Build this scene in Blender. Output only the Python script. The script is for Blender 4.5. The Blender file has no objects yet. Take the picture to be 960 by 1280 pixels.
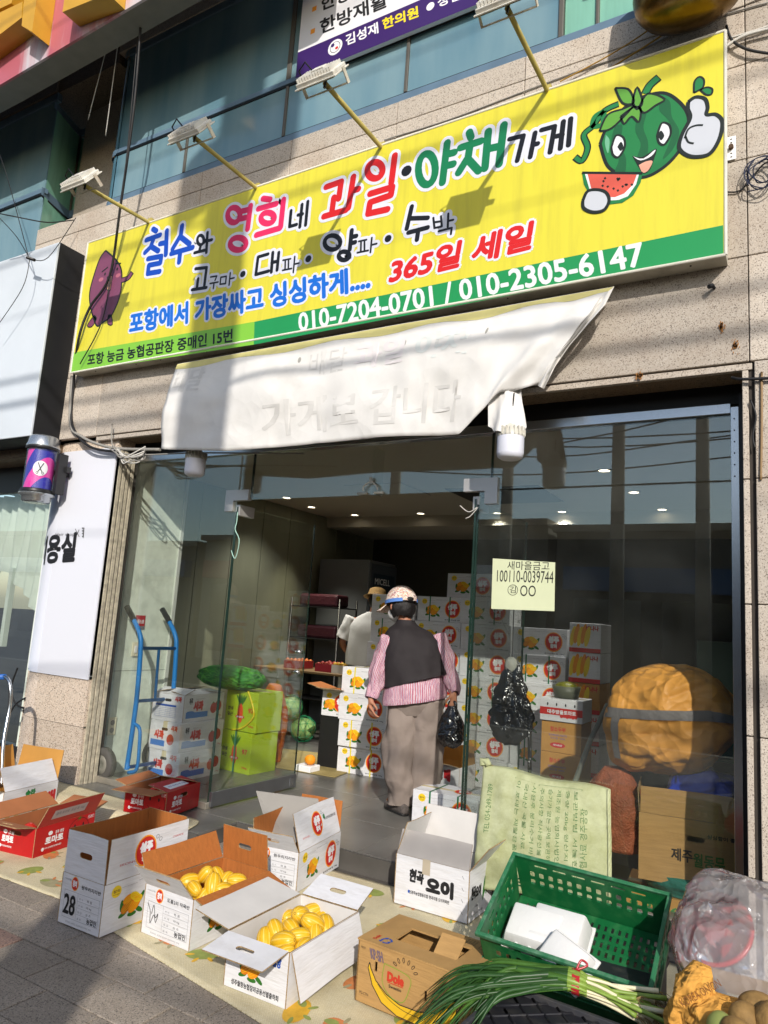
import bpy, bmesh, math, random
from mathutils import Vector, Matrix, noise
from mathutils.geometry import tessellate_polygon
random.seed(7)
R=math.radians; PI=math.pi; S=bpy.context.scene; C=S.collection
# ---------------------------------------------------------------- camera
H0=1.45; FPX=892.4; YAW,PIT,ROL=R(30.67),R(8.885),R(3.807)
_cy,_sy,_cp,_sp=math.cos(YAW),math.sin(YAW),math.cos(PIT),math.sin(PIT)
FW=Vector((-_sy*_cp,_cy*_cp,_sp)); R0=Vector((_cy,_sy,0)); U0=R0.cross(FW)
RT=R0*math.cos(ROL)+U0*math.sin(ROL); UP=-R0*math.sin(ROL)+U0*math.cos(ROL)
cd=bpy.data.cameras.new('camera'); cam=bpy.data.objects.new('camera',cd); C.objects.link(cam)
cd.sensor_fit='VERTICAL'; cd.sensor_height=36; cd.sensor_width=27; cd.lens=36*FPX/1280; cd.clip_start=.05; cd.clip_end=2000
M=Matrix((RT,UP,-FW)).transposed().to_4x4(); M.translation=(0,0,H0); cam.matrix_world=M; S.camera=cam
def ray(px,py): return FW+RT*((px-480)/FPX)-UP*((py-640)/FPX)
def P(px,py,y):      # the point of the upright plane at depth y that the measured sight line meets
    d=ray(px,py)*(1/ray(px,py).y); return Vector((d.x*y,y,H0+d.z*y))
def Q(px,py,z=0):    # the same on a level plane
    d=ray(px,py); k=(z-H0)/d.z; return Vector((d.x*k,d.y*k,z))
# ---------------------------------------------------------------- light
SUN_EL,SUN_AZ=28.5,34
w=bpy.data.worlds.new('World'); S.world=w; w.use_nodes=True; nt=w.node_tree
sky=nt.nodes.new('ShaderNodeTexSky'); sky.sky_type='NISHITA'; sky.sun_disc=False
sky.sun_elevation=R(SUN_EL); sky.sun_rotation=R(180-SUN_AZ); sky.air_density=1; sky.dust_density=1.2
bg=nt.nodes['Background']; bg.inputs[1].default_value=.15; nt.links.new(sky.outputs[0],bg.inputs[0])
LD=Vector((-math.sin(R(SUN_AZ))*math.cos(R(SUN_EL)),math.cos(R(SUN_AZ))*math.cos(R(SUN_EL)),-math.sin(R(SUN_EL))))
sl=bpy.data.lights.new('sun','SUN'); sl.energy=3.7; sl.angle=R(.53); sl.color=(1,.94,.86)
so=bpy.data.objects.new('sun',sl); C.objects.link(so); so.rotation_mode='QUATERNION'; so.rotation_quaternion=LD.to_track_quat('-Z','Y')
S.view_settings.view_transform='Standard'; S.view_settings.look='None'; S.view_settings.exposure=.2; S.view_settings.gamma=1
S.cycles.max_bounces=8; S.cycles.transparent_max_bounces=24; S.cycles.use_denoising=True; S.cycles.glossy_bounces=4; S.cycles.diffuse_bounces=3; S.cycles.caustics_reflective=False; S.cycles.caustics_refractive=False; S.cycles.sample_clamp_indirect=4
# ---------------------------------------------------------------- materials
def lin(h):
    v=[int(h[i:i+2],16)/255 for i in (0,2,4)]; return tuple((c/12.92 if c<=.04045 else ((c+.055)/1.055)**2.4) for c in v)
MC={}
def mat(name,col,rough=.6,metal=0,bump=0,bs=60,var=0,vs=8,spec=.4,emit=0,dirt=None,aniso=None,trans=0,sheen=0):
    if name in MC: return MC[name]
    if isinstance(col,str): col=lin(col)
    m=bpy.data.materials.new(name); m.use_nodes=True; n=m.node_tree.nodes; l=m.node_tree.links; b=n['Principled BSDF']
    b.inputs['Base Color'].default_value=(*col,1); b.inputs['Roughness'].default_value=rough; b.inputs['Metallic'].default_value=metal; b.inputs['Specular IOR Level'].default_value=spec
    tc=n.new('ShaderNodeTexCoord')
    vec=tc.outputs['Object']
    if aniso:
        mp=n.new('ShaderNodeMapping'); mp.inputs['Scale'].default_value=aniso; l.new(vec,mp.inputs[0]); vec=mp.outputs[0]
    cur=None
    if var:
        t=n.new('ShaderNodeTexNoise'); t.inputs['Scale'].default_value=vs; t.inputs['Detail'].default_value=6; l.new(vec,t.inputs['Vector'])
        r=n.new('ShaderNodeMapRange'); r.inputs[1].default_value=.3; r.inputs[2].default_value=.7; r.inputs[3].default_value=1-var; r.inputs[4].default_value=1+var; l.new(t.outputs[0],r.inputs[0])
        mx=n.new('ShaderNodeMix'); mx.data_type='RGBA'; mx.blend_type='MULTIPLY'; mx.inputs[0].default_value=1; mx.inputs[6].default_value=(*col,1)
        l.new(r.outputs[0],mx.inputs[7]); cur=mx.outputs[2]
    if dirt:
        dc,amt,ds=dirt; t=n.new('ShaderNodeTexNoise'); t.inputs['Scale'].default_value=ds; t.inputs['Detail'].default_value=8; t.inputs['Roughness'].default_value=.65; l.new(vec,t.inputs['Vector'])
        r=n.new('ShaderNodeMapRange'); r.inputs[1].default_value=.48; r.inputs[2].default_value=.72; r.inputs[3].default_value=0; r.inputs[4].default_value=amt; l.new(t.outputs[0],r.inputs[0])
        mx=n.new('ShaderNodeMix'); mx.data_type='RGBA'; l.new(r.outputs[0],mx.inputs[0])
        if cur: l.new(cur,mx.inputs[6])
        else: mx.inputs[6].default_value=(*col,1)
        mx.inputs[7].default_value=(*(lin(dc) if isinstance(dc,str) else dc),1); cur=mx.outputs[2]
    if cur: l.new(cur,b.inputs['Base Color'])
    if bump:
        t=n.new('ShaderNodeTexNoise'); t.inputs['Scale'].default_value=bs; t.inputs['Detail'].default_value=4; l.new(vec,t.inputs['Vector'])
        bp=n.new('ShaderNodeBump'); bp.inputs['Strength'].default_value=bump; bp.inputs['Distance'].default_value=.01; l.new(t.outputs[0],bp.inputs['Height']); l.new(bp.outputs[0],b.inputs['Normal'])
    if emit: b.inputs['Emission Color'].default_value=(*col,1); b.inputs['Emission Strength'].default_value=emit
    if trans:
        b.inputs['Transmission Weight'].default_value=trans
    MC[name]=m; return m
def crumple(m,scale,strength,dist=.02,fine=.35,mixbase=True):
    n=m.node_tree.nodes; l=m.node_tree.links; tc=n.new('ShaderNodeTexCoord'); nz=n.new('ShaderNodeTexNoise'); nz.inputs['Scale'].default_value=scale*.5; l.new(tc.outputs['Object'],nz.inputs['Vector'])
    va=n.new('ShaderNodeVectorMath'); va.operation='MULTIPLY_ADD'; va.inputs[1].default_value=(.35,.35,.35); l.new(nz.outputs[1],va.inputs[0]); l.new(tc.outputs['Object'],va.inputs[2]); outs=[]
    for k in (1,2.7):
        v=n.new('ShaderNodeTexVoronoi'); v.feature='F1'; v.inputs['Scale'].default_value=scale*k; l.new(va.outputs[0],v.inputs['Vector']); outs.append(v.outputs['Distance'])
    ad=n.new('ShaderNodeMath'); ad.operation='MULTIPLY_ADD'; ad.inputs[1].default_value=fine; l.new(outs[1],ad.inputs[0]); l.new(outs[0],ad.inputs[2])
    bp=n.new('ShaderNodeBump'); bp.inputs['Strength'].default_value=strength; bp.inputs['Distance'].default_value=dist; l.new(ad.outputs[0],bp.inputs['Height'])
    for x in n:
        if x.type in ('BSDF_PRINCIPLED','BSDF_GLOSSY','BSDF_DIFFUSE','BSDF_TRANSLUCENT'): l.new(bp.outputs[0],x.inputs['Normal'])
    return m
def N(m,t,**k):
    x=m.node_tree.nodes.new(t)
    for a,b in k.items(): setattr(x,a,b)
    return x
def granite(name,c1,c2,c3,scale=1,stain='8a6a48',samt=.35):
    m=bpy.data.materials.new(name); m.use_nodes=True; n=m.node_tree.nodes; l=m.node_tree.links; b=n['Principled BSDF']; b.inputs['Roughness'].default_value=.62; b.inputs['Specular IOR Level'].default_value=.3
    tc=n.new('ShaderNodeTexCoord'); v1=n.new('ShaderNodeTexVoronoi'); v1.inputs['Scale'].default_value=190*scale; l.new(tc.outputs['Object'],v1.inputs[0])
    cr=n.new('ShaderNodeValToRGB'); cr.color_ramp.interpolation='CONSTANT'; e=cr.color_ramp.elements; e[0].position=0; e[0].color=(*lin(c2),1); e[1].position=.12; e[1].color=(*lin(c1),1); x=e.new(.62); x.color=(*lin(c3),1); x=e.new(.86); x.color=(*lin(c1),1)
    sp=n.new('ShaderNodeSeparateColor'); l.new(v1.outputs['Color'],sp.inputs[0]); l.new(sp.outputs[0],cr.inputs[0])
    t=n.new('ShaderNodeTexNoise'); t.inputs['Scale'].default_value=1.6; t.inputs['Detail'].default_value=9; t.inputs['Roughness'].default_value=.6; l.new(tc.outputs['Object'],t.inputs['Vector'])
    r=n.new('ShaderNodeMapRange'); r.inputs[1].default_value=.5; r.inputs[2].default_value=.8; r.inputs[4].default_value=samt; l.new(t.outputs[0],r.inputs[0])
    mx=n.new('ShaderNodeMix'); mx.data_type='RGBA'; l.new(r.outputs[0],mx.inputs[0]); l.new(cr.outputs[0],mx.inputs[6]); mx.inputs[7].default_value=(*lin(stain),1)
    oi=n.new('ShaderNodeObjectInfo'); rr=n.new('ShaderNodeMapRange'); rr.inputs[3].default_value=.80; rr.inputs[4].default_value=1.08; l.new(oi.outputs['Random'],rr.inputs[0])
    m2=n.new('ShaderNodeMix'); m2.data_type='RGBA'; m2.blend_type='MULTIPLY'; m2.inputs[0].default_value=1; l.new(mx.outputs[2],m2.inputs[6]); l.new(rr.outputs[0],m2.inputs[7]); l.new(m2.outputs[2],b.inputs['Base Color'])
    t2=n.new('ShaderNodeTexNoise'); t2.inputs['Scale'].default_value=180; l.new(tc.outputs['Object'],t2.inputs['Vector']); bp=n.new('ShaderNodeBump'); bp.inputs['Strength'].default_value=.35; bp.inputs['Distance'].default_value=.004; l.new(t2.outputs[0],bp.inputs['Height']); l.new(bp.outputs[0],b.inputs['Normal'])
    return m
def glass(name,tint,rough=.0,dirt=.03,ior=1.5,boost=1.0):
    m=bpy.data.materials.new(name); m.use_nodes=True; n=m.node_tree.nodes; l=m.node_tree.links; n.remove(n['Principled BSDF']); out=n['Material Output']
    tr=n.new('ShaderNodeBsdfTransparent'); tr.inputs[0].default_value=(*tint,1); gl=n.new('ShaderNodeBsdfGlossy'); gl.inputs['Roughness'].default_value=rough; gl.inputs[0].default_value=(.9,1,.96,1)
    fr=n.new('ShaderNodeLayerWeight'); fr.inputs[0].default_value=.5; pw_=n.new('ShaderNodeMath'); pw_.operation='POWER'; pw_.inputs[1].default_value=5; l.new(fr.outputs['Facing'],pw_.inputs[0])
    mm=n.new('ShaderNodeMath'); mm.operation='MULTIPLY_ADD'; mm.inputs[1].default_value=.95; mm.inputs[2].default_value=.045*boost; l.new(pw_.outputs[0],mm.inputs[0])
    mx=n.new('ShaderNodeMixShader'); l.new(mm.outputs[0],mx.inputs[0]); l.new(tr.outputs[0],mx.inputs[1]); l.new(gl.outputs[0],mx.inputs[2])
    df=n.new('ShaderNodeBsdfDiffuse'); df.inputs[0].default_value=(.6,.62,.58,1); tc=n.new('ShaderNodeTexCoord')
    t=n.new('ShaderNodeTexNoise'); t.inputs['Scale'].default_value=3; t.inputs['Detail'].default_value=8; l.new(tc.outputs['Object'],t.inputs['Vector']); r=n.new('ShaderNodeMapRange'); r.inputs[1].default_value=.4; r.inputs[2].default_value=.8; r.inputs[3].default_value=dirt*.4; r.inputs[4].default_value=dirt*2.2; l.new(t.outputs[0],r.inputs[0])
    v=n.new('ShaderNodeTexVoronoi'); v.inputs['Scale'].default_value=38; l.new(tc.outputs['Object'],v.inputs[0]); q=n.new('ShaderNodeMath'); q.operation='LESS_THAN'; q.inputs[1].default_value=.045; l.new(v.outputs['Distance'],q.inputs[0])
    q2=n.new('ShaderNodeMath'); q2.operation='MULTIPLY'; q2.inputs[1].default_value=dirt*9; l.new(q.outputs[0],q2.inputs[0]); a=n.new('ShaderNodeMath'); a.operation='ADD'; l.new(r.outputs[0],a.inputs[0]); l.new(q2.outputs[0],a.inputs[1])
    m2=n.new('ShaderNodeMixShader'); l.new(a.outputs[0],m2.inputs[0]); l.new(mx.outputs[0],m2.inputs[1]); l.new(df.outputs[0],m2.inputs[2]); l.new(m2.outputs[0],out.inputs[0]); return m
# ---------------------------------------------------------------- mesh helpers
def linkm(name,me,m,parent=None,loc=None):
    o=bpy.data.objects.new(name,me); C.objects.link(o)
    for x in (m if isinstance(m,(list,tuple)) else [m]):
        if x and len(me.materials)<(len(m) if isinstance(m,(list,tuple)) else 1): me.materials.append(x)
    if parent: o.parent=parent
    if loc is not None: o.location=loc
    return o
def obj(name,bm,m,parent=None,smooth=False,loc=None):
    me=bpy.data.meshes.new(name); bm.normal_update(); bm.to_mesh(me); bm.free()
    if smooth:
        for p in me.polygons: p.use_smooth=True
        if smooth!=True: me.set_sharp_from_angle(angle=R(smooth))
    return linkm(name,me,m,parent,loc)
def tag(o,label=None,cat=None,group=None,kind=None):
    if label: o['label']=label
    if cat: o['category']=cat
    if group: o['group']=group
    if kind: o['kind']=kind
    return o
def empty(name,loc=(0,0,0),rz=0,label=None,cat=None,group=None):
    o=bpy.data.objects.new(name,None); C.objects.link(o); o.location=loc; o.rotation_euler=(0,0,rz); o.empty_display_size=.1
    return tag(o,label,cat,group)
def BM(): return bmesh.new()
def box(bm,lo,hi,M=None,bev=0,mi=0):
    v=[bm.verts.new(((lo,hi)[i][0],(lo,hi)[j][1],(lo,hi)[k][2])) for i in (0,1) for j in (0,1) for k in (0,1)]
    fs=[bm.faces.new([v[i] for i in q]) for q in ((0,1,3,2),(4,6,7,5),(0,4,5,1),(2,3,7,6),(0,2,6,4),(1,5,7,3))]
    for f in fs: f.material_index=mi
    if bev:
        es=list({e for f in fs for e in f.edges}); r=bmesh.ops.bevel(bm,geom=es,offset=bev,segments=2,affect='EDGES',profile=.5)
        vs=list({x for f in r['faces'] for x in f.verts}|{x for x in v if x.is_valid})
        for f in r['faces']: f.material_index=mi
        v=list({x for x in vs if x.is_valid})
    if M is not None: bmesh.ops.transform(bm,matrix=M,verts=v)
    return v
def boxo(name,lo,hi,m,parent=None,bev=0,M=None):
    bm=BM(); box(bm,lo,hi,M,bev); return obj(name,bm,m,parent)
def tube(bm,pts,r,n=8,cap=True,mi=0):
    pts=[Vector(p) for p in pts]; k=len(pts); rs=r if isinstance(r,(list,tuple)) else [r]*k; rings=[]; up=None
    for i,p in enumerate(pts):
        t=((pts[min(i+1,k-1)]-pts[max(i-1,0)])).normalized()
        if up is None: up=Vector((0,0,1)) if abs(t.z)<.9 else Vector((1,0,0))
        a=t.cross(up).normalized(); b=t.cross(a).normalized(); up=b*-1 if b.dot(up)<0 else b; a=up.cross(t).normalized()
        rings.append([bm.verts.new(p+(a*math.cos(2*PI*j/n)+up*math.sin(2*PI*j/n))*rs[i]) for j in range(n)])
    for i in range(k-1):
        for j in range(n):
            f=bm.faces.new((rings[i][j],rings[i][(j+1)%n],rings[i+1][(j+1)%n],rings[i+1][j])); f.smooth=True; f.material_index=mi
    if cap:
        for rg in (rings[0],rings[-1]): bm.faces.new(rg).material_index=mi
    return rings
def spline(pts,n=6):
    pts=[Vector(p) for p in pts]; out=[]
    for i in range(len(pts)-1):
        a,b,c,d=pts[max(i-1,0)],pts[i],pts[i+1],pts[min(i+2,len(pts)-1)]
        for j in range(n):
            t=j/n; out.append(.5*((2*b)+(c-a)*t+(2*a-5*b+4*c-d)*t*t+(3*b-3*c+d-a)*t**3))
    return out+[pts[-1]]
def wire(name,pts,r,m,label=None,cat='cable',group=None,n=6,parent=None,seg=6):
    bm=BM(); tube(bm,spline(pts,seg),r,n); o=obj(name,bm,m,parent)
    if label: tag(o,label,cat,group)
    return o
def lathe(bm,prof,n=24,M=None,mi=0,cap=True):
    rings=[]
    for r,z in prof: rings.append([bm.verts.new((r*math.cos(2*PI*j/n),r*math.sin(2*PI*j/n),z)) for j in range(n)])
    for i in range(len(prof)-1):
        for j in range(n):
            f=bm.faces.new((rings[i][j],rings[i][(j+1)%n],rings[i+1][(j+1)%n],rings[i+1][j])); f.smooth=True; f.material_index=mi
    if cap: bm.faces.new(rings[0][::-1]).material_index=mi; bm.faces.new(rings[-1]).material_index=mi
    if M is not None: bmesh.ops.transform(bm,matrix=M,verts=[v for r in rings for v in r])
    return rings
def plate(bm,outer,holes,t,M,mi=0,mi_back=None,mi_side=None):
    ms=mi if mi_side is None else mi_side
    # a flat sheet of thickness t with holes cut through it; front face at z=0, back at z=-t
    loops=[[Vector((x,y,0)) for x,y in outer]]+[[Vector((x,y,0)) for x,y in h] for h in holes]
    tris=tessellate_polygon(loops); flat=[p for l in loops for p in l]
    top=[bm.verts.new(M@p) for p in flat]; bot=[bm.verts.new(M@(p+Vector((0,0,-t)))) for p in flat]
    mb=mi if mi_back is None else mi_back
    for a,b,c in tris:
        n=(flat[b]-flat[a]).cross(flat[c]-flat[a]).z
        if n<0: b,c=c,b
        bm.faces.new((top[a],top[b],top[c])).material_index=mi; bm.faces.new((bot[a],bot[c],bot[b])).material_index=mb
    k=0
    for l in loops:
        n=len(l)
        for i in range(n):
            try: bm.faces.new((top[k+i],bot[k+i],bot[k+(i+1)%n],top[k+(i+1)%n])).material_index=ms
            except ValueError: pass
        k+=n
def rect(x0,y0,x1,y1): return [(x0,y0),(x1,y0),(x1,y1),(x0,y1)]
def slot(cx,cy,w,h,n=4):
    r=h/2; o=[]
    for s,a0 in ((1,-90),(-1,90)):
        for i in range(n+1): a=R(a0+180*i/n); o.append((cx+s*(w/2-r)+r*math.cos(a),cy+r*math.sin(a)))
    return o
def face_m(o,x,n):   # origin, x direction, normal -> matrix (y = n cross x)
    x=Vector(x).normalized(); n=Vector(n).normalized(); y=n.cross(x); m=Matrix((x,y,n)).transposed().to_4x4(); m.translation=Vector(o); return m
# ---------------------------------------------------------------- flat print
_fc=bpy.data.curves.new('lettering','FONT'); _fo=bpy.data.objects.new('lettering',_fc); C.objects.link(_fo); TC={}
def glyphs(s,bold=0,res=3):
    k=(s,round(bold,3))
    if k not in TC:
        _fc.body=s; _fc.size=1; _fc.offset=bold; _fc.resolution_u=res
        dg=bpy.context.evaluated_depsgraph_get(); dg.update(); me=bpy.data.meshes.new_from_object(_fo.evaluated_get(dg))
        v=[(a.co.x,a.co.y) for a in me.vertices]; f=[tuple(p.vertices) for p in me.polygons]; bpy.data.meshes.remove(me); TC[k]=(v,f)
    return TC[k]
class Print:
    def __init__(s): s.v=[];s.f=[];s.m=[];s.mats=[]
    def mi(s,m):
        if m not in s.mats: s.mats.append(m)
        return s.mats.index(m)
    def poly(s,pts,m,L=1):
        t=tessellate_polygon([[Vector((x,y,0)) for x,y in pts]]); b=len(s.v); s.v+=[(x,y,L) for x,y in pts]; k=s.mi(m)
        for a,c,d in t:
            n=(pts[c][0]-pts[a][0])*(pts[d][1]-pts[a][1])-(pts[c][1]-pts[a][1])*(pts[d][0]-pts[a][0])
            if n<0: c,d=d,c
            s.f.append((b+a,b+c,b+d)); s.m.append(k)
    def rect(s,x0,y0,x1,y1,m,L=1): s.poly(rect(x0,y0,x1,y1),m,L)
    def ell(s,cx,cy,rx,ry,m,L=1,rot=0,n=20):
        c,d=math.cos(R(rot)),math.sin(R(rot)); s.poly([(cx+rx*math.cos(2*PI*i/n)*c-ry*math.sin(2*PI*i/n)*d,cy+rx*math.cos(2*PI*i/n)*d+ry*math.sin(2*PI*i/n)*c) for i in range(n)],m,L)
    def line(s,pts,w,m,L=1,smooth=0):
        if smooth: pts=[(p.x,p.y) for p in spline([(a,b,0) for a,b in pts],smooth)]
        a=[];b=[]
        for i,(x,y) in enumerate(pts):
            x0,y0=pts[max(i-1,0)];x1,y1=pts[min(i+1,len(pts)-1)]; d=math.hypot(x1-x0,y1-y0) or 1; nx,ny=-(y1-y0)/d*w/2,(x1-x0)/d*w/2; a.append((x+nx,y+ny)); b.append((x-nx,y-ny))
        for i in range(len(pts)-1): s.poly([b[i],b[i+1],a[i+1],a[i]],m,L)
    def frame(s,x0,y0,x1,y1,w,m,L=1):
        s.rect(x0,y0,x1,y0+w,m,L);s.rect(x0,y1-w,x1,y1,m,L);s.rect(x0,y0+w,x0+w,y1-w,m,L);s.rect(x1-w,y0+w,x1,y1-w,m,L)
    def text(s,t,x0,y0,x1,y1,m,bold=0,L=2,halo=None,hb=.05,shear=0,ax=None):
        """lettering stretched to the box (or to the two axis vectors ax); halo = a wider outline under it"""
        v0,f0=glyphs(t,0)
        if not v0: return
        xa,xb=min(p[0] for p in v0),max(p[0] for p in v0); ya,yb=min(p[1] for p in v0),max(p[1] for p in v0)
        U,V=ax if ax else ((x1-x0,0),(0,y1-y0)); hh=math.hypot(*V)
        for mm,rad,LL,nn in ([(halo,(bold+hb)*hh,L-1,10)] if halo else [])+[(m,bold*hh,L,7 if bold else 1)]:
            k=s.mi(mm)
            for c in range(nn):
                a=2*PI*c/max(nn,1); dx,dy=(rad*math.cos(a),rad*math.sin(a)) if nn>1 else (0,0); b=len(s.v)
                for x,y in v0:
                    u,w_=(x-xa)/max(xb-xa,1e-6),(y-ya)/max(yb-ya,1e-6)
                    s.v.append((x0+u*U[0]+w_*V[0]+dx+shear*w_*hh,y0+u*U[1]+w_*V[1]+dy,LL+c*.03))
                for q in f0: s.f.append(tuple(b+i for i in q)); s.m.append(k)
    def stroke(s,pts,w,m,L=3,halo=None,hw=.02,smooth=0):
        if smooth: pts=[(p.x,p.y) for p in spline([(a,b,0) for a,b in pts],smooth)]
        for mm,ww,LL in ([(halo,w+2*hw,L-1)] if halo else [])+[(m,w,L)]:
            for k in range(len(pts)):
                s._c=(getattr(s,'_c',0)+1)%28; s.ell(pts[k][0],pts[k][1],ww/2,ww/2,mm,LL+s._c*.03,0,12)
                if k<len(pts)-1: s._c=(s._c+1)%28; s.line([pts[k],pts[k+1]],ww,mm,LL+s._c*.03)
    def build(s,name,parent,M,dz=.0006,fn=None):
        me=bpy.data.meshes.new(name)
        vs=[(M@Vector((x,y,L*dz))) if fn is None else fn(x,y,L*dz) for x,y,L in s.v]
        me.from_pydata(vs,[],s.f)
        for i,p in enumerate(me.polygons): p.material_index=s.m[i]
        o=linkm(name,me,s.mats,parent); return o
def copy_tree(o,parent=None):
    c=o.copy(); C.objects.link(c); c.parent=parent
    for ch in [x for x in o.children]: copy_tree(ch,c)
    return c
ORDL=['leftmost','second from the left','third from the left','fourth from the left','fifth from the left','sixth from the left','seventh from the left','eighth from the left','eighth from the right','seventh from the right','sixth from the right','fifth from the right','fourth from the right','third from the right','second from the right','rightmost']
def ordl(i,n): return ORDL[i] if i<n//2 else ORDL[15-(n-1-i)]
# ---------------------------------------------------------------- palette
STONE=granite('granite_facade','bdb2a4','81776d','c9bfb2',1.3,samt=.5)
STONE2=granite('granite_pillar','cbb9a6','7c6f63','dacdbd',samt=.2)
PAVE=granite('paver_stone','958a7d','675f57','a69b8e',1.3,'6e6456',.5)
PAVER=granite('paver_red','8d7265','61504a','9f8476',1.1,'6b5a50',.4)
JOINT=mat('joint_mortar','55504a',.9,var=.2)
TILE=mat('floor_tile_grey','6f6d68',.28,var=.12,vs=3,bump=.03,bs=8,spec=.5,dirt=('4d4a44',.45,5))
WHITE=mat('white_carton','d9d9dc',.62,var=.05,vs=6,bump=.25,bs=14,aniso=(1,1,8),dirt=('b5afa6',.35,9))
WIN=mat('white_carton_inside','cfccc8',.75,bump=.2,bs=12,var=.05)
KRAFT=mat('kraft_carton','b08a55',.75,var=.08,vs=9,bump=.2,bs=14,aniso=(1,1,8),dirt=('8f6f43',.4,7))
KRAFTIN=mat('orange_kraft_inside','a8652e',.75,var=.1,vs=8,bump=.3,bs=22,aniso=(8,8,1))
KRAFTY=mat('golden_kraft','b98740',.7,var=.08,vs=9,bump=.15,bs=14)
GREYB=mat('grey_board','97928a',.8,var=.06)
REDC=mat('red_carton','b3161a',.42,var=.08,vs=7,spec=.5,dirt=('7d1012',.35,6))
LIME=mat('lime_carton','a4bd25',.5,var=.06)
INK=mat('black_ink',(.012,.012,.014),.6); INKB=mat('blue_ink','1d4fa8',.6); INKG=mat('green_ink','1f7a3a',.6); INKR=mat('red_ink','c0242a',.6); GREYI=mat('grey_ink','77777c',.7)
PW=mat('print_white','e8e8ea',.6); PY=mat('print_yellow','e9c81e',.6); PO=mat('print_orange','e88f14',.6); PO2=mat('print_deep_orange','cf7410',.6); PR=mat('print_red','c52a22',.6); PRO=mat('print_rim','ee9a2a',.6); PG=mat('print_green','2f6b22',.6); PB=mat('print_blue','3f79c4',.6); PAP=mat('print_apple','b3302a',.6); PBR=mat('print_brown','7a5a2a',.6)
BLACK=mat('black_plastic',(.012,.012,.013),.4); DARK=mat('dark_metal',(.03,.03,.032),.4,metal=.3)
STEEL=mat('steel','b8bcc0',.25,metal=1,bump=.02,bs=30); ALU=mat('aluminium','8f9296',.35,metal=.9,var=.08)
GREENS=mat('green_strap','1c6b45',.4); YS=mat('yellow_strap','d8c628',.4)
CABLE=mat('black_cable',(.015,.015,.016),.55); CABLEG=mat('grey_cable','8d8a84',.6); CABLEW=mat('white_cable','c9c6bf',.6); CABLEO=mat('ochre_cable','a8802c',.6)
GLASS=glass('storefront_glass',(.955,.968,.955),dirt=.009,boost=1.9); GEDGE=mat('glass_edge','1d322a',.15,spec=.8)
# ================================================================ SETTING
YG=3.70      # granite face
YS_=3.58     # face of the yellow sign
YP=3.95      # shop glass
FL=.10       # shop floor level
ST=dict(kind='structure')
def struct(name,bm,m,smooth=False): return tag(obj(name,bm,m,None,smooth),kind='structure')
# ground under everything, pavement with pavers, road
bm=BM(); box(bm,(-120,-120,-.4),(120,120,-.16)); struct('ground',bm,mat('ground_asphalt',(.05,.05,.05),.9,var=.1))
bm=BM(); box(bm,(-30,-2.9,-.15),(30,3.85,-.012)); pav=struct('pavement',bm,JOINT)
pw,ph=.30,.20; k=0
for j in range(14):
    y0=1.16+j*ph
    for i in range(17):
        x0=-5.05+i*pw+(pw/2 if j%2 else 0)
        if x0>.1: continue
        if y0+ph>3.86: continue
        red=(x0<-2.95 and x0+pw>-3.0 and j==4)
        dz=random.uniform(-.002,.002)
        bm=BM(); box(bm,(x0+.003,y0+.003,-.03),(x0+pw-.003,y0+ph-.003,.0+dz),bev=.003); obj('paver',bm,PAVER if red else PAVE,pav)
bm=BM(); box(bm,(-30,-3.05,-.15),(30,-2.9,.0),bev=.01); struct('kerb',bm,mat('kerb_concrete','8b8882',.9,var=.1))
bm=BM(); box(bm,(-30,-10,-.155),(30,-3.05,-.13)); struct('road',bm,mat('road_asphalt',(.05,.05,.052),.9,var=.15,bump=.3,bs=90))
# shop floor (raised one step) and its tiles
bm=BM(); box(bm,(-5.95,3.87,-.02),(.0,9.6,FL-.012)); box(bm,(-5.95,3.50,-.02),(-3.25,3.868,FL-.012)); box(bm,(-3.249,3.852,-.02),(.0,3.868,FL-.004)); box(bm,(-5.95,3.485,-.02),(-3.25,3.498,FL-.004)); flo=struct('shop_floor',bm,mat('floor_grout','56534e',.8,var=.1))
ts=.6
for i in range(10):
    for j in range(10):
        x0=-5.93+i*ts; y0=3.87+j*ts
        x1=min(x0+ts,-.01); 
        if y0>9.4: continue
        bm=BM(); box(bm,(x0+.002,y0+.002,FL-.02),(x1-.002,y0+ts-.002,FL),bev=.0012); obj('floor_tile',bm,TILE,flo)
for i in range(5):
    x0=-5.93+i*.535; bm=BM(); box(bm,(x0+.002,3.502,FL-.02),(x0+.533,3.866,FL),bev=.0012); obj('floor_tile',bm,TILE,flo)
# ---- interior shell
OLIVE=mat('olive_wall_panel','80816c',.62,var=.06,vs=2,bump=.06,bs=4,aniso=(6,6,.3))
PALE=mat('pale_green_wall','dde6d8',.7,var=.06,vs=14,dirt=('7d8577',.35,6))
bm=BM(); box(bm,(-6.0,4.66,0),(-5.80,9.6,3.1)); lw=struct('side_wall_left',bm,OLIVE)
for i in range(9):
    bm=BM(); box(bm,(-5.80,4.68+i*.54,.1),(-5.785,5.21+i*.54,2.87),bev=.002); obj('wall_panel',bm,OLIVE,lw)
bm=BM(); box(bm,(-5.9,3.99,0),(-4.90,4.66,3.1)); lp=struct('pier_wall',bm,PALE)
bm=BM(); box(bm,(-4.903,4.64,.1),(-4.885,4.675,2.87)); obj('corner_trim',bm,mat('white_trim','c9cdc6',.5),lp)
bm=BM(); box(bm,(-4.902,3.99,.92),(-4.898,4.64,.925)); obj('wall_seam',bm,mat('seam','8e968a',.8),lp)
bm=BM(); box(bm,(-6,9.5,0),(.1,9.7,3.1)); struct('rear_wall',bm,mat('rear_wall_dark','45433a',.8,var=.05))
bm=BM(); box(bm,(-.02,3.97,0),(.2,9.6,3.1)); struct('side_wall_right',bm,mat('side_wall_paint','6f6f64',.8,var=.05))
CEIL=mat('ceiling_paint','a39d90',.8,var=.02)
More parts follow.
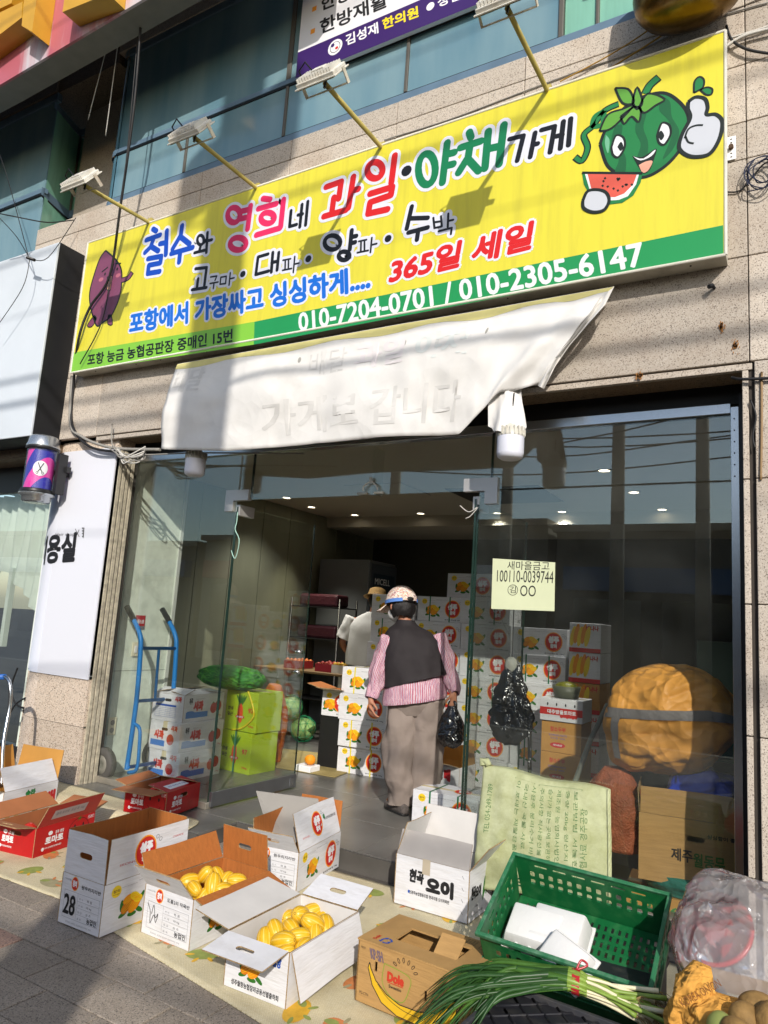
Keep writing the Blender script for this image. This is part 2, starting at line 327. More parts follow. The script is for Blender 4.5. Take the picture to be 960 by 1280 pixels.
bm=BM(); box(bm,(-6,3.99,2.88),(.1,9.6,3.0)); box(bm,(-6,8.2,2.74),(.0,9.5,2.88)); ce=struct('ceiling',bm,CEIL)
bm=BM(); box(bm,(-3.2,6.6,2.873),(-2.2,7.5,2.88)); obj('access_hatch',bm,mat('hatch_dark','2b2a26',.8),ce)
bm=BM(); box(bm,(-4.2,6.2,2.87),(-3.5,6.9,2.88),bev=.004); obj('ceiling_panel',bm,CEIL,ce)
LAMP=mat('downlight_glow','fff2d8',.5,emit=9)
for i,(x,y,on) in enumerate(((-5.35,6.7,0),(-5.2,8.0,0),(-4.2,8.0,0),(-3.2,8.1,0),(-2.4,8.1,0),(-1.45,6.1,0),(-1.4,7.1,0),(-1.3,8.1,0),(-5.45,7.35,1))):
    t=empty('downlight',(x,y,2.88),0,('recessed ceiling lamp close to the olive side wall with its glow on the wall' if on else ['far left','rear left','rear middle left','rear middle','rear middle right','nearest right','middle right','rear right','glow'][i]+' round recessed ceiling lamp inside the shop'),'ceiling lamp','recessed lamps in the shop ceiling')
    if on: del t['group']
    bm=BM(); lathe(bm,[(.05,0),(.062,0),(.062,-.012),(.05,-.012)],18,cap=False); obj('trim_ring',bm,mat('lamp_trim','d8d5cc',.4),t)
    bm=BM(); lathe(bm,[(.0,-.004),(.05,-.004)],18,cap=False); obj('lens',bm,LAMP,t)
ls=bpy.data.lights.new('downlight_and_fill_beam','SPOT'); ls.energy=110; ls.color=(1,.92,.7); ls.spot_size=R(70); ls.spot_blend=.8; ls.shadow_soft_size=.04
for x,y in ((-5.2,6.6),(-4.35,6.3),(-3.2,8.1),(-2.4,8.1),(-1.45,6.1),(-1.35,7.4)):  # second spot has no lamp in the ceiling; added to brighten the man
    l2=bpy.data.lights.new('downlight_and_fill_beam','SPOT'); l2.energy=75; l2.color=(1,.97,.92); l2.spot_size=R(110); l2.spot_blend=.9; l2.shadow_soft_size=.05; o2=bpy.data.objects.new('downlight_and_fill_beam',l2); C.objects.link(o2); o2.location=(x,y,2.85)
lo=bpy.data.objects.new('downlight_and_fill_beam',ls); C.objects.link(lo); lo.location=(-5.45,7.35,2.85); lo.rotation_euler=(0,R(-8),0)
# ---- granite facade, panel by panel
fac=empty('facade_wall',(0,YG,0)); fac['kind']='structure'
inv=Matrix.Translation((0,-YG,0))
def panel(x0,x1,z0,z1,y=YG,d=.05,m=STONE,name='stone_panel',rough=0):
    bm=BM(); g=.0022; box(bm,(x0+g,y+random.uniform(0,.002),z0+g),(x1-g,y+d,z1-g),inv,bev=.004); return obj(name,bm,m,fac)
bm=BM(); box(bm,(-6.27,YG+.03,2.9),(0.9,YG+.28,4.93),inv); box(bm,(-.19,YG+.03,0),(.9,YG+.28,2.95),inv); obj('backing',bm,JOINT,fac)
xs=[-6.25,-5.62,-5.0,-4.1,-3.2,-2.3,-1.4,-.198,.42,.95]
zr=[2.82,3.37,3.90,4.11,4.44,4.785,4.95]
for i in range(len(xs)-1):
    for j in range(len(zr)-1):
        x0,x1,z0,z1=xs[i],xs[i+1],zr[j],zr[j+1]
        if x1>-.3 or True:
            panel(x0,x1,z0,z1)
zp=[-.02,.46,1.06,1.65,2.24,2.82]
for j in range(5): panel(-.180,.30,zp[j],zp[j+1]); panel(.30,.95,zp[j],zp[j+1])
# stepped trim round the opening: underside and jamb
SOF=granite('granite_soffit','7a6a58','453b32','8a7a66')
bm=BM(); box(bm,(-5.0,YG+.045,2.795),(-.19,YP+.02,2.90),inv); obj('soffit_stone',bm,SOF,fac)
bm=BM(); box(bm,(-5.0,YG+.012,2.782),(-.188,YG+.045,2.815),inv,bev=.003); obj('trim_stone',bm,STONE,fac)
for j in range(5):
    bm=BM(); box(bm,(-.232,YG+.012,zp[j]+.003),(-.205,YP,min(zp[j+1]-.003,2.78)),inv,bev=.003); obj('trim_stone',bm,STONE,fac)
    bm=BM(); box(bm,(-.204,YG+.026,zp[j]),(-.181,YP,zp[j+1]),inv); obj('groove',bm,mat('dark_groove','3f3a35',.9),fac)
# rust stains and bolts
def rust(x,z,rx,rz,seed):
    pr=Print(); rr=random.Random(seed)
    for q in range(26):
        a=rr.uniform(0,6.28); d=rr.random()**1.6; pr.ell(x+math.cos(a)*rx*d,z+math.sin(a)*rz*d*(1.3 if math.sin(a)<0 else .8),rx*.13*(1.2-d),rz*.2*(1.2-d),mat('rust_stain','9c6a35',.9,var=.3,vs=60),1,0,9)
    pr.ell(x,z,rx*.16,rx*.16,mat('rust_dark','54341b',.9),2,0,8)
    pr.build('rust_stain',fac,face_m((0,-.004,0),(1,0,0),(0,-1,0)),.0004)
for a in ((902,407),(919,432),(800,470),(235,540)):
    p=P(*a,YG); rust(p.x,p.z,.03,.05,a[0])
bm=BM(); p=P(893,360,YG); tube(bm,[(p.x,.0,p.z),(p.x-.005,-.035,p.z)],.008,6); tube(bm,[(p.x-.005,-.03,p.z),(p.x-.02,-.05,p.z-.012)],.012,6); obj('anchor_bolt',bm,DARK,fac)
# upper floors so the street side carries on past the frame
bm=BM(); box(bm,(-6.27,YG+.35,4.9),(.9,YG+.9,12)); box(bm,(-14,YG+.03,6.60),(-6.3,YG+.5,12)); box(bm,(-5.38,YG,6.52),(.9,YG+.4,12)); box(bm,(.95,YG,0),(9,YG+.5,12)); struct('upper_storey_wall',bm,STONE)
bm=BM(); box(bm,(-14,YG+.3,-.1),(-5.92,YG+.9,.02)); struct('neighbour_floor',bm,JOINT)
# ---- first-floor window band
WGL=bpy.data.materials.new('teal_window_glass'); WGL.use_nodes=True
b=WGL.node_tree.nodes['Principled BSDF']; n=WGL.node_tree.nodes; l=WGL.node_tree.links
tc=n.new('ShaderNodeTexCoord'); mp=n.new('ShaderNodeMapping'); mp.inputs['Scale'].default_value=(1.8,1.8,.35); t=n.new('ShaderNodeTexNoise'); t.inputs['Scale'].default_value=1.2; t.inputs['Detail'].default_value=6; l.new(tc.outputs['Object'],mp.inputs[0]); l.new(mp.outputs[0],t.inputs['Vector'])
cr=n.new('ShaderNodeValToRGB'); e=cr.color_ramp.elements; e[0].position=.3; e[0].color=(*lin('52798a'),1); e[1].position=.75; e[1].color=(*lin('86a0a5'),1); l.new(t.outputs[0],cr.inputs[0]); l.new(cr.outputs[0],b.inputs['Base Color']); b.inputs['Roughness'].default_value=.12; b.inputs['Specular IOR Level'].default_value=.7
WGR=mat('green_window_glass','7db39f',.2,var=.15,vs=3,spec=.6,aniso=(4,4,.5))
FRM=mat('window_frame_blue','5c7488',.45,var=.1,spec=.5)
FRD=mat('window_frame_dark','14181c',.5)
def wpane(x0,x1,z0,z1,par,y,m=WGL): bm=BM(); box(bm,(x0,y,z0),(x1,y+.012,z1)); return obj('pane',bm,m,par)
def wbar(x0,x1,z0,z1,par,y,m=FRM,d=.05,name='frame'): bm=BM(); box(bm,(x0,y,z0),(x1,y+d,z1),bev=.004); return obj(name,bm,m,par)
win=empty('window_band',(0,0,0),0,'wide blue tinted window band of the upper floor above the yellow sign','window')
WX=[-5.25,-4.35,-3.31,-2.26,-1.19]; WZ=[4.97,5.47,6.50]
for i in range(4):
    wpane(WX[i]+.012,WX[i+1]-.012,WZ[0]+.04,WZ[1]-.012,win,YG+.03); 
for a,b2 in ((-5.25,-3.31),(-3.31,-1.19)): wpane(a+.012,b2-.012,WZ[1]+.03,WZ[2]-.04,win,YG+.028)
# rounded end of the band
def arcpane(z0,z1,m,r,name):
    bm=BM(); pts=[(-5.25-r*math.sin(a),YG+.03+.13-r*math.cos(a)*1.0) for a in [R(q) for q in range(0,91,10)]]; k=len(pts)
    vs=[[bm.verts.new((x,y,z)) for x,y in pts+[(-5.25-r,YG+.43)]] for z in (z0,z1)]
    for i in range(k): f=bm.faces.new((vs[0][i],vs[0][i+1],vs[1][i+1],vs[1][i])); f.smooth=True
    obj(name,bm,m,win)
arcpane(WZ[0]+.04,WZ[1]-.012,WGL,.13,'corner_pane'); arcpane(WZ[1]+.03,WZ[2]-.04,WGL,.13,'corner_pane')
for z0,z1,r in ((WZ[0]-.02,WZ[0]+.04,.14),(WZ[1]-.02,WZ[1]+.035,.145),(WZ[2]-.05,WZ[2]+.03,.15)): arcpane(z0,z1,FRM,r,'corner_frame')
wbar(-5.25,-.62,WZ[0]-.02,WZ[0]+.04,win,YG+.012); wbar(-5.25,-1.19,WZ[0]+.04,WZ[0]+.052,win,YG+.02,FRD,.02,'gasket')
wbar(-5.25,-1.19,WZ[1]-.012,WZ[1]+.03,win,YG+.012); wbar(-5.25,-1.19,WZ[1]-.026,WZ[1]-.012,win,YG+.02,FRD,.02,'gasket')
wbar(-5.25,-1.19,WZ[2]-.05,WZ[2]+.03,win,YG+.012)
for x in (-4.35,-3.31,-2.26): wbar(x-.012,x+.012,WZ[0]+.052,WZ[1]-.026,win,YG+.016,mat('mullion_bronze','57544d',.5),.03,'mullion')
wbar(-3.33,-3.29,WZ[1]+.03,WZ[2]-.05,win,YG+.014,mat('mullion_bronze','57544d',.5),.03,'mullion')
wbar(-1.205,-1.175,WZ[0]+.04,WZ[2]-.05,win,YG+.014,mat('mullion_bronze','57544d',.5),.03,'mullion')
win2=empty('green_window',(0,0,0),0,'green tinted window with a dark framed sash right of the blue window band','window')
wpane(-1.175,-.98,WZ[0]+.05,6.48,win2,YG+.05,WGR); wpane(-.965,-.62,WZ[0]+.05,6.48,win2,YG+.05,WGR)
wbar(-.985,-.965,WZ[0]+.04,6.48,win2,YG+.03,mat('mullion_bronze','57544d',.5),.03,'mullion')
p=P(722,17,YG); 
for q in ((-1.0,-.955,5.30,6.4),(-.955,-.5,5.30,5.345)): wbar(*q,win2,YG-.06,FRD,.10,'sash_frame')
wpane(-.955,-.5,5.345,6.4,win2,YG-.02,mat('sash_glass','b3c3c0',.15,spec=.8))
# left bay, projecting on the far side of the recess
bay=empty('window_bay',(0,0,0),0,'blue tinted window bay at the far left above the hair shop','window')
for x0,x1 in ((-7.6,-6.29),(-9,-7.62)):
    wpane(x0,x1,WZ[0]+.45,6.36,bay,YG+.03)
    wpane(x0,x1,4.2,WZ[0]+.40,bay,YG+.035)
wbar(-9,-6.27,6.36,6.44,bay,YG+.012); wbar(-9,-6.27,5.36,5.41,bay,YG+.012); wbar(-9,-6.27,5.345,5.36,bay,YG+.02,FRD,.02,'gasket')
rec=empty('recess_window',(0,0,0),0,'green tinted corner window in the recess between the two blue window bands','window')
bm=BM(); 
for (xa,ya),(xb,yb) in (((-6.27,YG+.03),(-6.42,4.12)),((-6.42,4.12),(-5.38,4.12))):
    for z0,z1 in ((4.2,5.32),(5.40,6.25)):
        v=[bm.verts.new(q) for q in ((xa,ya,z0),(xb,yb,z0),(xb,yb,z1),(xa,ya,z1))]; bm.faces.new(v)
obj('pane',bm,WGR,rec)
for (xa,ya),(xb,yb) in (((-6.265,YG+.01),(-6.40,4.10)),((-6.41,4.10),(-5.40,4.10))):
    for z0,z1,m_ in ((5.32,5.40,FRM),(5.30,5.32,FRD),(6.25,6.32,FRM)):
        bm=BM(); v=[bm.verts.new(q) for q in ((xa,ya,z0),(xb,yb,z0),(xb,yb,z1),(xa,ya,z1))]; f=bm.faces.new(v); r=bmesh.ops.extrude_face_region(bm,geom=[f]); bmesh.ops.translate(bm,verts=[x for x in r['geom'] if isinstance(x,bmesh.types.BMVert)],vec=(0,-.02,0)); obj('frame',bm,m_,rec)
bm=BM(); tube(bm,[(-6.40,4.095,4.2),(-6.40,4.095,6.3)],.012,6); obj('corner_post',bm,mat('mullion_bronze','57544d',.5),rec)
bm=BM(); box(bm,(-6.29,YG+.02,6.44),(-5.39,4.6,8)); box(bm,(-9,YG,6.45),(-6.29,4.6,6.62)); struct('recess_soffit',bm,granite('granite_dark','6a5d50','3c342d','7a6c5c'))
bm=BM(); box(bm,(-9,YG+.06,3.9),(-6.28,YG+.3,4.3)); struct('bay_sill_wall',bm,STONE)
bm=BM(); box(bm,(-6.45,4.13,2.8),(-5.3,4.3,4.3)); struct('recess_wall',bm,STONE)
# ---- pillar with the white wrap
def pillar_mesh(z0,z1,off=0,n=10):
    bm=BM(); r=.38+off; xl,xr,yf,yb=-5.775-off,-4.765,3.755-off,YP-.03
    pts=[(xr,yb),(xr,yf)]+[(xl+r-r*math.sin(R(a)),yf+r-r*math.cos(R(a))) for a in range(0,91,9)]+[(xl,yb)]
    lo=[bm.verts.new((x,y,z0)) for x,y in pts]; hi=[bm.verts.new((x,y,z1)) for x,y in pts]; k=len(pts)
    for i in range(k): 
        f=bm.faces.new((lo[i],lo[(i+1)%k],hi[(i+1)%k],hi[i])); f.smooth=1<i<k-2
    bm.faces.new(lo); bm.faces.new(hi); return bm
pil=empty('corner_pillar',(0,0,0)); pil['kind']='structure'
obj('stone_drum',pillar_mesh(-.02,.515),STONE2,pil); obj('stone_drum',pillar_mesh(.519,.90),STONE2,pil); obj('stone_drum',pillar_mesh(.904,2.80),STONE2,pil)
obj('seam',pillar_mesh(.51,.525,-.004),JOINT,pil)
wrap=obj('wrap_panel',pillar_mesh(.875,2.72,.012),mat('white_wrap','dcdee6',.35,spec=.5,bump=.02,bs=3)); tag(wrap,'white vinyl panel with hair shop lettering wrapped round the pillar','sign panel')
pr=Print()
def S6(x,y): p=P(x,y,3.74); return (p.x,p.z)
def s6(t,bl_,br_,tl_,m,bold=0): a,b2,c=S6(*bl_),S6(*br_),S6(*tl_); pr.text(t,a[0],a[1],0,0,m,bold,2,None,0,0,((b2[0]-a[0],b2[1]-a[1]),(c[0]-a[0],c[1]-a[1])))
s6('미용실',(38,705),(92,701),(42,672),INK,.05); s6('Hair shop',(69,671),(93,671),(69.5,666),GREYI)
pr.line([S6(94,661),S6(99,671)],.005,INK,2); pr.line([S6(99,662),S6(95,671)],.005,INK,3); 
for q in range(4): a=S6(102.5+.1*q,659.5+q*3.4); pr.rect(a[0],a[1]-.009,a[0]+.018,a[1],INK,2)
a=S6(105,659.5); b_=S6(104,672); pr.line([a,b_],.008,INK,3)
def wrapfn(x,z,d):
    yf=3.755-.012-.002-d; xl,r=-5.787,.392
    if x>xl+r: return (x,yf,z)
    a=(xl+r-x)/r; a=min(a,1.5); return (xl+r-(r+.002+d)*math.sin(a),yf+.001+(r)*(1-math.cos(a)),z)
pr.build('lettering',wrap,None,.0006,wrapfn)
# rough edge strip between pillar and shop glass
bm=BM()
for q in range(4): box(bm,(-4.764,3.78+q*.04,0),(-4.752+.004*(q%2),3.805+q*.04,2.70))
o=obj('edge_strip',bm,[mat('strip_beige','b0a894',.7,var=.3,vs=30)],pil)
bm=BM(); box(bm,(-4.93,3.93,0),(-4.765,3.97,2.70)); obj('shadow_gap',bm,mat('dark_groove','3f3a35',.9),pil)
# ================================================================ SIGNS
# ---- yellow shop sign
def S2(px,py,y=YS_-.002): p=P(px,py,y); return (p.x,p.z)
sg=empty('shop_sign',(0,0,0),0,'long yellow lightbox sign of the fruit shop with green base strip and watermelon picture','sign')
TLc,TRc,BLc,BRc=S2(110,303.5),S2(906.5,37.5),S2(88,466),S2(907,318)
SX0,SX1=-5.27,-.287
def prism(bm,quad,y0,y1,mi=0):
    a=[bm.verts.new((x,y0,z)) for x,z in quad]; b=[bm.verts.new((x,y1,z)) for x,z in quad]; bm.faces.new(a).material_index=mi; bm.faces.new(b[::-1]).material_index=mi
    for i in range(len(quad)): bm.faces.new((a[i],b[i],b[(i+1)%len(quad)],a[(i+1)%len(quad)])).material_index=mi
quad=[BLc,BRc,TRc,TLc]
bm=BM(); prism(bm,quad,YS_+.006,YG-.002); obj('sign_case',bm,mat('sign_case','b9b5a6',.5,var=.1,vs=5,dirt=('6d6455',.5,6)),sg)
SYEL=mat('sign_yellow','d9cf3e',.36,var=.03,vs=2.2,spec=.45,dirt=('b3a83a',.4,2.5),aniso=(6,1,.5)); SGRN=mat('sign_green','1f8f4e',.34,var=.04,vs=3,spec=.5); SLIM=mat('sign_lime','7fbf3a',.34,var=.04,vs=3,spec=.5)
bm=BM(); prism(bm,quad,YS_,YS_+.006); obj('face_panel',bm,SYEL,sg)
fr=mat('sign_frame_white','cfcdc2',.4,var=.06)
bm=BM()
for (a,b_) in ((BLc,BRc),(TLc,TRc),(BLc,TLc),(BRc,TRc)):
    tube(bm,[(a[0],YS_,a[1]),(b_[0],YS_,b_[1])],.009,4)
obj('sign_edging',bm,fr,sg)
bm=BM()
for q in (130,210,255,335,420,480,600,720,880):
    t=(q-88)/819; x=BLc[0]+(BRc[0]-BLc[0])*t; z=BLc[1]+(BRc[1]-BLc[1])*t; 
    bmesh.ops.create_icosphere(bm,subdivisions=1,radius=.006,matrix=Matrix.Translation((x,YS_+.05,z)))
obj('screw',bm,DARK,sg)['kind']='stuff'
pr=Print()
A=lambda *p: S2(*p)
g0,g1,g2,g3=A(89,466),A(907,318),A(905,282),A(317,401)
ga,gb=A(317,431),A(92,442)
pr.poly([(SX0+.012,BLc[1]+.004),(ga[0],ga[1]+.002),(A(318,402)[0],A(318,402)[1]),(SX0+.01,A(90,441)[1])],SLIM,1)
pr.poly([(ga[0],ga[1]+.002),(BRc[0]-.01,BRc[1]+.004),(BRc[0]-.01,A(905,281)[1]),(A(318,402)[0],A(318,402)[1])],SGRN,1)
SW=mat('sign_halo','d9dbe6',.4); SBL=mat('sign_blue','1348b4',.4); SPK=mat('sign_pink','de2a5e',.4); SRD=mat('sign_red','cf2020',.4); SGT=mat('sign_teal','14784c',.4); SBK=mat('sign_black','15161c',.4); SLB=mat('sign_sky','1668cc',.4)
def st(t,bl,tr,m,bold=.03,hb=.07,halo=SW,shear=0):   # lettering between two measured corners
    a,b2=S2(*bl),S2(*tr); pr.text(t,a[0],a[1],b2[0],b2[1],m,bold,3,halo,hb,shear)
def sk(crop,strokes,w,m,hw=.022):
    ox,oy,sc=crop
    for q in strokes:
        if q[0]=='o':
            _,cx,cy,rx,ry=q; q=[(cx+rx*math.cos(a*PI/9),cy+ry*math.sin(a*PI/9)) for a in range(19)]
        elif q[0]=='.': q=[(q[1],q[2]),(q[1]+.5,q[2])]
        pr.stroke([S2(ox+x/sc,oy+y/sc) for x,y in q],w,m,4,SW,hw)
CA,CB=(150,140,3.2),(390,120,2.8235)
sk(CA,[[(132,468),(145,476)],[(105,512),(160,492)],[(135,505),(122,540),(100,562)],[(128,540),(153,556)],[(187,475),(183,570)],[(160,527),(184,522)],[(112,587),(165,577),(161,604),(115,613),(111,646),(158,638)],[(248,455),(243,492),(210,548)],[(243,500),(278,528)],[(205,566),(290,542)],[(241,556),(236,600)]],.046,SBL)
sk(CA,[('o',322,512,13,19),[(322,536),(318,552)],[(298,563),(342,552)],[(350,482),(345,562)],[(350,515),(367,511)]],.027,SBK)
sk(CA,[('o',455,412,25,30),[(522,375),(510,468)],[(485,397),(515,390)],[(482,427),(513,420)],('o',472,527,32,25),[(572,346),(600,350)],[(553,387),(625,367)],('o',590,424,27,22),[(545,492),(640,464)],[(654,350),(642,460)]],.047,SPK)
sk(CA,[[(684,395),(678,458),(706,450)],[(712,412),(730,408)],[(728,370),(719,460)],[(751,358),(742,452)]],.027,SBK)
sk(CB,[[(50,321),(103,302),(94,362)],[(77,358),(70,408)],[(42,425),(120,402)],[(146,285),(128,395)],[(138,335),(163,328)],('o',222,262,27,29),[(292,210),(280,305)],[(205,345),(283,321),(278,350),(205,375),(198,415),(266,400)]],.047,SRD)
sk(CB,[('.',333,264)],.075,SBK)
sk(CB,[('o',405,258,30,55),[(477,165),(460,305)],[(472,207),(502,199)],[(469,247),(498,240)],[(555,128),(561,146)],[(524,182),(596,159)],[(558,172),(551,215),(517,270)],[(552,225),(588,264)],[(622,125),(610,255)],[(677,102),(660,240)],[(617,187),(668,176)]],.050,SGT)
sk(CB,[[(697,152),(746,140),(724,228)],[(787,130),(770,215)],[(780,172),(796,168)],[(810,120),(856,107),(840,198)],[(862,142),(883,137)],[(887,90),(876,185)],[(913,80),(905,173)]],.031,SBK)
sk(CA,[[(302,627),(346,622),(337,695)],[(312,667),(308,700)],[(288,711),(345,702)]],.027,SBK)
sk(CA,[[(362,660),(387,656),(380,673)],[(360,686),(392,680)],[(376,683),(373,706)],[(403,661),(425,657),(422,686),(400,689),(403,661)],[(441,643),(436,692)],[(440,667),(456,663)]],.014,SBK,.02)
sk(CA,[('.',491,648)],.05,SBK,.015)
sk(CA,[[(592,568),(552,580),(543,650),(594,636)],[(611,562),(605,640)],[(635,562),(628,632)],[(607,602),(630,597)]],.027,SBK)
sk(CA,[[(652,593),(682,587)],[(650,633),(686,626)],[(661,592),(660,630)],[(674,592),(673,628)],[(699,578),(693,642)],[(696,609),(716,604)]],.014,SBK,.02)
sk(CA,[('.',753,587)],.05,SBK,.015)
sk(CB,[('o',72,517,28,25),[(140,474),(133,542)],[(138,498),(156,494)],[(136,520),(152,516)],('o',113,564,19,15)],.033,SBK)
sk(CB,[[(165,513),(192,507)],[(160,553),(198,545)],[(173,512),(172,550)],[(185,510),(185,548)],[(211,500),(206,552)],[(208,526),(228,521)]],.014,SBK,.02)
sk(CB,[('.',268,503)],.05,SBK,.015)
sk(CB,[[(352,390),(334,468)],[(345,432),(408,430)],[(340,482),(408,464)],[(375,472),(370,507)]],.032,SBK)
sk(CB,[[(428,430),(432,466),(458,460),(455,424)],[(430,446),(456,442)],[(481,415),(479,462)],[(480,441),(498,437)],[(447,477),(493,465),(490,487)]],.015,SBK,.02)
def s5(t,bl_,br_,tl_,m,bold=.02,hb=.1,halo=SW,shear=0):
    a,b2,c=S2(*bl_),S2(*br_),S2(*tl_); pr.text(t,a[0],a[1],0,0,m,bold,4,halo,hb,shear,((b2[0]-a[0],b2[1]-a[1]),(c[0]-a[0],c[1]-a[1])))
s5('포항에서 가장싸고 싱싱하게....',(162,417),(462,361),(163,392),SLB,.05,.09)
s5('365일 세일',(486,355),(662,311),(486,325),SRD,.05,.09,shear=.2)
s5('포항 능금 농협공판장 중매인 15번',(109,457),(290,427),(110,443),SBK,.03,0,None)
s5('010-7204-0701 / 010-2305-6147',(374,414),(806,331),(373,392),mat('sign_numbers','dfe3e2',.4),.035,0,None)
# the pictures at the two ends: a watermelon with its slice, a sweet potato
MG=mat('melon_green','237a43',.4); MG2=mat('melon_stripe','1c5f38',.4); MG3=mat('melon_light','5d9c3c',.4); MO=mat('picture_outline','1c2420',.4); MRD=mat('melon_flesh','d55c4c',.4); GLV=mat('glove_grey','c4c8d0',.4); MPK=mat('tongue_pink','e0a58c',.4)
def px(*pts): return [A(*q) for q in pts]
def blob(pts,m,L,o=None,ow=.018,sm=6):
    q=px(*pts); q=[(v.x,v.y) for v in spline([(a,b,0) for a,b in q+[q[0]]],sm)][:-1]; pr.poly(q,m,L)
    if o: pr.line(q+[q[0]],ow,o,L+1)
def Z(pts): return [(700+x*.2292,70+y*.2292) for x,y in pts]
blob(Z([(218,480),(250,400),(330,300),(430,230),(560,200),(650,250),(700,330),(690,440),(640,530),(560,610),(460,660),(350,650),(260,600)]),MG,2,MO)
for q in ([(300,380),(280,470),(320,560),(300,630),(350,645),(360,560),(330,480),(340,380)],[(430,300),(410,400),(440,480),(420,560),(470,560),(480,470),(455,390),(470,310)],[(560,220),(540,290),(590,350),(610,430),(560,560),(620,500),(650,410),(610,330),(600,250)]): blob(Z(q),MG2,4)
blob(Z([(250,430),(270,460),(262,530),(245,480)]),mat('melon_shine','6faf8c',.4),5)
for q in ([(300,175),(370,180),(400,230),(395,260),(340,255)],[(395,250),(420,170),(450,250),(420,290)],[(430,280),(480,205),(570,235),(520,270),(460,310)],[(215,410),(260,320),(340,290),(400,270),(330,350),(270,400)],[(330,330),(400,280),(440,290),(430,360),(390,330),(350,370)]): blob(Z(q),MG3,6,MO,.012,4)
pr.line(px(*Z([(465,205),(490,160),(540,115)])),.05,MO,5,4); pr.line(px(*Z([(465,205),(490,160),(535,118)])),.034,MG,7,4)
pr.line(px(*Z([(320,260),(240,300),(180,380),(130,430),(150,500),(120,570),(80,550)])),.040,MO,1,6); pr.line(px(*Z([(320,260),(240,300),(180,380),(130,430),(150,500),(120,570),(84,552)])),.024,MG,3,6)
pr.line(px(*Z([(240,300),(230,370),(180,380),(190,330),(240,300)])),.03,MG,3,5)
for cx,cy in ((315,490),(565,422)):
    blob(Z([(cx-35,cy+10),(cx-10,cy-55),(cx+30,cy-45),(cx+38,cy+5),(cx+5,cy+60),(cx-25,cy+50)]),mat('eye_white','e3e5e8',.4),6,MO,.012)
    blob(Z([(cx-2,cy+5),(cx+18,cy-22),(cx+32,cy+8),(cx+15,cy+28)]) if cx<400 else Z([(cx-32,cy+12),(cx-15,cy-15),(cx+4,cy+12),(cx-14,cy+38)]),MO,8)
blob(Z([(395,545),(450,550),(525,505),(510,570),(490,620),(455,640),(425,600)]),MO,6); blob(Z([(400,548),(455,560),(520,510),(500,545),(440,570)]),mat('eye_white','e3e5e8',.4),8,None,.01,3); blob(Z([(430,595),(470,575),(505,575),(480,625),(450,635)]),MPK,8)
pr.poly(px(*Z([(120,637),(450,640),(440,690),(400,760),(340,800),(250,812),(170,770),(130,700)])),MG,6); pr.poly(px(*Z([(135,640),(432,642),(415,700),(370,765),(320,785),(240,790),(165,740)])),mat('eye_white','e3e5e8',.4),7); pr.poly(px(*Z([(150,641),(420,643),(400,700),(350,750),(300,770),(230,770),(170,720)])),MRD,8)
rr=random.Random(3)
for q in range(14): x,y=rr.uniform(180,390),rr.uniform(660,740); pr.line(px(*Z([(x,y),(x+6,y+9)])),.010,MO,10)
pr.line(px(*Z([(120,637),(450,640)])),.014,MO,9)
blob(Z([(125,790),(150,740),(200,730),(250,745),(268,790),(240,840),(180,852),(130,830)]),GLV,11,MO)
blob(Z([(700,250),(740,225),(790,235),(805,280),(800,320),(850,320),(885,360),(870,450),(820,530),(750,550),(690,540),(650,500),(665,430),(710,340),(698,290)]),GLV,8,MO,.02)
pr.line(px(*Z([(780,378),(740,380),(700,400),(680,450)])),.010,MO,11,4); pr.line(px(*Z([(685,440),(700,470),(730,478)])),.010,MO,11,4)
blob(Z([(730,200),(733,140),(760,113),(785,130),(780,170),(750,190)]),MG,4,MO,.01,4); blob(Z([(765,185),(800,170),(830,180),(825,208),(795,210)]),MG,4,MO,.01,4)
PU=mat('sweet_potato_purple','7d4560',.4); PU2=mat('sweet_potato_dark','3a2236',.4)
def W(pts): return [(60+x/4.8,240+y/4.8) for x,y in pts]
blob(W([(345,350),(310,400),(275,500),(250,600),(255,690),(290,800),(330,780),(380,740),(425,640),(440,560),(440,470),(410,410)]),PU,2,MO,.014)
for q in ([(275,740),(235,800),(262,808),(290,760)],[(360,740),(358,790),(385,795),(378,740)]): blob(W(q),PU,2,MO,.010,4)
pr.line(px(*W([(440,530),(480,515),(505,480)])),.05,MO,1,4); pr.line(px(*W([(440,530),(480,515),(502,484)])),.032,PU,4,4)
pr.line(px(*W([(322,480),(360,450)])),.012,MO,5,3); pr.line(px(*W([(405,430),(438,428)])),.012,MO,5,3)
for q in ((342,492),(415,462)): pr.ell(*px(*W([q]))[0],.010,.014,MO,5)
for q in ((318,525),(420,500)): pr.ell(*px(*W([q]))[0],.03,.018,mat('cheek','b56a7c',.4),4)
blob(W([(355,510),(385,503),(380,545),(372,590),(350,580),(358,545)]),MPK,5,MO,.008,4)
pr.build('sign_print',sg,face_m((0,YS_,0),(1,0,0),(0,-1,0)),.00035)
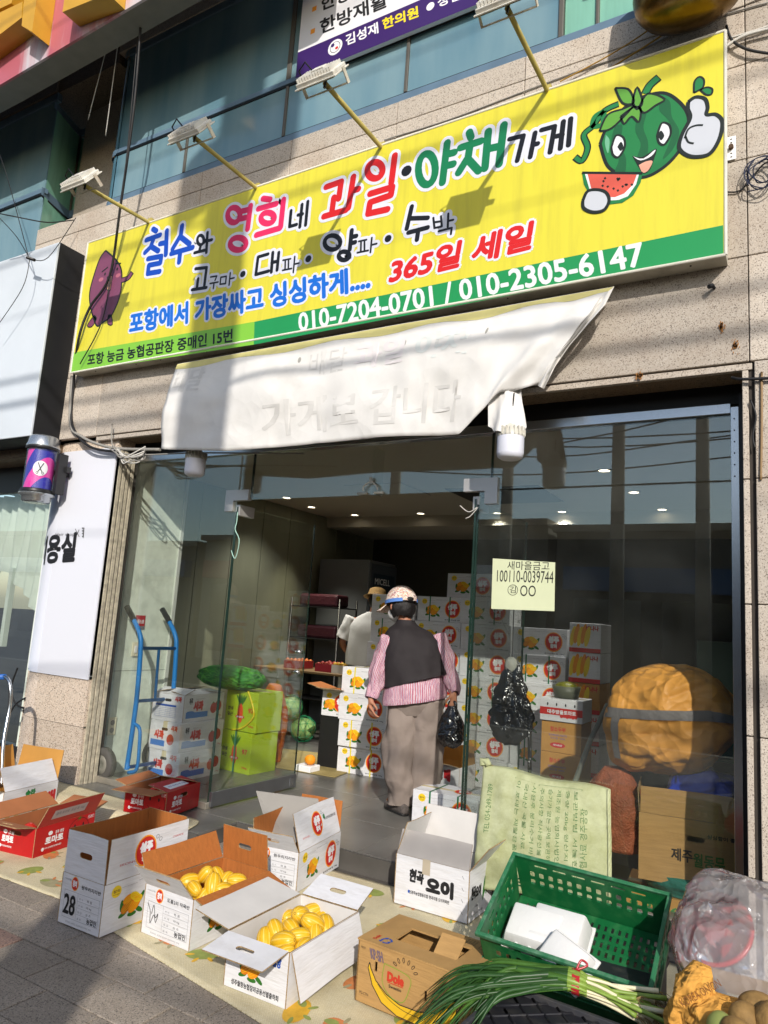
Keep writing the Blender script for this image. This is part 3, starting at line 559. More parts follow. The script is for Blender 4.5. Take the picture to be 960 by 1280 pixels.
# ---- floodlights on arms over the sign
LW=mat('lamp_white','d8d6cd',.45,var=.06,dirt=('a0845c',.3,14)); ARM=mat('arm_ochre','b5a65c',.5,var=.1,dirt=('7b6a35',.3,14))
def flood(px0,py0,tipx,tipy,reach,lab,pitch):
    a=P(px0,py0,YS_+.02); b=P(tipx,tipy,YS_-reach); t=empty('sign_floodlight',a,0,lab,'floodlight','floodlights on arms above the yellow sign')
    T=b-a; bm=BM(); tube(bm,[(0,0,-.02),T],.0145,8); obj('arm',bm,ARM,t)
    bm=BM(); box(bm,(-.02,-.01,-.03),(.02,.03,.02)); obj('wall_bracket',bm,ARM,t)
    m=Matrix.Translation(T)@Matrix.Rotation(R(pitch),4,'X')@Matrix.Scale(.74,4)
    bm=BM(); box(bm,(-.17,-.13,.045),(.17,.10,.075),m,bev=.006); 
    box(bm,(-.185,-.145,.036),(.185,.115,.046),m,bev=.003); obj('lamp_body',bm,LW,t)
    for q in range(13):
        bm=BM(); box(bm,(-.155+q*.0245,-.12,.075),(-.150+q*.0245,.09,.103),m); obj('cooling_fin',bm,LW,t)
    bm=BM(); box(bm,(-.05,-.05,.076),(.06,.03,.112),m,bev=.004); obj('driver_box',bm,LW,t)
    bm=BM(); plate(bm,rect(-.16,-.14,.16,.11),[],.004,m@Matrix.Translation((0,0,.034))); obj('lens',bm,mat('flood_lens','9a9a86',.2,spec=.8),t)
    bm=BM(); box(bm,(-.19,-.02,-.055),(.19,.02,-.048),m); box(bm,(-.195,-.02,-.055),(-.188,.02,.06),m); box(bm,(.188,-.02,-.055),(.195,.02,.06),m); obj('yoke',bm,mat('yoke_rusty','cfcabb',.5,var=.15,dirt=('8a5a30',.6,10)),t)
    bm=BM(); tube(bm,[m@Vector((-.05,0,.08)),m@Vector((-.12,.05,.17)),m@Vector((-.19,.03,.13)),m@Vector((-.16,0,.06))],.005,6); tube(bm,[T+Vector((0,0,-.03)),T+Vector((.01,0,.04))],.008,6); obj('lamp_cord',bm,BLACK,t)
    return t
flood(188,276,106,232,.75,'white floodlight above the sweet potato picture, farthest left on the sign',54)
flood(322,233,243,172,.75,'white floodlight on an arm rooted above the pink lettering',54)
flood(478,182,406,104,.75,'white floodlight in front of the window just under the purple notice',54)
flood(685,111,634,10,.75,'white floodlight cut by the top of the picture above the black lettering',54)
# ---- torn white banner under the sign
BT=crumple(mat('banner_cloth','d8d6d2',.75,var=.03,vs=3,dirt=('b3b0a8',.35,3)),3.5,.35,.03)
BY0=YS_+.03
bl=[(222,455),(768,358)]
top=[P(222,455,BY0),P(300,441,BY0),(P(400,423,BY0)),P(500,405,BY0),P(600,388,BY0),P(700,370,BY0),P(768,358,BY0)]
bot=[P(204,562,YS_-.06),P(290,564,YS_-.05),P(395,553,YS_-.04),P(490,545,YS_-.05),P(575,541,YS_-.05),P(628,492,YS_-.02),P(676,482,YS_+.02)]
def bann(u,v):
    u=min(max(u,0),1); k=len(top)-1; i=min(int(u*k),k-1); f=u*k-i
    def ip(a): 
        q0,q1,q2,q3=a[max(i-1,0)],a[i],a[i+1],a[min(i+2,k)]; return q1.lerp(q2,f)
    p=ip(top).lerp(ip(bot),v); n=noise.noise(Vector((u*9,v*2.2,.3)))*.035+noise.noise(Vector((u*22,v*6,4)))*.009
    n+= .03*math.sin(u*40+v*7)*max(0,u-.72)*3*v
    p.y-= (.02+n)*min(v*3,1)+.03*math.sin(v*3.14)
    p.z-=.012*math.sin(u*PI)*(v); return p
bm=BM(); nu,nv=110,30; g=[[bm.verts.new(bann(i/nu,j/nv)) for i in range(nu+1)] for j in range(nv+1)]
for j in range(nv):
    for i in range(nu): bm.faces.new((g[j][i],g[j+1][i],g[j+1][i+1],g[j][i+1]))
ban=obj('banner',bm,BT,None,True); tag(ban,'torn dirty white cloth banner hanging under the yellow sign over the shop front','banner')
md=ban.modifiers.new('thickness','SOLIDIFY'); md.thickness=.003
# gathered tail hanging to the lamp, and the ragged strip at the right end
bm=BM(); 
a=[P(612,478,YS_-.01),P(626,474,YS_-.03),P(640,478,YS_-.01),P(652,484,YS_+.02)]; b=[P(610,533,YS_-.05),P(624,540,YS_-.09),P(640,541,YS_-.07),P(657,533,YS_-.02)]
gg=[[bm.verts.new(a[min(int(i/4),2)].lerp(a[min(int(i/4),2)+1],(i%4)/4 if i<12 else 1).lerp(b[min(int(i/4),2)].lerp(b[min(int(i/4),2)+1],(i%4)/4 if i<12 else 1),j/12)+Vector((0,-.012*math.sin(i*1.1+j*.3)-.012*noise.noise(Vector((i*.7,j*.3,2))),random.uniform(-.018,.004) if j==12 else 0))) for i in range(13)] for j in range(13)]
for j in range(12):
    for i in range(12): bm.faces.new((gg[j][i],gg[j+1][i],gg[j+1][i+1],gg[j][i+1]))
obj('gathered_tail',bm,BT,ban,True)
bm=BM(); a=[P(768,358,YS_+.01),P(766,364,YS_-.01),P(758,372,YS_+.01)]
rows=[(768,358,750,372),(757,380,735,395),(735,405,706,432),(712,432,688,452),(694,458,674,478),(680,486,672,482)]
rg=[[bm.verts.new(P(q[0]+(q[2]-q[0])*t,q[1]+(q[3]-q[1])*t,YS_-.02-.03*math.sin(t*PI*2+j))) for t in (0,.25,.5,.75,1)] for j,q in enumerate(rows)]
for j in range(5):
    for i in range(4): bm.faces.new((rg[j][i],rg[j+1][i],rg[j+1][i+1],rg[j][i+1]))
obj('torn_edge',bm,BT,ban,True)
FG0=mat('eyelet_grey','9a9890',.5); pr=Print(); YST=mat('reflected_yellow','cfc683',.8,var=.1)
for k in range(30): pr.poly([(k/30,.93-.02*math.sin(k)),((k+1)/30,.93-.02*math.sin(k+1)),((k+1)/30,.995),(k/30,.995)],YST,1)  # yellow reflection on the banner's top edge, put into the print colour
for x,y in ((.30,.8),(.52,.8),(.70,.78)): pr.ell(x,y,.003,.03,FG0,2)
FG=mat('faded_grey','cac8c4',.8,var=.1,vs=9); FP=mat('faded_pink','d6d0d0',.8); FGr=mat('faded_green','ced2cf',.8)
pr.text('배달',.012,.62,.085,.90,FG,.010,1); pr.text('가게로 갑니다',.235,.10,.66,.42,FG,.006,1)
pr.text('과일',.42,.62,.52,.86,FP,.012,1); pr.text('야채',.55,.62,.66,.86,FGr,.012,1); pr.text('배달',.32,.62,.40,.86,FG,.0,1)
pr.build('faded_print_and_reflection',ban,None,.0,lambda x,y,d: bann(x,1-y)+Vector((0,-.0016,0)))
# the strip along its top is a painted yellow reflection
# ---- purple and white notice on the upper window
nt_=empty('clinic_notice',(0,0,0),0,'white and purple clinic notice on the upper window above the third floodlight','sign')
yN=YG-.03
def S3(px_,py_): p=P(px_,py_,yN); return (p.x,p.z)
q=S3(370,92); x0=S3(373,60)[0]; zb=5.43; zt=5.575; x1=-1.6
bm=BM(); box(bm,(x0,yN,zb),(x1,yN+.03,6.6)); obj('notice_board',bm,mat('notice_white','e2e2e6',.4,var=.02),nt_)
pr=Print(); PUR=mat('notice_purple','3b2263',.4); zt=S3(374,65)[1]
pr.rect(x0,zb,x1,zt,PUR,1)
def s3(t,bl,tr,m,bold=.03): a,b2=S3(*bl),S3(*tr); pr.text(t,a[0],a[1],b2[0],b2[1],m,bold,2)
YEL=mat('notice_yellow','e9d22a',.4)
def s7(t,bl_,br_,tl_,m,bold=.03): a,b2,c=S3(*bl_),S3(*br_),S3(*tl_); pr.text(t,a[0],a[1],0,0,m,bold,2,None,0,0,((b2[0]-a[0],b2[1]-a[1]),(c[0]-a[0],c[1]-a[1])))
s7('김성재',(433,57),(473,41),(432,44),PW); s7('한의원',(479,37),(523,21),(478,24),YEL,.04); s7('상담전화',(548,9),(610,-13),(547,-3),PW); pr.ell(*S3(538,8),.03,.03,PW,2); pr.ell(*S3(419,59),.063,.063,PW,2); pr.ell(*S3(419,59),.046,.046,GREYI,3); pr.ell(*S3(419,59),.04,.04,PW,4); pr.ell(*S3(416,57),.016,.016,PUR,5); pr.ell(*S3(421,60),.014,.012,PR,5)
s7('한방재활',(401,43),(485,8),(400,25),INK,.03); s7('한방내과',(402,14),(480,-18),(401,-4),INK,.03)
for q in ((391,39),(393,11)): c=S3(*q); pr.rect(c[0]-.02,c[1]-.02,c[0]+.02,c[1]+.02,PRO,2)
pr.build('notice_print',nt_,face_m((0,yN,0),(1,0,0),(0,-1,0)),.0004)
# ---- hair shop lightbox
hs=empty('hair_shop_lightbox',(0,0,0),0,'blank white lightbox sign with black side above the hair shop','sign')
bm=BM(); box(bm,(-9,3.44,2.79),(-5.475,3.46,4.51),bev=.004); obj('face_panel',bm,mat('lightbox_white','cfd6dd',.4,var=.02,dirt=('a8b0b5',.25,2)),hs)
bm=BM(); box(bm,(-9,3.46,2.785),(-5.47,YG+.02,4.515)); obj('lightbox_case',bm,mat('case_black','16171a',.6),hs)
# ---- big neighbouring sign with raised yellow letters
bs=empty('raised_letter_sign',(0,0,0),0,'pink and white sign with raised yellow letters at the upper left corner','sign')
yB=3.05; pz=P(0,106,yB).z; pz2=P(181,0,yB).z
bm=BM(); prism(bm,[(-10,pz-.06),(P(0,106,yB).x,pz),(-2.6,pz2+.08),(-2.6,9),(-10,9)],yB,yB+.02)
SP=bpy.data.materials.new('streaked_pink'); SP.use_nodes=True; b=SP.node_tree.nodes['Principled BSDF']; n=SP.node_tree.nodes; l=SP.node_tree.links; b.inputs['Roughness'].default_value=.45
tc=n.new('ShaderNodeTexCoord'); mp=n.new('ShaderNodeMapping'); mp.inputs['Scale'].default_value=(2.6,1,.35); t=n.new('ShaderNodeTexNoise'); t.inputs['Scale'].default_value=1.1; t.inputs['Detail'].default_value=7; t.inputs['Roughness'].default_value=.6; l.new(tc.outputs['Object'],mp.inputs[0]); l.new(mp.outputs[0],t.inputs['Vector'])
cr=n.new('ShaderNodeValToRGB'); e=cr.color_ramp.elements; e[0].position=.42; e[0].color=(*lin('b3606c'),1); e[1].position=.58; e[1].color=(*lin('c6bfc6'),1); l.new(t.outputs[0],cr.inputs[0]); l.new(cr.outputs[0],b.inputs['Base Color'])
obj('sign_face',bm,SP,bs)
bm=BM(); prism(bm,[(-10,pz-.06),(P(0,106,yB).x,pz),(-2.6,pz2+.08),(-2.6,9),(-10,9)],yB+.02,yB+.22); obj('sign_case',bm,mat('case_grey','77756c',.5,var=.1),bs)
LY=mat('letter_yellow','c99a2c',.4,spec=.5,var=.05)
def letter(pts):
    bm=BM(); prism(bm,[ (P(x,y,yB-.16).x,P(x,y,yB-.16).z) for x,y in pts],yB-.16,yB-.002); obj('raised_letter',bm,LY,bs)
letter([(78,15),(84,-25),(140,-52),(135,-8)]); letter([(27,32),(32,-20),(50,-30),(40,40)]); letter([(-30,66),(-30,30),(28,2),(27,22)]); letter([(-30,25),(-30,-12),(8,-30),(24,-22),(14,4)])
bm=BM(); tube(bm,[P(36,88,3.2),P(46,97,3.5)],.018,6); obj('stay_bolt',bm,mat('bolt_beige','8f8468',.6),bs)
# ================================================================ SHOP FRONT
sf=empty('glazed_storefront',(0,0,0),0,'frameless glass shop front of the fruit shop with its double door open','shop front')
ZT=2.635
def pane(x0,x1,z0,z1,name='glass_pane',y=YP,par=sf,m=GLASS):
    bm=BM(); box(bm,(x0,y,z0),(x1,y+.010,z1)); return obj(name,bm,m,par)
pane(-4.87,-3.615,.145,ZT); pane(-3.60,-3.49,2.30,ZT); pane(-3.48,-1.61,2.285,ZT); pane(-1.68,-.30,.145,2.28); pane(-1.60,-.30,2.29,ZT)
for x,z0,z1 in ((-3.485,2.30,ZT),(-1.605,2.30,ZT),(-3.61,.145,2.2),(-1.685,.145,2.2)): bm=BM(); box(bm,(x-.006,YP-.001,z0),(x+.005,YP+.014,z1)); obj('glass_joint',bm,GEDGE,sf)
bm=BM(); box(bm,(-2.46,YP+.012,2.30),(-2.45,YP+.14,2.62)); obj('glass_fin',bm,GLASS,sf)
# sill, head and mirror-steel frame at the right
SIL=mat('sill_metal','a39d90',.4,metal=.5,var=.12,dirt=('5f584c',.5,9))
for x0,x1 in ((-4.88,-3.60),(-1.69,-.30)): bm=BM(); box(bm,(x0,YP-.03,.10),(x1,YP+.05,.145),bev=.004); obj('sill',bm,SIL,sf)
bm=BM(); box(bm,(-4.895,YP-.02,.10),(-4.87,YP+.03,ZT)); obj('side_frame',bm,mat('frame_cream','bdb7a6',.5,var=.1),sf)
bm=BM(); box(bm,(-4.88,YP-.02,ZT),(-.30,YP+.05,ZT+.055),bev=.003); obj('head_frame',bm,STEEL,sf)
bm=BM(); box(bm,(-4.9,YP+.0,ZT+.055),(-.2,YP+.08,2.9)); obj('head_shade_infill',bm,mat('head_shade','0c0c0d',.5),sf)  # recess shadow above the frame is put into the black colour
bm=BM(); box(bm,(-.30,YP-.035,.10),(-.262,YP+.05,ZT+.03),bev=.002); obj('jamb_frame',bm,STEEL,sf)
bm=BM(); box(bm,(-.262,YP-.03,.10),(-.245,YP+.05,ZT+.1)); box(bm,(-.235,YP-.02,.05),(-.20,YP+.05,2.8)); box(bm,(-.245,YP+.0,.05),(-.2,YP+.06,2.8)); obj('jamb_black',bm,BLACK,sf)
bm=BM()
for q in range(6): tube(bm,[(-.283,YP-.034,2.6-q*.06),(-.283,YP-.038,2.6-q*.06)],.004,6)
obj('rivet',bm,DARK,sf)['kind']='stuff'
# corner patch fittings
PF=mat('patch_steel','c3c0bd',.32,metal=.5,bump=.02)
def lpatch(x,z,s):
    bm=BM(); plate(bm,[(x-s*.12,z-.08),(x-s*.04,z-.08),(x-s*.04,z),(x+s*.10,z),(x+s*.10,z+.08),(x-s*.12,z+.08)] if s>0 else [(x+.12,z-.08),(x+.12,z+.08),(x-.10,z+.08),(x-.10,z),(x+.04,z),(x+.04,z-.08)],[],.04,face_m((0,YP-.015,0),(1,0,0),(0,-1,0))); return obj('patch_fitting',bm,PF,sf)
lpatch(-3.60,2.28,1); lpatch(-1.68,2.28,-1)
bm=BM(); tube(bm,[(-2.45,YP-.01,2.36),(-2.45,YP-.02,2.40)],.012,8); obj('spider_hub',bm,LW,sf)
for s in (-1,1):
    bm=BM(); tube(bm,spline([(-2.45,YP-.015,2.375),(-2.45+s*.05,YP-.02,2.34),(-2.45+s*.055,YP-.015,2.31)],4),.006,6); tube(bm,[(-2.45+s*.03,YP-.012,2.295),(-2.45+s*.10,YP-.012,2.295)],.009,6); obj('spider_arm',bm,LW,sf)
# doors
def door(x,s,ang,lab):
    d=empty('glass_door',(x,YP,0),R(ang),lab,'door'); W_=.93
    bm=BM(); box(bm,(0 if s>0 else -W_,-.006,.215),(W_ if s>0 else 0,.006,2.235)); obj('pane',bm,GLASS,d)
    bm=BM(); box(bm,((0 if s>0 else -W_)+.0,-.022,.115),((W_ if s>0 else 0),.022,.215),bev=.003); obj('bottom_rail',bm,ALU,d)
    bm=BM(); e=W_ if s>0 else -W_; box(bm,(min(e,e+s*.004),-.0065,.215),(max(e,e+s*.004),.0065,2.235)); box(bm,(min(0,-s*.004),-.0065,.215),(max(0,-s*.004),.0065,2.235)); obj('glass_edge',bm,GEDGE,d)
    bm=BM(); box(bm,(0 if s>0 else -.16,-.02,2.17),(.16 if s>0 else 0,.02,2.25),bev=.002); obj('top_patch',bm,PF,d)
    for z in (1.02,1.18):
        bm=BM(); lathe(bm,[(.014,-.03),(.016,0),(.014,.03)],10,Matrix.Translation((s*(W_-.09),0,z))@Matrix.Rotation(R(90),4,'X')); obj('handle_bolt',bm,STEEL,d)
    bm=BM(); box(bm,(s*(W_-.06)-.02,-.025,.13),(s*(W_-.06)+.02,-.021,.19)); obj('lock_plate',bm,STEEL,d)
    return d
door(-3.60,1,88,'left leaf of the glass door, folded inward beside the apple cartons')
dr=door(-1.70,-1,-90,'right leaf of the glass door, folded inward behind the handwritten paper notice')
# plastic string tied to the hinges
wire('string',[P(575,632,YP-.03),P(586,640,YP-.03),P(597,634,YP-.03),P(588,645,YP-.03),P(582,648,YP-.03)],.003,CABLEW,'white string tied under the right door hinge','string')
wire('string',[P(297,640,YP-.02),P(296,652,YP-.02),P(294,662,YP-.03),P(299,676,YP-.03),P(294,698,YP-.03),P(289,688,YP-.03)],.0035,mat('string_mint','a8cfc0',.6),'thin green and white string hanging under the left door hinge','string')
# notice on the glass
def sheet(name,tl,tr,br,bl_,y,t,m,lab,cat):
    q=[P(*tl,y),P(*tr,y),P(*br,y),P(*bl_,y)]; bm=BM(); a=[bm.verts.new(v) for v in q]; b=[bm.verts.new(v+Vector((0,t,0))) for v in q]; bm.faces.new(a[::-1]); bm.faces.new(b)
    for i in range(4): bm.faces.new((a[i],a[(i+1)%4],b[(i+1)%4],b[i]))
    return tag(obj(name,bm,m),lab,cat)
pn=sheet('paper_notice',(616,698),(694,703),(693,764),(614,761),YP-.004,.001,mat('paper_cream','ccd2ae',.8,var=.03),'cream paper with a handwritten bank account number taped to the glass','paper notice')
pr=Print()
def T2(x,y): p=P(x,y,YP-.005); return (p.x,p.z)
def s4(t,bl,tr,m,bold=0): a,b2=T2(*bl),T2(*tr); pr.text(t,a[0],a[1],b2[0],b2[1],m,bold,2)
s4('새마을금고',(634,712),(687,702),INK); s4('100110-0039744',(621,727),(692,714),INK); s4('김',(637,741),(645,733),INK); s4('OO',(650,745),(670,732),INK)
c=T2(641,737.5); pr.line([(c[0]+.03*math.cos(R(a)),c[1]+.03*math.sin(R(a))) for a in range(0,361,24)],.003,INK,2)
pr.build('handwriting',pn,face_m((0,YP-.0045,0),(1,0,0),(0,-1,0)),.0003)
# two bulbs hanging from the banner lamps
def bulb(px_,py_,y,lab):
    p=P(px_,py_,y); t=empty('light_bulb',p,0,lab,'light bulb')
    bm=BM(); lathe(bm,[(.0,-.075),(.05,-.072),(.068,-.06),(.073,-.04),(.073,.05)],28,cap=False); obj('diffuser',bm,mat('bulb_frost','d9dbe6',.35,spec=.6),t)
    bm=BM(); lathe(bm,[(.074,.05),(.072,.075),(.055,.10),(.03,.125),(.022,.16),(.0,.16)],28,cap=False); obj('heat_sink',bm,mat('bulb_white','c2bfb4',.4),t)
    for q in range(20):
        a=q*PI/10; m=Matrix.Rotation(a,4,'Z'); bm=BM(); box(bm,(.055,-.003,.055),(.078,.003,.10),m); obj('cooling_fin',bm,mat('bulb_white','c2bfb4',.4),t)
    bm=BM(); tube(bm,[(0,0,.15),(.01,0,.30)],.004,5); obj('lamp_cord',bm,CABLE,t)
bulb(244,583,YS_+.06,'white led bulb hanging under the left end of the torn banner'); bulb(638,558,YS_-.02,'white led bulb wrapped in the gathered tail of the banner')
# ---- barber pole
bpq=P(50,588,3.55); bp=empty('barber_pole',bpq,0,'blue and pink barber pole lamp with a scissors emblem on the white pillar','barber pole')
bm=BM(); rr_=.120; lathe(bm,[(rr_-.012,-.175),(rr_-.012,.175)],32,cap=False)
BPM=bpy.data.materials.new('barber_stripes'); BPM.use_nodes=True; b=BPM.node_tree.nodes['Principled BSDF']; n=BPM.node_tree.nodes; l=BPM.node_tree.links; b.inputs['Roughness'].default_value=.35
tc=n.new('ShaderNodeTexCoord'); wv=n.new('ShaderNodeTexWave'); wv.wave_type='BANDS'; wv.bands_direction='DIAGONAL'; wv.inputs['Scale'].default_value=1.9; mp=n.new('ShaderNodeMapping'); mp.inputs['Scale'].default_value=(1.7,0,-1.0); mp.inputs['Rotation'].default_value=(0,0,0); l.new(tc.outputs['Object'],mp.inputs[0]); l.new(mp.outputs[0],wv.inputs[0]); cr=n.new('ShaderNodeValToRGB'); cr.color_ramp.interpolation='CONSTANT'; e=cr.color_ramp.elements; e[0].color=(*lin('2a2a9c'),1); e[1].position=.5; e[1].color=(*lin('d83aa0'),1); l.new(wv.outputs[0],cr.inputs[0]); l.new(cr.outputs[0],b.inputs['Base Color'])
obj('striped_drum',bm,BPM,bp)
bm=BM(); lathe(bm,[(rr_,-.185),(rr_,.185)],32,cap=False); obj('clear_tube',bm,glass('barber_glass',(.96,.96,.96),dirt=.01,boost=.8),bp)
bm=BM(); lathe(bm,[(rr_+.008,.175),(rr_+.012,.20),(rr_+.002,.225),(rr_-.005,.27),(rr_-.02,.285),(.0,.285)],32); obj('top_cap',bm,mat('cap_silver','b4b9bd',.25,metal=.8),bp)
bm=BM(); lathe(bm,[(rr_+.006,.165),(rr_+.014,.18),(rr_+.006,.20)],32,cap=False); obj('top_ring',bm,BLACK,bp)
bm=BM(); lathe(bm,[(rr_+.012,-.20),(rr_+.016,-.185),(rr_+.006,-.165)],32,cap=False); obj('bottom_ring',bm,BLACK,bp)
bm=BM(); lathe(bm,[(.0,-.275),(rr_-.035,-.275),(rr_-.01,-.262),(rr_-.008,-.225),(rr_+.018,-.215),(rr_+.018,-.20)],32,cap=False); obj('bottom_cap',bm,mat('cap_silver','b4b9bd',.25,metal=.8),bp)
bm=BM(); box(bm,(rr_-.01,.06,-.19),(rr_+.035,.14,.15),bev=.004); box(bm,(.0,.09,-.02),(rr_,.30,.02)); box(bm,(rr_+.03,.12,.0),(rr_+.06,.16,.05)); obj('bracket',bm,DARK,bp)
ca=math.atan2(-bpq.y,-bpq.x); pr=Print()
for k in range(-12,12): x0,x1=k*.0052,(k+1)*.0052; y0,y1=(max(0,.0625**2-x0*x0))**.5,(max(0,.0625**2-x1*x1))**.5; pr.poly([(x0,-y0-1e-5),(x1,-y1-1e-5),(x1,y1+1e-5),(x0,y0+1e-5)],PW,1)
for s in (-1,1):
    pr.line([(-s*.022,.045),(s*.005,-.012),(s*.016,-.028)],.0075,INK,6); pr.line([(s*.022+.009*math.cos(a*.8),-.038+.009*math.sin(a*.8)) for a in range(9)],.004,INK,6)
pr.build('scissors_emblem',bp,None,.0006,lambda x,y,d: Vector(((rr_-.009+d)*math.cos(ca+x/rr_),(rr_-.009+d)*math.sin(ca+x/rr_),y)))
# ---- hair shop front at far left
hf=empty('hair_shop_storefront',(0,0,0),0,'glass front of the hair shop left of the white pillar','shop front')
pane(-8.5,-5.54,.2,2.45,par=hf,y=4.0); bm=BM(); box(bm,(-8.5,3.98,2.45),(-5.54,4.06,2.8)); obj('head_frame',bm,DARK,hf)
bm=BM(); box(bm,(-8.5,3.98,.05),(-5.54,4.06,.2)); obj('sill',bm,DARK,hf)
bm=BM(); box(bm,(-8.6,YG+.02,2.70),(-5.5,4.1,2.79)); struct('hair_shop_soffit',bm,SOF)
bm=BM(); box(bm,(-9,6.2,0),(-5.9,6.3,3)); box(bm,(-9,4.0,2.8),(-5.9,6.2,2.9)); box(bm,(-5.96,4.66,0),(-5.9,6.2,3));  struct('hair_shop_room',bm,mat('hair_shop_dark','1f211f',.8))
# curtain
bm=BM(); nx,nz=90,30; g=[]
for j in range(nz+1):
    t=j/nz; row=[]
    for i in range(nx+1):
        u=i/nx; x=-7.1+u*1.50; low=1.62+ .10*math.sin(u*5)-.28*max(0,1-abs(u-.62)*2.6)+.35*max(0,u-.85)*6*.6
        row.append(bm.verts.new((x,4.18+.03*math.sin(u*70+t*2)+.015*math.sin(u*31+t*5),2.46+(low-2.46)*t)))
    g.append(row)
for j in range(nz):
    for i in range(nx): bm.faces.new((g[j][i],g[j+1][i],g[j+1][i+1],g[j][i+1]))
tag(obj('curtain',bm,mat('curtain_sheer','cdd8d0',.8,var=.04),None,True),'pale gathered curtain behind the hair shop window','curtain')
bm=BM(); box(bm,(-6.62,4.15,1.0),(-6.57,4.2,1.75)); tag(obj('curtain_tail',bm,mat('curtain_sheer','cdd8d0',.8,var=.04)),'narrow pale curtain tail hanging at the edge of the hair shop window','curtain')
# salon chair
SCW=mat('chair_white','a9adaa',.4)
t=empty('salon_chair',(-6.15,4.75,.1),0,'dark salon chair with white arms behind the hair shop window','chair')
bm=BM(); box(bm,(-.28,-.26,.42),(.28,.26,.54),bev=.03); obj('seat',bm,BLACK,t)
bm=BM(); box(bm,(-.27,.2,.5),(.27,.3,1.0),Matrix.Rotation(R(-8),4,'X'),bev=.03); obj('backrest',bm,BLACK,t)
for s in (-1,1): bm=BM(); tube(bm,[(s*.31,-.25,.42),(s*.31,-.22,.72),(s*.31,.22,.74)],.022,8); tube(bm,[(s*.31,.22,.74),(s*.31,.05,.05)],.022,8); obj('arm',bm,SCW,t)
bm=BM(); lathe(bm,[(.26,0),(.26,.03),(.06,.05),(.04,.42)],20); obj('base',bm,STEEL,t)
t=empty('basin_stand',(-6.1,5.3,.1),0,'white wash basin on struts behind the salon chair','basin')
bm=BM(); lathe(bm,[(.0,1.0),(.18,1.0),(.26,1.1),(.27,1.16),(.24,1.16)],20); obj('bowl',bm,SCW,t)
for s in (-1,1): bm=BM(); tube(bm,[(s*.2,-.1,1.0),(s*.32,-.2,0)],.02,6); obj('leg',bm,SCW,t)
# silver cart handle at the left edge
t=empty('shopping_trolley',(0,0,0),0,'silver tubular trolley frame with a blue grip at the left edge of the picture','trolley')
bm=BM(); tube(bm,spline([P(-25,848,3.3),P(-2,846,3.3),P(9,848,3.3),P(13,862,3.3),P(11,890,3.3),P(4,930,3.25),P(2,985,3.2)],5),.014,8); obj('frame',bm,STEEL,t)
bm=BM(); tube(bm,[P(-22,847,3.3),P(6,846,3.3)],.02,8); obj('grip',bm,mat('grip_blue','2a62b0',.4),t)
bm=BM(); lathe(bm,[(.035,-.012),(.05,0),(.035,.012)],16,Matrix.Translation(P(0,998,3.2))@Matrix.Rotation(R(90),4,'Y')); obj('wheel',bm,BLACK,t)
wire('cable',[P(22,835,3.9),P(14,860,3.9),P(20,880,3.9),P(36,885,3.9),P(36,872,3.9),P(20,880,3.9),P(8,900,3.9)],.008,CABLE,'black cable looped on the hair shop front','cable')
# ================================================================ CABLES AND DUCT ON THE FACADE
yc=YS_-.02
wire('cable',[P(178,0,3.2),P(168,130,3.3),P(150,262,3.45),P(137,345,yc-.01),P(112,385,yc-.01),P(98,425,yc-.01),P(92,480,YG-.02),P(90,530,YG-.02),P(112,558,YG-.03),P(150,565,YG+.0)],.011,CABLE,'black cable dropping down the facade across the sweet potato picture')
wire('cable',[P(176,0,3.25),P(160,180,3.35),P(146,290,3.46),P(140,330,yc-.01),P(128,400,yc-.005),P(100,455,yc-.01)],.005,CABLE,'thin black cable beside the thick one crossing the sweet potato picture')
wire('cable',[P(90,470,YG-.02),P(88,530,YG-.02),P(101,545,YG-.03),P(122,555,YG-.03),P(150,561,YG-.0),P(200,562,YG+.02)],.013,CABLEG,'thick grey cable curving down to the top of the glass front')
for i,(a,b_) in enumerate((((137,45),(110,150)),((150,35),(132,170)))):
    wire('cord',[P(*a,3.35),P((a[0]+b_[0])/2,(a[1]+b_[1])/2,3.4),P(*b_,3.5)],.004,CABLEW,('white dashed cord hanging before the dark recess','white cord hanging at the rounded window corner')[i],'cord')
wire('cable',[P(-10,265,3.1),P(25,272,3.2),P(60,278,3.4),P(92,275,3.6)],.005,CABLE,'thin black cable with a splice before the left window bay')
for i,pp in enumerate(([(-5,180),(10,225),(36,322)],[(-5,268),(20,295),(37,323)],[(37,323),(60,322),(95,272)],[(37,325),(28,360),(-5,410)])):
    wire('cable',[P(x,y,3.30) for x,y in pp],.0035,CABLE,('thin cable falling from the left edge to the knot','lower thin cable from the left edge to the knot','thin cable rising from the knot to the recess','thin cable hanging below the knot over the white lightbox')[i],'cable')
bm=BM(); tube(bm,[P(34,322,3.3),P(43,325,3.3)],.014,6); tag(obj('cable_splice',bm,BLACK),'black taped splice where the thin cables meet','splice')
# bundle at the top left corner of the glass
rr=random.Random(5)
for q in range(9):
    a=P(140+rr.uniform(-6,10),560+rr.uniform(0,8),3.68); c=P(150+rr.uniform(0,30),568+rr.uniform(0,10),3.66); d=P(182,556+rr.uniform(0,14),3.72)
    wire('cable',[a,(a+c)/2+Vector((0,0,-.04)),c,d],.005,CABLEG if q%2 else CABLEW,['lowest','second','third','fourth','middle','sixth','seventh','eighth','uppermost'][q]+' strand of the tangled wires at the top left of the glass','cable','tangled wires at the top of the glass')
wire('cable',[P(140,330+200,3.66),P(150,566,3.68),P(250,566,3.74),P(380,567,3.76)],.006,CABLEG,'grey wire running along the head of the glass','cable')
wire('cable',[P(560,190,YG-.02),P(620,158,YG-.02),P(700,112,YG-.02),P(745,95,YG-.02),P(800,62,YG-.03),P(850,30,YG-.03),P(900,4,YG-.05),P(960,-25,YG-.06)],.005,CABLEO,'ochre cable rising along the top of the yellow sign to the duct')
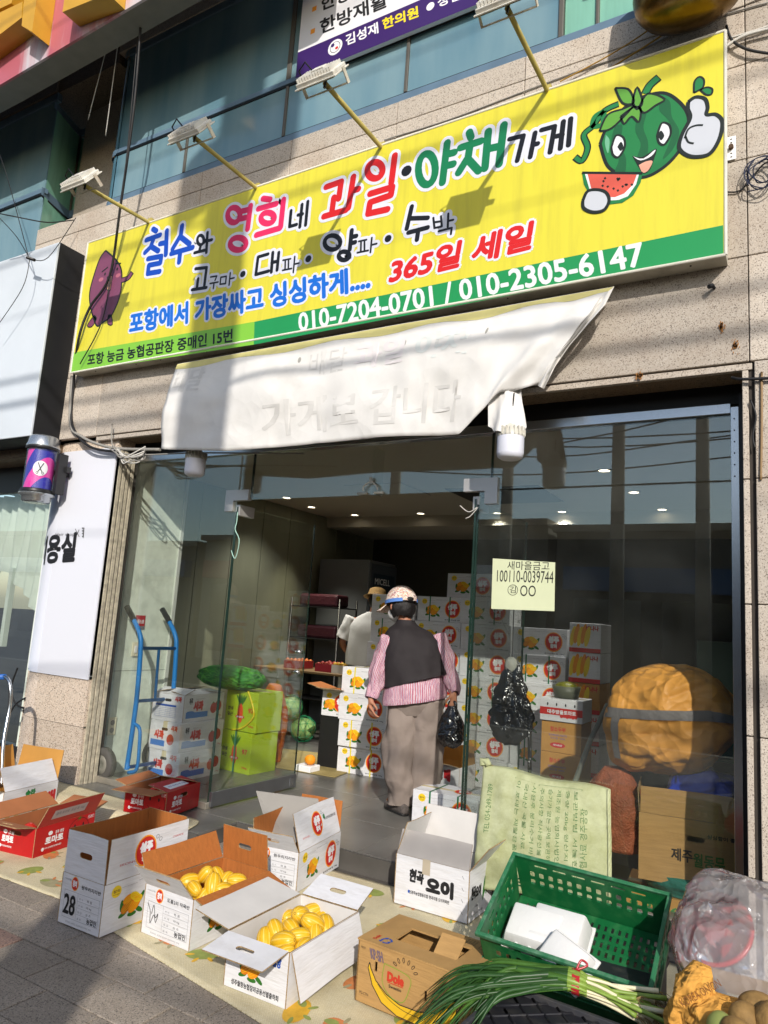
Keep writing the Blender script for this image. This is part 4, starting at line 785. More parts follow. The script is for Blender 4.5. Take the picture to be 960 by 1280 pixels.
wire('cable',[P(700,102,YG-.02),P(760,70,YG-.02),P(810,38,YG-.03),P(850,5,YG-.03),P(880,-10,YG-.04)],.004,CABLEO,'thin ochre cable crossing in front of the metal duct')
wire('cable',[P(480,175,YG-.006),P(560,150,YG-.006),P(640,120,YG-.006),P(720,90,YG-.006),P(800,62,YG-.006),P(870,30,YG-.006),P(960,3,YG-.006)],.004,CABLEG,'thin grey cable pinned to the granite above the sign')
wire('cable',[P(905,60,YG-.03),P(930,45,YG-.03),P(975,33,YG-.03)],.009,CABLEW,'white cable pinned right of the sign top')
wire('cable',[P(905,50,YG-.02),P(945,38,YG-.02),P(975,28,YG-.02)],.006,CABLEW,'second white cable just over the first right of the sign')
wire('cable',[P(908,32,YG-.02),P(915,50,YG-.03),P(935,62,YG-.03),P(970,68,YG-.02)],.007,CABLE,'black cable drooping right of the sign top')
wire('cable',[P(908,240,YG-.01),P(925,238,YG-.01),P(943,218,YG-.01),P(955,205,YG-.02),P(975,195,YG-.02)],.004,CABLE,'black cable from the sign edge to the blue wire coil')
rr=random.Random(9)
for q in range(5):
    c=P(953,215,YG-.04); r_=.045+.01*q; wire('wire_coil',[c+Vector((math.cos(a)*r_+rr.uniform(-.012,.012),rr.uniform(-.02,.02),math.sin(a)*r_*1.2+rr.uniform(-.01,.01))) for a in [k*.9+q for k in range(8)]],.003,mat('wire_navy','1c2540',.5),['innermost','second','middle','fourth','outermost'][q]+' loop of the dark blue wire coil at the right edge','wire','loops of dark blue wire')
wire('cable',[P(915,472,YG+.03),P(930,474,YG-.01),P(975,472,YG-.02)],.008,CABLE,'black cable entering the corner of the opening')
wire('cable',[P(938,500,YG-.005),P(945,520,YG-.008),P(941,545,YG-.005),P(944,560,YG-.005)],.0045,CABLE,'short torn black cable on the right granite pier')
wire('cable',[P(952,465,YG-.006),P(952,540,YG-.006),P(951,600,YG-.006)],.006,mat('cable_brown','8f7552',.6),'brown cable running down the right granite pier')
t=empty('wall_bracket',P(914,185,YG-.012),0,'white perforated metal bracket beside the right end of the yellow sign','bracket')
bm=BM(); plate(bm,rect(-.022,-.065,.022,.065),[slot(0,z,.012,.008) for z in (-.05,-.03,.03,.05)],.004,face_m((0,0,0),(1,0,0),(0,-1,0))); obj('plate',bm,PW,t)
bm=BM(); tube(bm,[(0,-.0,0),(0,-.02,0)],.012,8); obj('bolt',bm,mat('bolt_rust','4a3524',.7),t)
# brown metal duct elbow high on the right
DU=mat('duct_bronze','6b5126',.26,metal=.85,var=.35,vs=3,dirt=('b0a387',.35,5))
t=empty('duct_drum',(0,0,0),0,'brown metal ventilation drum under the top edge at the right','duct')
c=P(862,-24,3.47); bm=BM(); M_=Matrix.Translation(c)@Matrix.Rotation(R(4),4,'Y')
prof=[(.0,-.215),(.06,-.212),(.12,-.20),(.165,-.17),(.19,-.12),(.20,-.05),(.20,.15),(.19,.3)]
lathe(bm,[(r*1.15,z) for r,z in prof],36,Matrix.Translation(c+Vector((0,0,0)))@Matrix.Scale(1.22,4,(1,0,0))@Matrix.Scale(.95,4,(0,0,1))@Matrix.Scale(.85,4,(0,1,0)),cap=False); obj('drum',bm,DU,t)
bm=BM(); tube(bm,[c+Vector((.0,.0,.1)),c+Vector((.0,.5,.1))],.12,16); obj('duct_pipe',bm,DU,t)
#==PART3==
# ================================================================ ACROSS THE STREET (seen in the glass) AND THE POLE
CONC=mat('pole_concrete','8f8b84',.85,var=.12,vs=5)
def upole(x,y,h,r,lab,n=3):
    t=empty('utility_pole',(x,y,-.13),0,lab,'utility pole')
    bm=BM(); lathe(bm,[(r,0),(r*.72,h)],18); obj('shaft',bm,CONC,t)
    for k in range(n):
        z=h-.5-k*.9; bm=BM(); box(bm,(-.9,-.05,z),(.9,.05,z+.09)); obj('crossarm',bm,DARK,t)
        for q in (-.8,-.4,.4,.8): bm=BM(); lathe(bm,[(.03,z+.09),(.045,z+.13),(.03,z+.2)],8,Matrix.Translation((q,0,0))); obj('insulator',bm,mat('insulator','a09a90',.3),t)
    return t
up=upole(.40,-2.45,12.5,.235,'concrete utility pole at the kerb behind the viewer whose shadow falls across the sign')
for s,z in ((.36,8.9),(-.36,8.6)):
    bm=BM(); lathe(bm,[(.0,-.02),(.19,0),(.2,.1),(.2,.62),(.17,.7),(0,.72)],16,Matrix.Translation((s,0,z))); obj('transformer_can',bm,mat('can_grey','6f7274',.5),up)
for x,y,h in ((-3.3,-7.2,9),(-5.9,-7.6,8.5),(-8.8,-7.4,9),(-1.7,-7.5,8)): upole(x,y,h,.16,'concrete utility pole across the street number','') if 0 else upole(x,y,h,.16,{-3.3:'utility pole across the street reflected at the middle of the right pane',-5.9:'utility pole across the street reflected beside the wrapped bulb',-8.8:'utility pole across the street reflected above the open doorway',-1.7:'utility pole across the street reflected near the steel frame at the right'}[x],2)
# cables along the street; their shadows lie across sign, banner and granite
for i,(zs,r,sag) in enumerate(((4.41,.015,.06),(3.17,.019,.05),(2.80,.022,-.03),(5.45,.009,.1),(5.9,.009,.1),(3.7,.005,.05),(2.2,.006,.1),(6.35,.015,.05))):
    z=zs+3.98; pts=[(x,-2.45+.12*(i%3),z+sag*(1-(abs(x)/9)**2)*-1+.012*x) for x in (-22,-14,-8,-4,0,4,9,16)]
    wire('street_cable',pts,r,CABLE,['upper thick street cable','middle thick street cable','lower thick street cable','thin high street cable','second thin high street cable','single slack street cable','lowest thin street cable','topmost thick street cable'][i]+' strung along the kerb behind the viewer','cable','cables strung along the street',6,None,3)
rr=random.Random(4)
for i in range(9):
    a=Vector((rr.uniform(-12,-6),-7.3,rr.uniform(5.2,7.5))); b_=Vector((rr.uniform(-2,3),-7.3+rr.uniform(-1,1),rr.uniform(5.2,8)))
    wire('street_cable',[a+Vector((-8,0,.5)),a,(a+b_)/2+Vector((0,0,-.35)),b_,b_+Vector((8,0,.5))],.018,CABLE,['first','second','third','fourth','fifth','sixth','seventh','eighth','ninth'][i]+' cable strung between poles across the street, mirrored in the glass','cable','cables across the street',5,None,4)
rr=random.Random(12)
FB=[mat('far_wall_a','7d766c',.9,var=.1),mat('far_wall_b','69655f',.9,var=.1),mat('far_wall_c','8a8478',.9,var=.1)]
FW_=mat('far_window','1c2428',.15,spec=.8)
x=-34; desc=['low beige shop building across the street, farthest left','grey shop building across the street with four windows','pale building across the street behind the pole','low dark shop building across the street','beige shop building across the street facing the open door','grey building across the street opposite the yellow sign','taller pale building across the street at the right','last low building across the street at the right']
for i in range(8):
    w_=rr.uniform(6,9); h=rr.uniform(3.8,4.7); t=empty('far_building',(x,-11,-.15),0,desc[i],'building'); x0=0
    bm=BM(); box(bm,(0,-8,0),(w_-.25,0,h)); obj('wall',bm,FB[i%3],t)
    bm=BM(); box(bm,(-.05,-8.1,h),(w_-.2,.25,h+.18)); obj('roof',bm,FB[(i+1)%3],t)
    for k in range(int(w_//2.2)):
        bm=BM(); box(bm,(.5+k*2.2,.0,.3),(2.2+k*2.2,.03,2.6)); obj('window',bm,FW_,t)
    bm=BM(); box(bm,(.3,.0,2.8),(w_-.6,.35,3.4)); obj('shop_sign',bm,[PW,mat('far_blue','2b5a8a',.5),mat('far_red','9c3a32',.5)][i%3],t)
    x+=w_
# ================================================================ CARTONS
SIDES={'AC':lambda W,D_:face_m((0,0,0),(1,0,0),(0,-1,0)),'AB':lambda W,D_:face_m((0,D_,0),(0,-1,0),(-1,0,0)),'BD':lambda W,D_:face_m((W,D_,0),(-1,0,0),(0,1,0)),'CD':lambda W,D_:face_m((W,0,0),(0,1,0),(1,0,0))}
def flapM(side,W,D_,H,ang): return SIDES[side](W,D_)@Matrix.Translation((0,H,0))@Matrix.Rotation(R(ang-90),4,'X')
EDGE=mat('board_edge','a58a63',.85,bump=1,bs=160,var=.25,vs=90)
def hole(cx,cy,w=.085,h=.026): return slot(cx,cy,w,h)
def carton(loc,rot,W,D_,H,mo,mi_,flaps,label,holes=(),group=None,name='carton',tilt=None,closed=False,cat='carton'):
    t=empty(name,loc,R(rot),label,cat,group)
    if tilt: t.rotation_euler=(R(tilt[0]),R(tilt[1]),R(rot))
    bm=BM(); T=.005
    if closed:
        box(bm,(0,0,0),(W,D_,H),bev=.003)
        o=obj('box_body',bm,mo,t)
        bm=BM(); box(bm,(.002,D_/2-.024,H-.001),(W-.002,D_/2+.024,H+.0008)); box(bm,(-.0008,D_/2-.024,H-.05),(.001,D_/2+.024,H)); obj('tape',bm,mat('tape','cfc4a0',.2,spec=.6),t); return t
    for sd in ('AC','AB','BD','CD'):
        L=W if sd in('AC','BD') else D_; e=.0 if sd in('AC','BD') else T
        hs_=[hole(L/2,H*.72)] if sd in holes else []
        plate(bm,rect(e,0,L-e,H),hs_,T,SIDES[sd](W,D_),0,1,2)
    box(bm,(T,T,.0),(W-T,D_-T,T),mi=1)
    obj('box_body',bm,[mo,mi_,EDGE],t)
    for f in flaps:
        sd,ang,ln=f[:3]; hl=f[3] if len(f)>3 else False; L=W if sd in('AC','BD') else D_; ins=.006
        ang+=0 if sd=='AC' else random.uniform(-2,2); dl=random.uniform(-.006,.004); bm=BM(); plate(bm,[(ins,.002),(L-ins,.002),(L-ins*1.6,ln),(L*.6,ln+dl),(ins*1.6,ln-dl*.5)],[hole(L/2,ln*.5)] if hl else [],T,flapM(sd,W,D_,H,ang),0,1,2)
        # slight bow of the board
        obj('flap',bm,[f[4] if len(f)>4 else mo,f[5] if len(f)>5 else mi_,EDGE],t)
    return t
def melon_pic(p,cx,cy,s):
    for x,y,a in ((-.5,-.42,20),(.55,-.45,-30),(.1,-.55,0),(-.62,.0,90),(.66,.15,60)): p.ell(cx+x*s,cy+y*s,.30*s,.12*s,PG,1,a,10)
    for x,y,rx,ry,a,m in ((-.25,.25,.34,.2,20,PO),(.2,.28,.34,.2,-25,PY),(-.28,-.1,.42,.26,35,PO2),(.22,-.14,.46,.28,38,PO),(.42,.12,.3,.2,-10,PY)):
        p.ell(cx+x*s,cy+y*s,rx*s,ry*s,m,2+.3*(x+1),a,16)
        c,d=math.cos(R(a)),math.sin(R(a)); m2=PY if m is not PY else PO
        for k in (-.45,0,.45): p.line([(cx+x*s+(u*rx*c-k*ry*(1-abs(u)*.5)*d)*s,cy+y*s+(u*rx*d+k*ry*(1-abs(u)*.5)*c)*s) for u in (-.8,0,.8)],.018*s,m2,4.4+k)
def logo(p,cx,cy,r,big=True):
    p.ell(cx,cy,r*1.12,r*1.2,PRO,2,0,24); p.ell(cx,cy,r,r*1.08,PR,3,0,24)
    p.text('성주',cx-r*.62,cy-r*.1,cx+r*.62,cy+r*.68,PW,.10,4); p.text('참외',cx-r*.38,cy-r*.72,cx+r*.38,cy-r*.25,PW,.08,4)
    for x,y in ((1.15,.85),(1.5,.6)):
        p.line([(cx+x*r+.16*r*math.cos(a),cy+y*r+.16*r*math.sin(a)) for a in [k*.8 for k in range(9)]],.04*r,GREYI,2)
def print_long(W,H):
    p=Print(); p.ell(.07,H*.80,.028,.026,PY,1); p.text('참외',.052,H*.78,.088,H*.84,PBR,.03,2); p.text('seongju',.05,H*.73,.09,H*.76,PBR,0,2)
    melon_pic(p,W*.33,H*.46,H*.42); logo(p,W*.76,H*.52,H*.30)
    p.text('SEONGJU CHAMOE',W*.40,H*.86,W*.66,H*.89,GREYI,0,1); p.text('참외원예농협 10kg',W*.60,H*.06,W*.95,H*.12,INK,.02,1); p.line([(W*.2,H*.84),(W*.38,H*.84)],.001,GREYI)
    return p
def print_short(W,H,num='38',title='원우리지리반'):
    p=Print(); p.ell(W*.32,H*.84,.024,.03,PRO,1); p.ell(W*.32,H*.84,.020,.026,PR,2); p.text('참외',W*.32-.013,H*.84-.012,W*.32+.013,H*.84+.014,PW,.05,3)
    p.text(title,W*.48,H*.78,W*.93,H*.86,INK,.03,1); p.text('농산물표준규격품',W*.06,H*.88,W*.22,H*.91,GREYI,0,1); p.frame(W*.1,H*.14,W*.93,H*.68,.0012,GREYI)
    for k in range(1,4): p.line([(W*.42,H*(.14+.13*k)),(W*.93,H*(.14+.13*k))],.001,GREYI)
    p.line([(W*.42,H*.14),(W*.42,H*.68)],.001,GREYI); 
    for k,a in enumerate(('품 목','등 급','무 게','개 수')): p.text(a,W*.45,H*(.17+.13*k),W*.55,H*(.21+.13*k),GREYI,0,1)
    for k,a in enumerate(('성 주','10 kg','특 품')): p.text(a,W*.64,H*(.30+.13*k),W*.76,H*(.35+.13*k),INK,0,1)
    p.text('농업인',W*.68,H*.16,W*.9,H*.27,INK,.03,1); p.text('경상북도 성주군 선남면 참외작목반 전화',W*.2,H*.05,W*.8,H*.085,GREYI,0,1)
    if num: p.text(num,W*.12,H*.22,W*.38,H*.60,INK,.03,4)
    return p
MW,MD,MH=.48,.31,.2325
# --- prototype melon cartons for the stacks
def melon_proto(strap=None):
    t=carton((0,0,0),0,MW,MD,MH,WHITE,WIN,[],'',closed=True,name='melon_carton')
    print_long(MW,MH).build('face_print',t,SIDES['AC'](MW,MD)); print_short(MD,MH,'').build('side_print',t,SIDES['AB'](MW,MD)); print_short(MD,MH,'').build('side_print',t,SIDES['CD'](MW,MD))
    p=Print(); logo(p,MW*.65,MD*.5,.055); p.build('top_print',t,Matrix.Translation((0,0,MH+.0012)))
    if strap:
        for u in (.27,.70):
            x=MW*u; bm=BM(); box(bm,(x-.006,-.0025,-.001),(x+.006,-.0008,MH+.002)); box(bm,(x-.006,-.0025,MH+.001),(x+.006,MD+.0025,MH+.0026)); obj('strap',bm,strap,t)
    return t
protos=[melon_proto(None),melon_proto(GREENS),melon_proto(YS)]
used=[False]*3
ORD=['bottom','second','third','fourth','fifth','sixth','seventh','eighth','ninth']
def stack(x,y,n,desc,kinds,rot=0,z0=FL,jit=.012,group='melon cartons stacked in the shop'):
    rr=random.Random(int(abs(x*100+y*10)))
    for k in range(n):
        kd=kinds[k%len(kinds)]; o=protos[kd] if not used[kd] else copy_tree(protos[kd]); used[kd]=True
        o.location=(x+rr.uniform(-jit,jit),y+rr.uniform(-jit,jit)*1.5,z0+k*(MH+.0015)); o.rotation_euler=(0,0,R(rot+rr.uniform(-1.2,1.2)))
        tag(o,f'{ORD[k]} melon carton from the floor in the {desc}','carton',group)
stack(-3.70,5.68,4,'low stack left of the woman',[2,2,0,2],6)
stack(-3.70,6.12,7,'tall stack behind the low left stack',[0,0,0,1,1,1,0])
stack(-3.20,6.12,7,'tall stack behind the woman\'s shoulder',[0,1,0,0,0,0,1])
stack(-2.72,6.10,7,'stack seen through the right door glass',[1,0,0,1,0,0,1])
stack(-2.23,6.14,6,'stack behind the hanging black bag',[0,1,0,0,1,0])
stack(-2.95,6.28,1,'odd spot on top of the two tall stacks',[0],0,FL+7*(MH+.0015)+.003); bpy.context.view_layer.update()
for o in C.objects:
    if o.get('label','').endswith('odd spot on top of the two tall stacks'): o['label']='single melon carton lying on top of the two tall stacks'
# small square-ended cartons right of the stacks
YB=mat('yellow_banana_print','b98f1e',.6)
for k in range(6):
    t=carton((-1.70,6.05,FL+k*.245),0,.26,.36,.24,WHITE if k!=3 else KRAFTY,WIN,[],f'{ORD[k]} narrow fruit carton in the stack right of the melon stacks',closed=True,name='fruit_carton',group='narrow cartons beside the melon stacks')
    p=Print()
    for q in range(5): p.ell(.03+q*.03,.13+.02*(q%2),.022,.085,[PY,PO][q%2],1+q*.3,-10)
    p.rect(0,.0,.26,.035,PR,1); p.text('바나나',.14,.18,.24,.22,PR,.05,2); p.build('face_print',t,SIDES['AC'](.26,.36))
# kraft soy paste boxes, three high, with a red and white cherry carton on top
for k in range(3):
    t=carton((-1.78,5.62,FL+k*.232),-2+k,.31,.30,.23,KRAFTY,KRAFT,[],['bottom','middle','top'][k]+' kraft box with red oval in the stack under the red and white carton',closed=True,name='kraft_box',group='kraft boxes with red ovals')
    p=Print(); p.text('참소두부',.07,.155,.19,.19,INKR,.03,1); p.text('SOYBEAN PASTE',.06,.12,.20,.135,INKB,0,1); p.text('국산콩 100%',.07,.098,.19,.112,INKB,0,1); p.ell(.13,.055,.06,.02,INKR,1); p.text('국내산',.095,.048,.165,.062,PW,.03,2); p.build('face_print',t,SIDES['AC'](.31,.30))
t=carton((-1.79,5.60,FL+3*.232+.002),1,.33,.3,.17,WHITE,WIN,[],'red and white cherry tomato carton on top of the kraft boxes',closed=True,name='tomato_carton')
p=Print(); p.rect(0,.045,.33,.10,PR,1)
for q in range(4): p.ell(.06+q*.07,.125,.006,.012,INK,2)
p.text('대추방울토마토',.06,.055,.28,.085,PW,.04,3)
for q in range(6): p.ell(.17+q*.022,.04+.004*(q%2),.013,.013,PR,2+q*.1)
p.build('face_print',t,SIDES['AC'](.33,.3))
# tub of pickles on it
t=empty('pickle_tub',(-1.62,5.72,FL+3*.232+.175),0,'round tub of green pickles under cling film on the red and white carton','tub')
bm=BM(); lathe(bm,[(.0,0),(.09,0),(.11,.09),(.105,.09)],20); obj('tub',bm,mat('tub_grey','55584a',.5),t)
bm=BM(); bmesh.ops.create_icosphere(bm,subdivisions=2,radius=.095,matrix=Matrix.Translation((0,0,.08))@Matrix.Scale(.5,4,(0,0,1))); obj('pickles',bm,mat('pickle_green','6c6c1c',.3,bump=.6,bs=40,var=.3,vs=30),t,True)
# apple cartons by the door
AW,AD,AH=.50,.34,.225
for k in range(3):
    op=(k==2)
    t=carton((-4.34+[.03,.02,-.0][k],4.34-[0,.015,-.02][k],FL+k*(AH+.002)),[92,90,94][k],AW,AD,AH if not op else .215,WHITE,WIN,[] if not op else [('AC',8,.16),('BD',12,.15),('CD',5,.14),('AB',20,.13)],['bottom','middle','top'][k]+' white apple carton in the stack by the left glass door',closed=not op,name='apple_carton',group='apple cartons stacked by the door')
    p=Print(); p.rect(.03,.03,.30,.075,PB,1); p.ell(.08,.075,.05,.012,PB,2); p.text('하루',.06,.14,.10,.19,INK,.04,2); p.text('사과',.12,.09,.23,.16,PR,.10,3); p.text('맛있는 청송사과',.14,.175,.24,.185,GREYI,0,2)
    for x,y in ((.37,.095),(.43,.11)): p.ell(x,y,.042,.045,PAP,2+x*3,0,20); p.ell(x-.01,y+.045,.012,.005,PG,4.5,30,8)
    p.text('10kg',.44,.02,.48,.035,INKR,0,2); p.build('face_print',t,SIDES['AC'](AW,AD))
    p=Print()
    if op:
        p.rect(.04,.03,.16,.125,PW,1); p.frame(.04,.03,.26,.13,.002,INKB,2)
        for q in range(6): p.line([(.04,.045+q*.014),(.26,.045+q*.014)],.0015,INKB,2)
        for q in (.09,.15,.2): p.line([(q,.03),(q,.13)],.0015,INKB,2)
        p.rect(.04,.115,.26,.13,INKB,3)
    else: p.rect(.02,.03,.18,.075,PB,1); p.text('사과',.06,.09,.16,.15,PR,.1,2); p.ell(.24,.09,.04,.043,PAP,2,0,20)
    p.text('사과',.24,.16,.31,.20,PR,.08,3); p.build('side_print',t,SIDES['AB'](AW,AD))
    bm=BM(); plate(bm,slot(.17,.165,.07,.022),[],.001,SIDES['AB'](AW,AD)@Matrix.Translation((0,0,.0022))); obj('hand_hole',bm,mat('hole_dark','221d18',.9),t)
# lime green carrot cartons
for k in range(2):
    t=carton((-4.48+.02*k,4.99,FL+k*.345),-4+2*k,.37,.33,.34,LIME,KRAFT,[],['lower','upper'][k]+' lime green carrot carton behind the left door glass',closed=True,name='carrot_carton',group='lime green carrot cartons')
    p=Print()
    for a in (-35,-18,0,18,35): p.ell(.18+.045*math.sin(R(a)),.245+.01,.011,.06,PG,1+abs(a)*.01,-a,10)
    for x,y,l_ in ((.165,.15,.07),(.19,.145,.075),(.18,.15,.085)): p.ell(x,y,.02,l_,mat('carrot_orange','d8481c',.5),2+x*4,0,14)
    p.rect(.13,.11,.23,.13,INKR,4); p.text('흙당근',.14,.113,.22,.127,PW,.04,5); p.text('안성',.03,.17,.09,.20,INK,.05,2); p.text('당근',.03,.12,.09,.15,INK,.05,2); p.text('97',.27,.16,.33,.20,INKR,.05,2); p.text('20kg',.28,.04,.34,.06,INKR,.03,2)
    p.build('face_print',t,SIDES['AC'](.37,.33))
    bm=BM(); 
    if k: tube(bm,spline([(.25,-.004,.345),(.33,-.012,.22),(.34,-.012,.13),(.22,-.006,.03),(.1,-.004,.0)],5),.009,6)
    else: box(bm,(.17,-.003,0),(.19,-.001,.34))
    obj('strap',bm,YS if k else mat('mint_strap','5fb58f',.4),t)
# sunlit open cartons on the floor just inside
t=carton((-2.64,4.62,FL),-8,.46,.30,.20,WHITE,KRAFTY,[('BD',75,.15),('AC',165,.14)],'open white carton with golden inside just behind the woman\'s legs',name='open_carton')
p=Print(); p.text('송라',.03,.11,.07,.14,INKG,.05,1); melon_pic(p,.14,.09,.06); p.text('보경',.24,.08,.30,.17,INK,.05,1); p.text('배',.32,.08,.37,.17,INKR,.08,1); p.build('face_print',t,SIDES['AC'](.46,.30))
t.location=Q(497,985,FL)+Vector((0,.25,0)); t.rotation_euler=(0,0,R(-4))
t=copy_tree(protos[1]); tag(t,'green strapped melon carton on the floor behind the open cucumber box','carton',None); 
if 'group' in t: del t['group']
t.location=(-2.10,4.28,FL); t.rotation_euler=(0,0,R(2))
t.location=Q(514,1030,FL); 
# ---------------------------------------------------------------- cartons on the pavement
M0=.008
# flaps-up carton
b28=carton((-2.703,2.351,M0),91,.50,.285,.213,WHITE,KRAFTIN,[('AC',90,.19),('AB',91,.19,True),('BD',89,.19),('CD',86,.20)],'empty white melon carton with all flaps standing up and brown inside',name='melon_carton')
print_long(.50,.213).build('face_print',b28,SIDES['AC'](.50,.285)); print_short(.285,.213,'28').build('side_print',b28,SIDES['AB'](.50,.285))
p=Print(); logo(p,.22,.10,.058); p.text('SEONGJU',.07,.06,.20,.072,INKR,0,1); p.text('CHAMOE',.39,.12,.46,.13,INKR,0,1); p.build('flap_print',b28,flapM('AC',.5,.285,.213,90))
# melon carton 2, brown inside
b2=carton((-2.308,2.500,M0),89,.50,.308,.205,WHITE,KRAFTIN,[('BD',118,.13),('AB',132,.13,True),('CD',84,.17,True),('AC',198,.16)],'white melon carton with brown inside full of yellow melons',name='melon_carton')
print_long(.5,.205).build('face_print',b2,SIDES['AC'](.5,.308)); print_short(.308,.205,'',title='도흥2리 작목반').build('side_print',b2,SIDES['AB'](.5,.308))
p=Print(); p.line([(.03,.13),(.05,.10),(.055,.05),(.075,.09),(.09,.06),(.10,.10),(.085,.08),(.07,.13),(.06,.09)],.003,INK,3,4); p.build('marker_scribble',b2,SIDES['AB'](.5,.308))
# white melon carton 3
b3=carton((-1.698,2.388,M0),91,.50,.308,.195,WHITE,WIN,[('BD',172,.19),('AB',186,.155,True,WIN,WHITE),('AC',252,.17,False,WIN,WHITE),('CD',158,.15,True,WIN,WHITE)],'all white melon carton with flaps folded out, full of yellow melons',name='melon_carton')
p=Print(); melon_pic(p,.13,.095,.075); p.text('성주월항농협참외공동선별출하회',.04,.015,.27,.035,INK,.03,1); p.text('월항',.23,.13,.27,.17,INKB,.05,1); p.build('side_print',b3,SIDES['AB'](.5,.308))
p=Print(); p.text('10kg',.3,.1,.34,.12,GREYI,0,1); p.build('face_print',b3,SIDES['AC'](.5,.308))
# melon carton with grey liner, leaning flap
b4=carton((-2.36,3.33,M0),97,.50,.30,.20,WHITE,KRAFTIN,[('AC',72,.20),('AB',128,.12,True),('CD',98,.17,True),('BD',96,.13)],'empty white melon carton with a grey board sheet sticking out of it',name='melon_carton')
print_long(.5,.20).build('face_print',b4,SIDES['AC'](.5,.30)); print_short(.30,.20,'').build('side_print',b4,SIDES['AB'](.5,.30))
p=Print(); logo(p,.24,.10,.055); p.text('SEONGJU',.06,.05,.14,.062,INKR,0,1); p.text('참외원예농업협동조합',.33,.10,.47,.115,INK,.02,1); p.ell(.33,.12,.012,.014,INKG,1); p.build('flap_print',b4,flapM('AC',.5,.3,.2,72))
bm=BM(); q=[P(320,989,3.62),P(397,999,3.72),P(402,1032,3.60),P(364,1057,3.46),P(340,1054,3.46)]; a=[bm.verts.new(v) for v in q]; c=[bm.verts.new(v+Vector((.0,.006,.002))) for v in q]; bm.faces.new(a[::-1]); bm.faces.new(c)
for i in range(5): bm.faces.new((a[i],a[(i+1)%5],c[(i+1)%5],c[i]))
tag(obj('board_sheet',bm,GREYB),'grey board liner sheet standing up in the empty melon carton','board')
# cucumber carton
b5=carton((-1.466,3.549,.012),89.5,.30,.426,.244,WHITE,WIN,[('AB',72,.125,False,mat('board_inner_grey','a5a09c',.8,var=.06),WIN),('AC',128,.15,False,WHITE,GREYB),('BD',74,.17),('CD',95,.20)],'white cucumber carton with brush lettering and open flaps',name='cucumber_carton')
# (lettering brushed in black)
p=Print(); p.text('현곡',.085,.125,.165,.185,INK,.06,1,shear=.1); p.text('오이',.19,.095,.335,.165,INK,.10,1); p.text('신경주농업협동조합 현곡지점 오이작목반',.09,.065,.32,.082,INK,.03,1); p.ell(.088,.074,.006,.008,INKB,2); p.rect(.16,.175,.205,.25,mat('tape_beige','b7ab97',.4),3)
for k in range(4): p.line([(.385,.215-.055*k),(.395,.20-.055*k)],.0025,GREYI,1)
p.build('face_print',b5,SIDES['AB'](.30,.426))
p=Print(); p.text('현곡',.03,.10,.08,.16,INK,.05,1); p.text('오이',.085,.10,.15,.15,INK,.08,1); p.text('10kg',.08,.05,.12,.065,INK,0,1); p.text('신경주농협',.04,.02,.18,.03,INK,0,1)
for k,(x,y) in enumerate(((.19,.12),(.21,.15),(.23,.14))): p.ell(x,y,.013,.06,PG,1+k*.3,-12,12); 
p.build('side_print',b5,SIDES['AC'](.30,.426))
# red tomato cartons
RIN=mat('tomato_kraft_inside','a86a42',.75,var=.08,bump=.2,bs=15)
def tomato_print(W,H,face=True):
    p=Print(); p.ell(W*.24,H*.70,.016,.012,PW,1); p.text('경주 영양',W*.32,H*.62,W*.46,H*.74,PW,.02,1); p.text('토마토',W*.17,H*.34,W*.46,H*.58,PW,.06,1); p.text('경주시농업협동조합연합사업단',W*.17,H*.18,W*.44,H*.24,PW,.02,1); p.ell(W*.14,H*.2,.010,.010,PW,1)
    if face:
        cx,cy,r=W*.72,H*.48,H*.46; p.line([(cx+r*1.15*math.cos(a*.2),cy+r*math.sin(a*.2)) for a in range(-3,34)],.003,INK,1)
        for k in range(5): a=R(90+72*k-144); p.poly([(cx,H*.95),(cx+.03*math.cos(a)-.006,H*.93+.022*math.sin(a)),(cx+.008,H*.92)],PG,2+k*.1)
        for s in (-1,1): p.ell(cx+s*.034,cy+.03,.006,.012,INK,2)
        p.line([(cx-.05,cy-.01),(cx-.03,cy-.035),(cx,cy-.045),(cx+.03,cy-.035),(cx+.05,cy-.01)],.003,INK,2,3)
        p.frame(W*.87,H*.82,W*.98,H*.93,.001,PW,2); p.text('GAP',W*.88,H*.84,W*.97,H*.91,PW,0,2)
    return p
r1=carton((-3.80,2.768,M0),99,.46,.30,.160,REDC,RIN,[('AC',118,.14),('AB',170,.14,True),('BD',150,.13),('CD',165,.12)],'open red tomato carton nearer the viewer with ribbed brown inside',name='tomato_carton',holes=('AB',))
tomato_print(.46,.16).build('face_print',r1,SIDES['AC'](.46,.30)); tomato_print(.30,.16,False).build('side_print',r1,SIDES['AB'](.46,.30))
p=Print(); p.rect(.08,.04,.34,.10,mat('label_grey','b9a9ab',.6),1); p.text('품목 토마토  등급 특  5kg',.10,.06,.32,.085,GREYI,0,2); p.build('flap_print',r1,flapM('AC',.46,.30,.16,118))
r2=carton((-3.60,3.55,FL+.012),101,.38,.33,.160,REDC,RIN,[('AB',178,.15),('AC',10,.16),('CD',15,.12),('BD',165,.1)],'red tomato carton nearer the glass front with lid partly closed',name='tomato_carton',holes=('AC',))
tomato_print(.38,.16,False).build('face_print',r2,SIDES['AC'](.38,.33)); tomato_print(.33,.16).build('side_print',r2,SIDES['AB'](.38,.33))
p=Print(); p.rect(.07,.03,.29,.09,PW,1); p.text('경주 토마토 특 5kg',.09,.05,.27,.07,INKB,0,2); p.build('flap_print',r2,flapM('AC',.38,.33,.16,10))
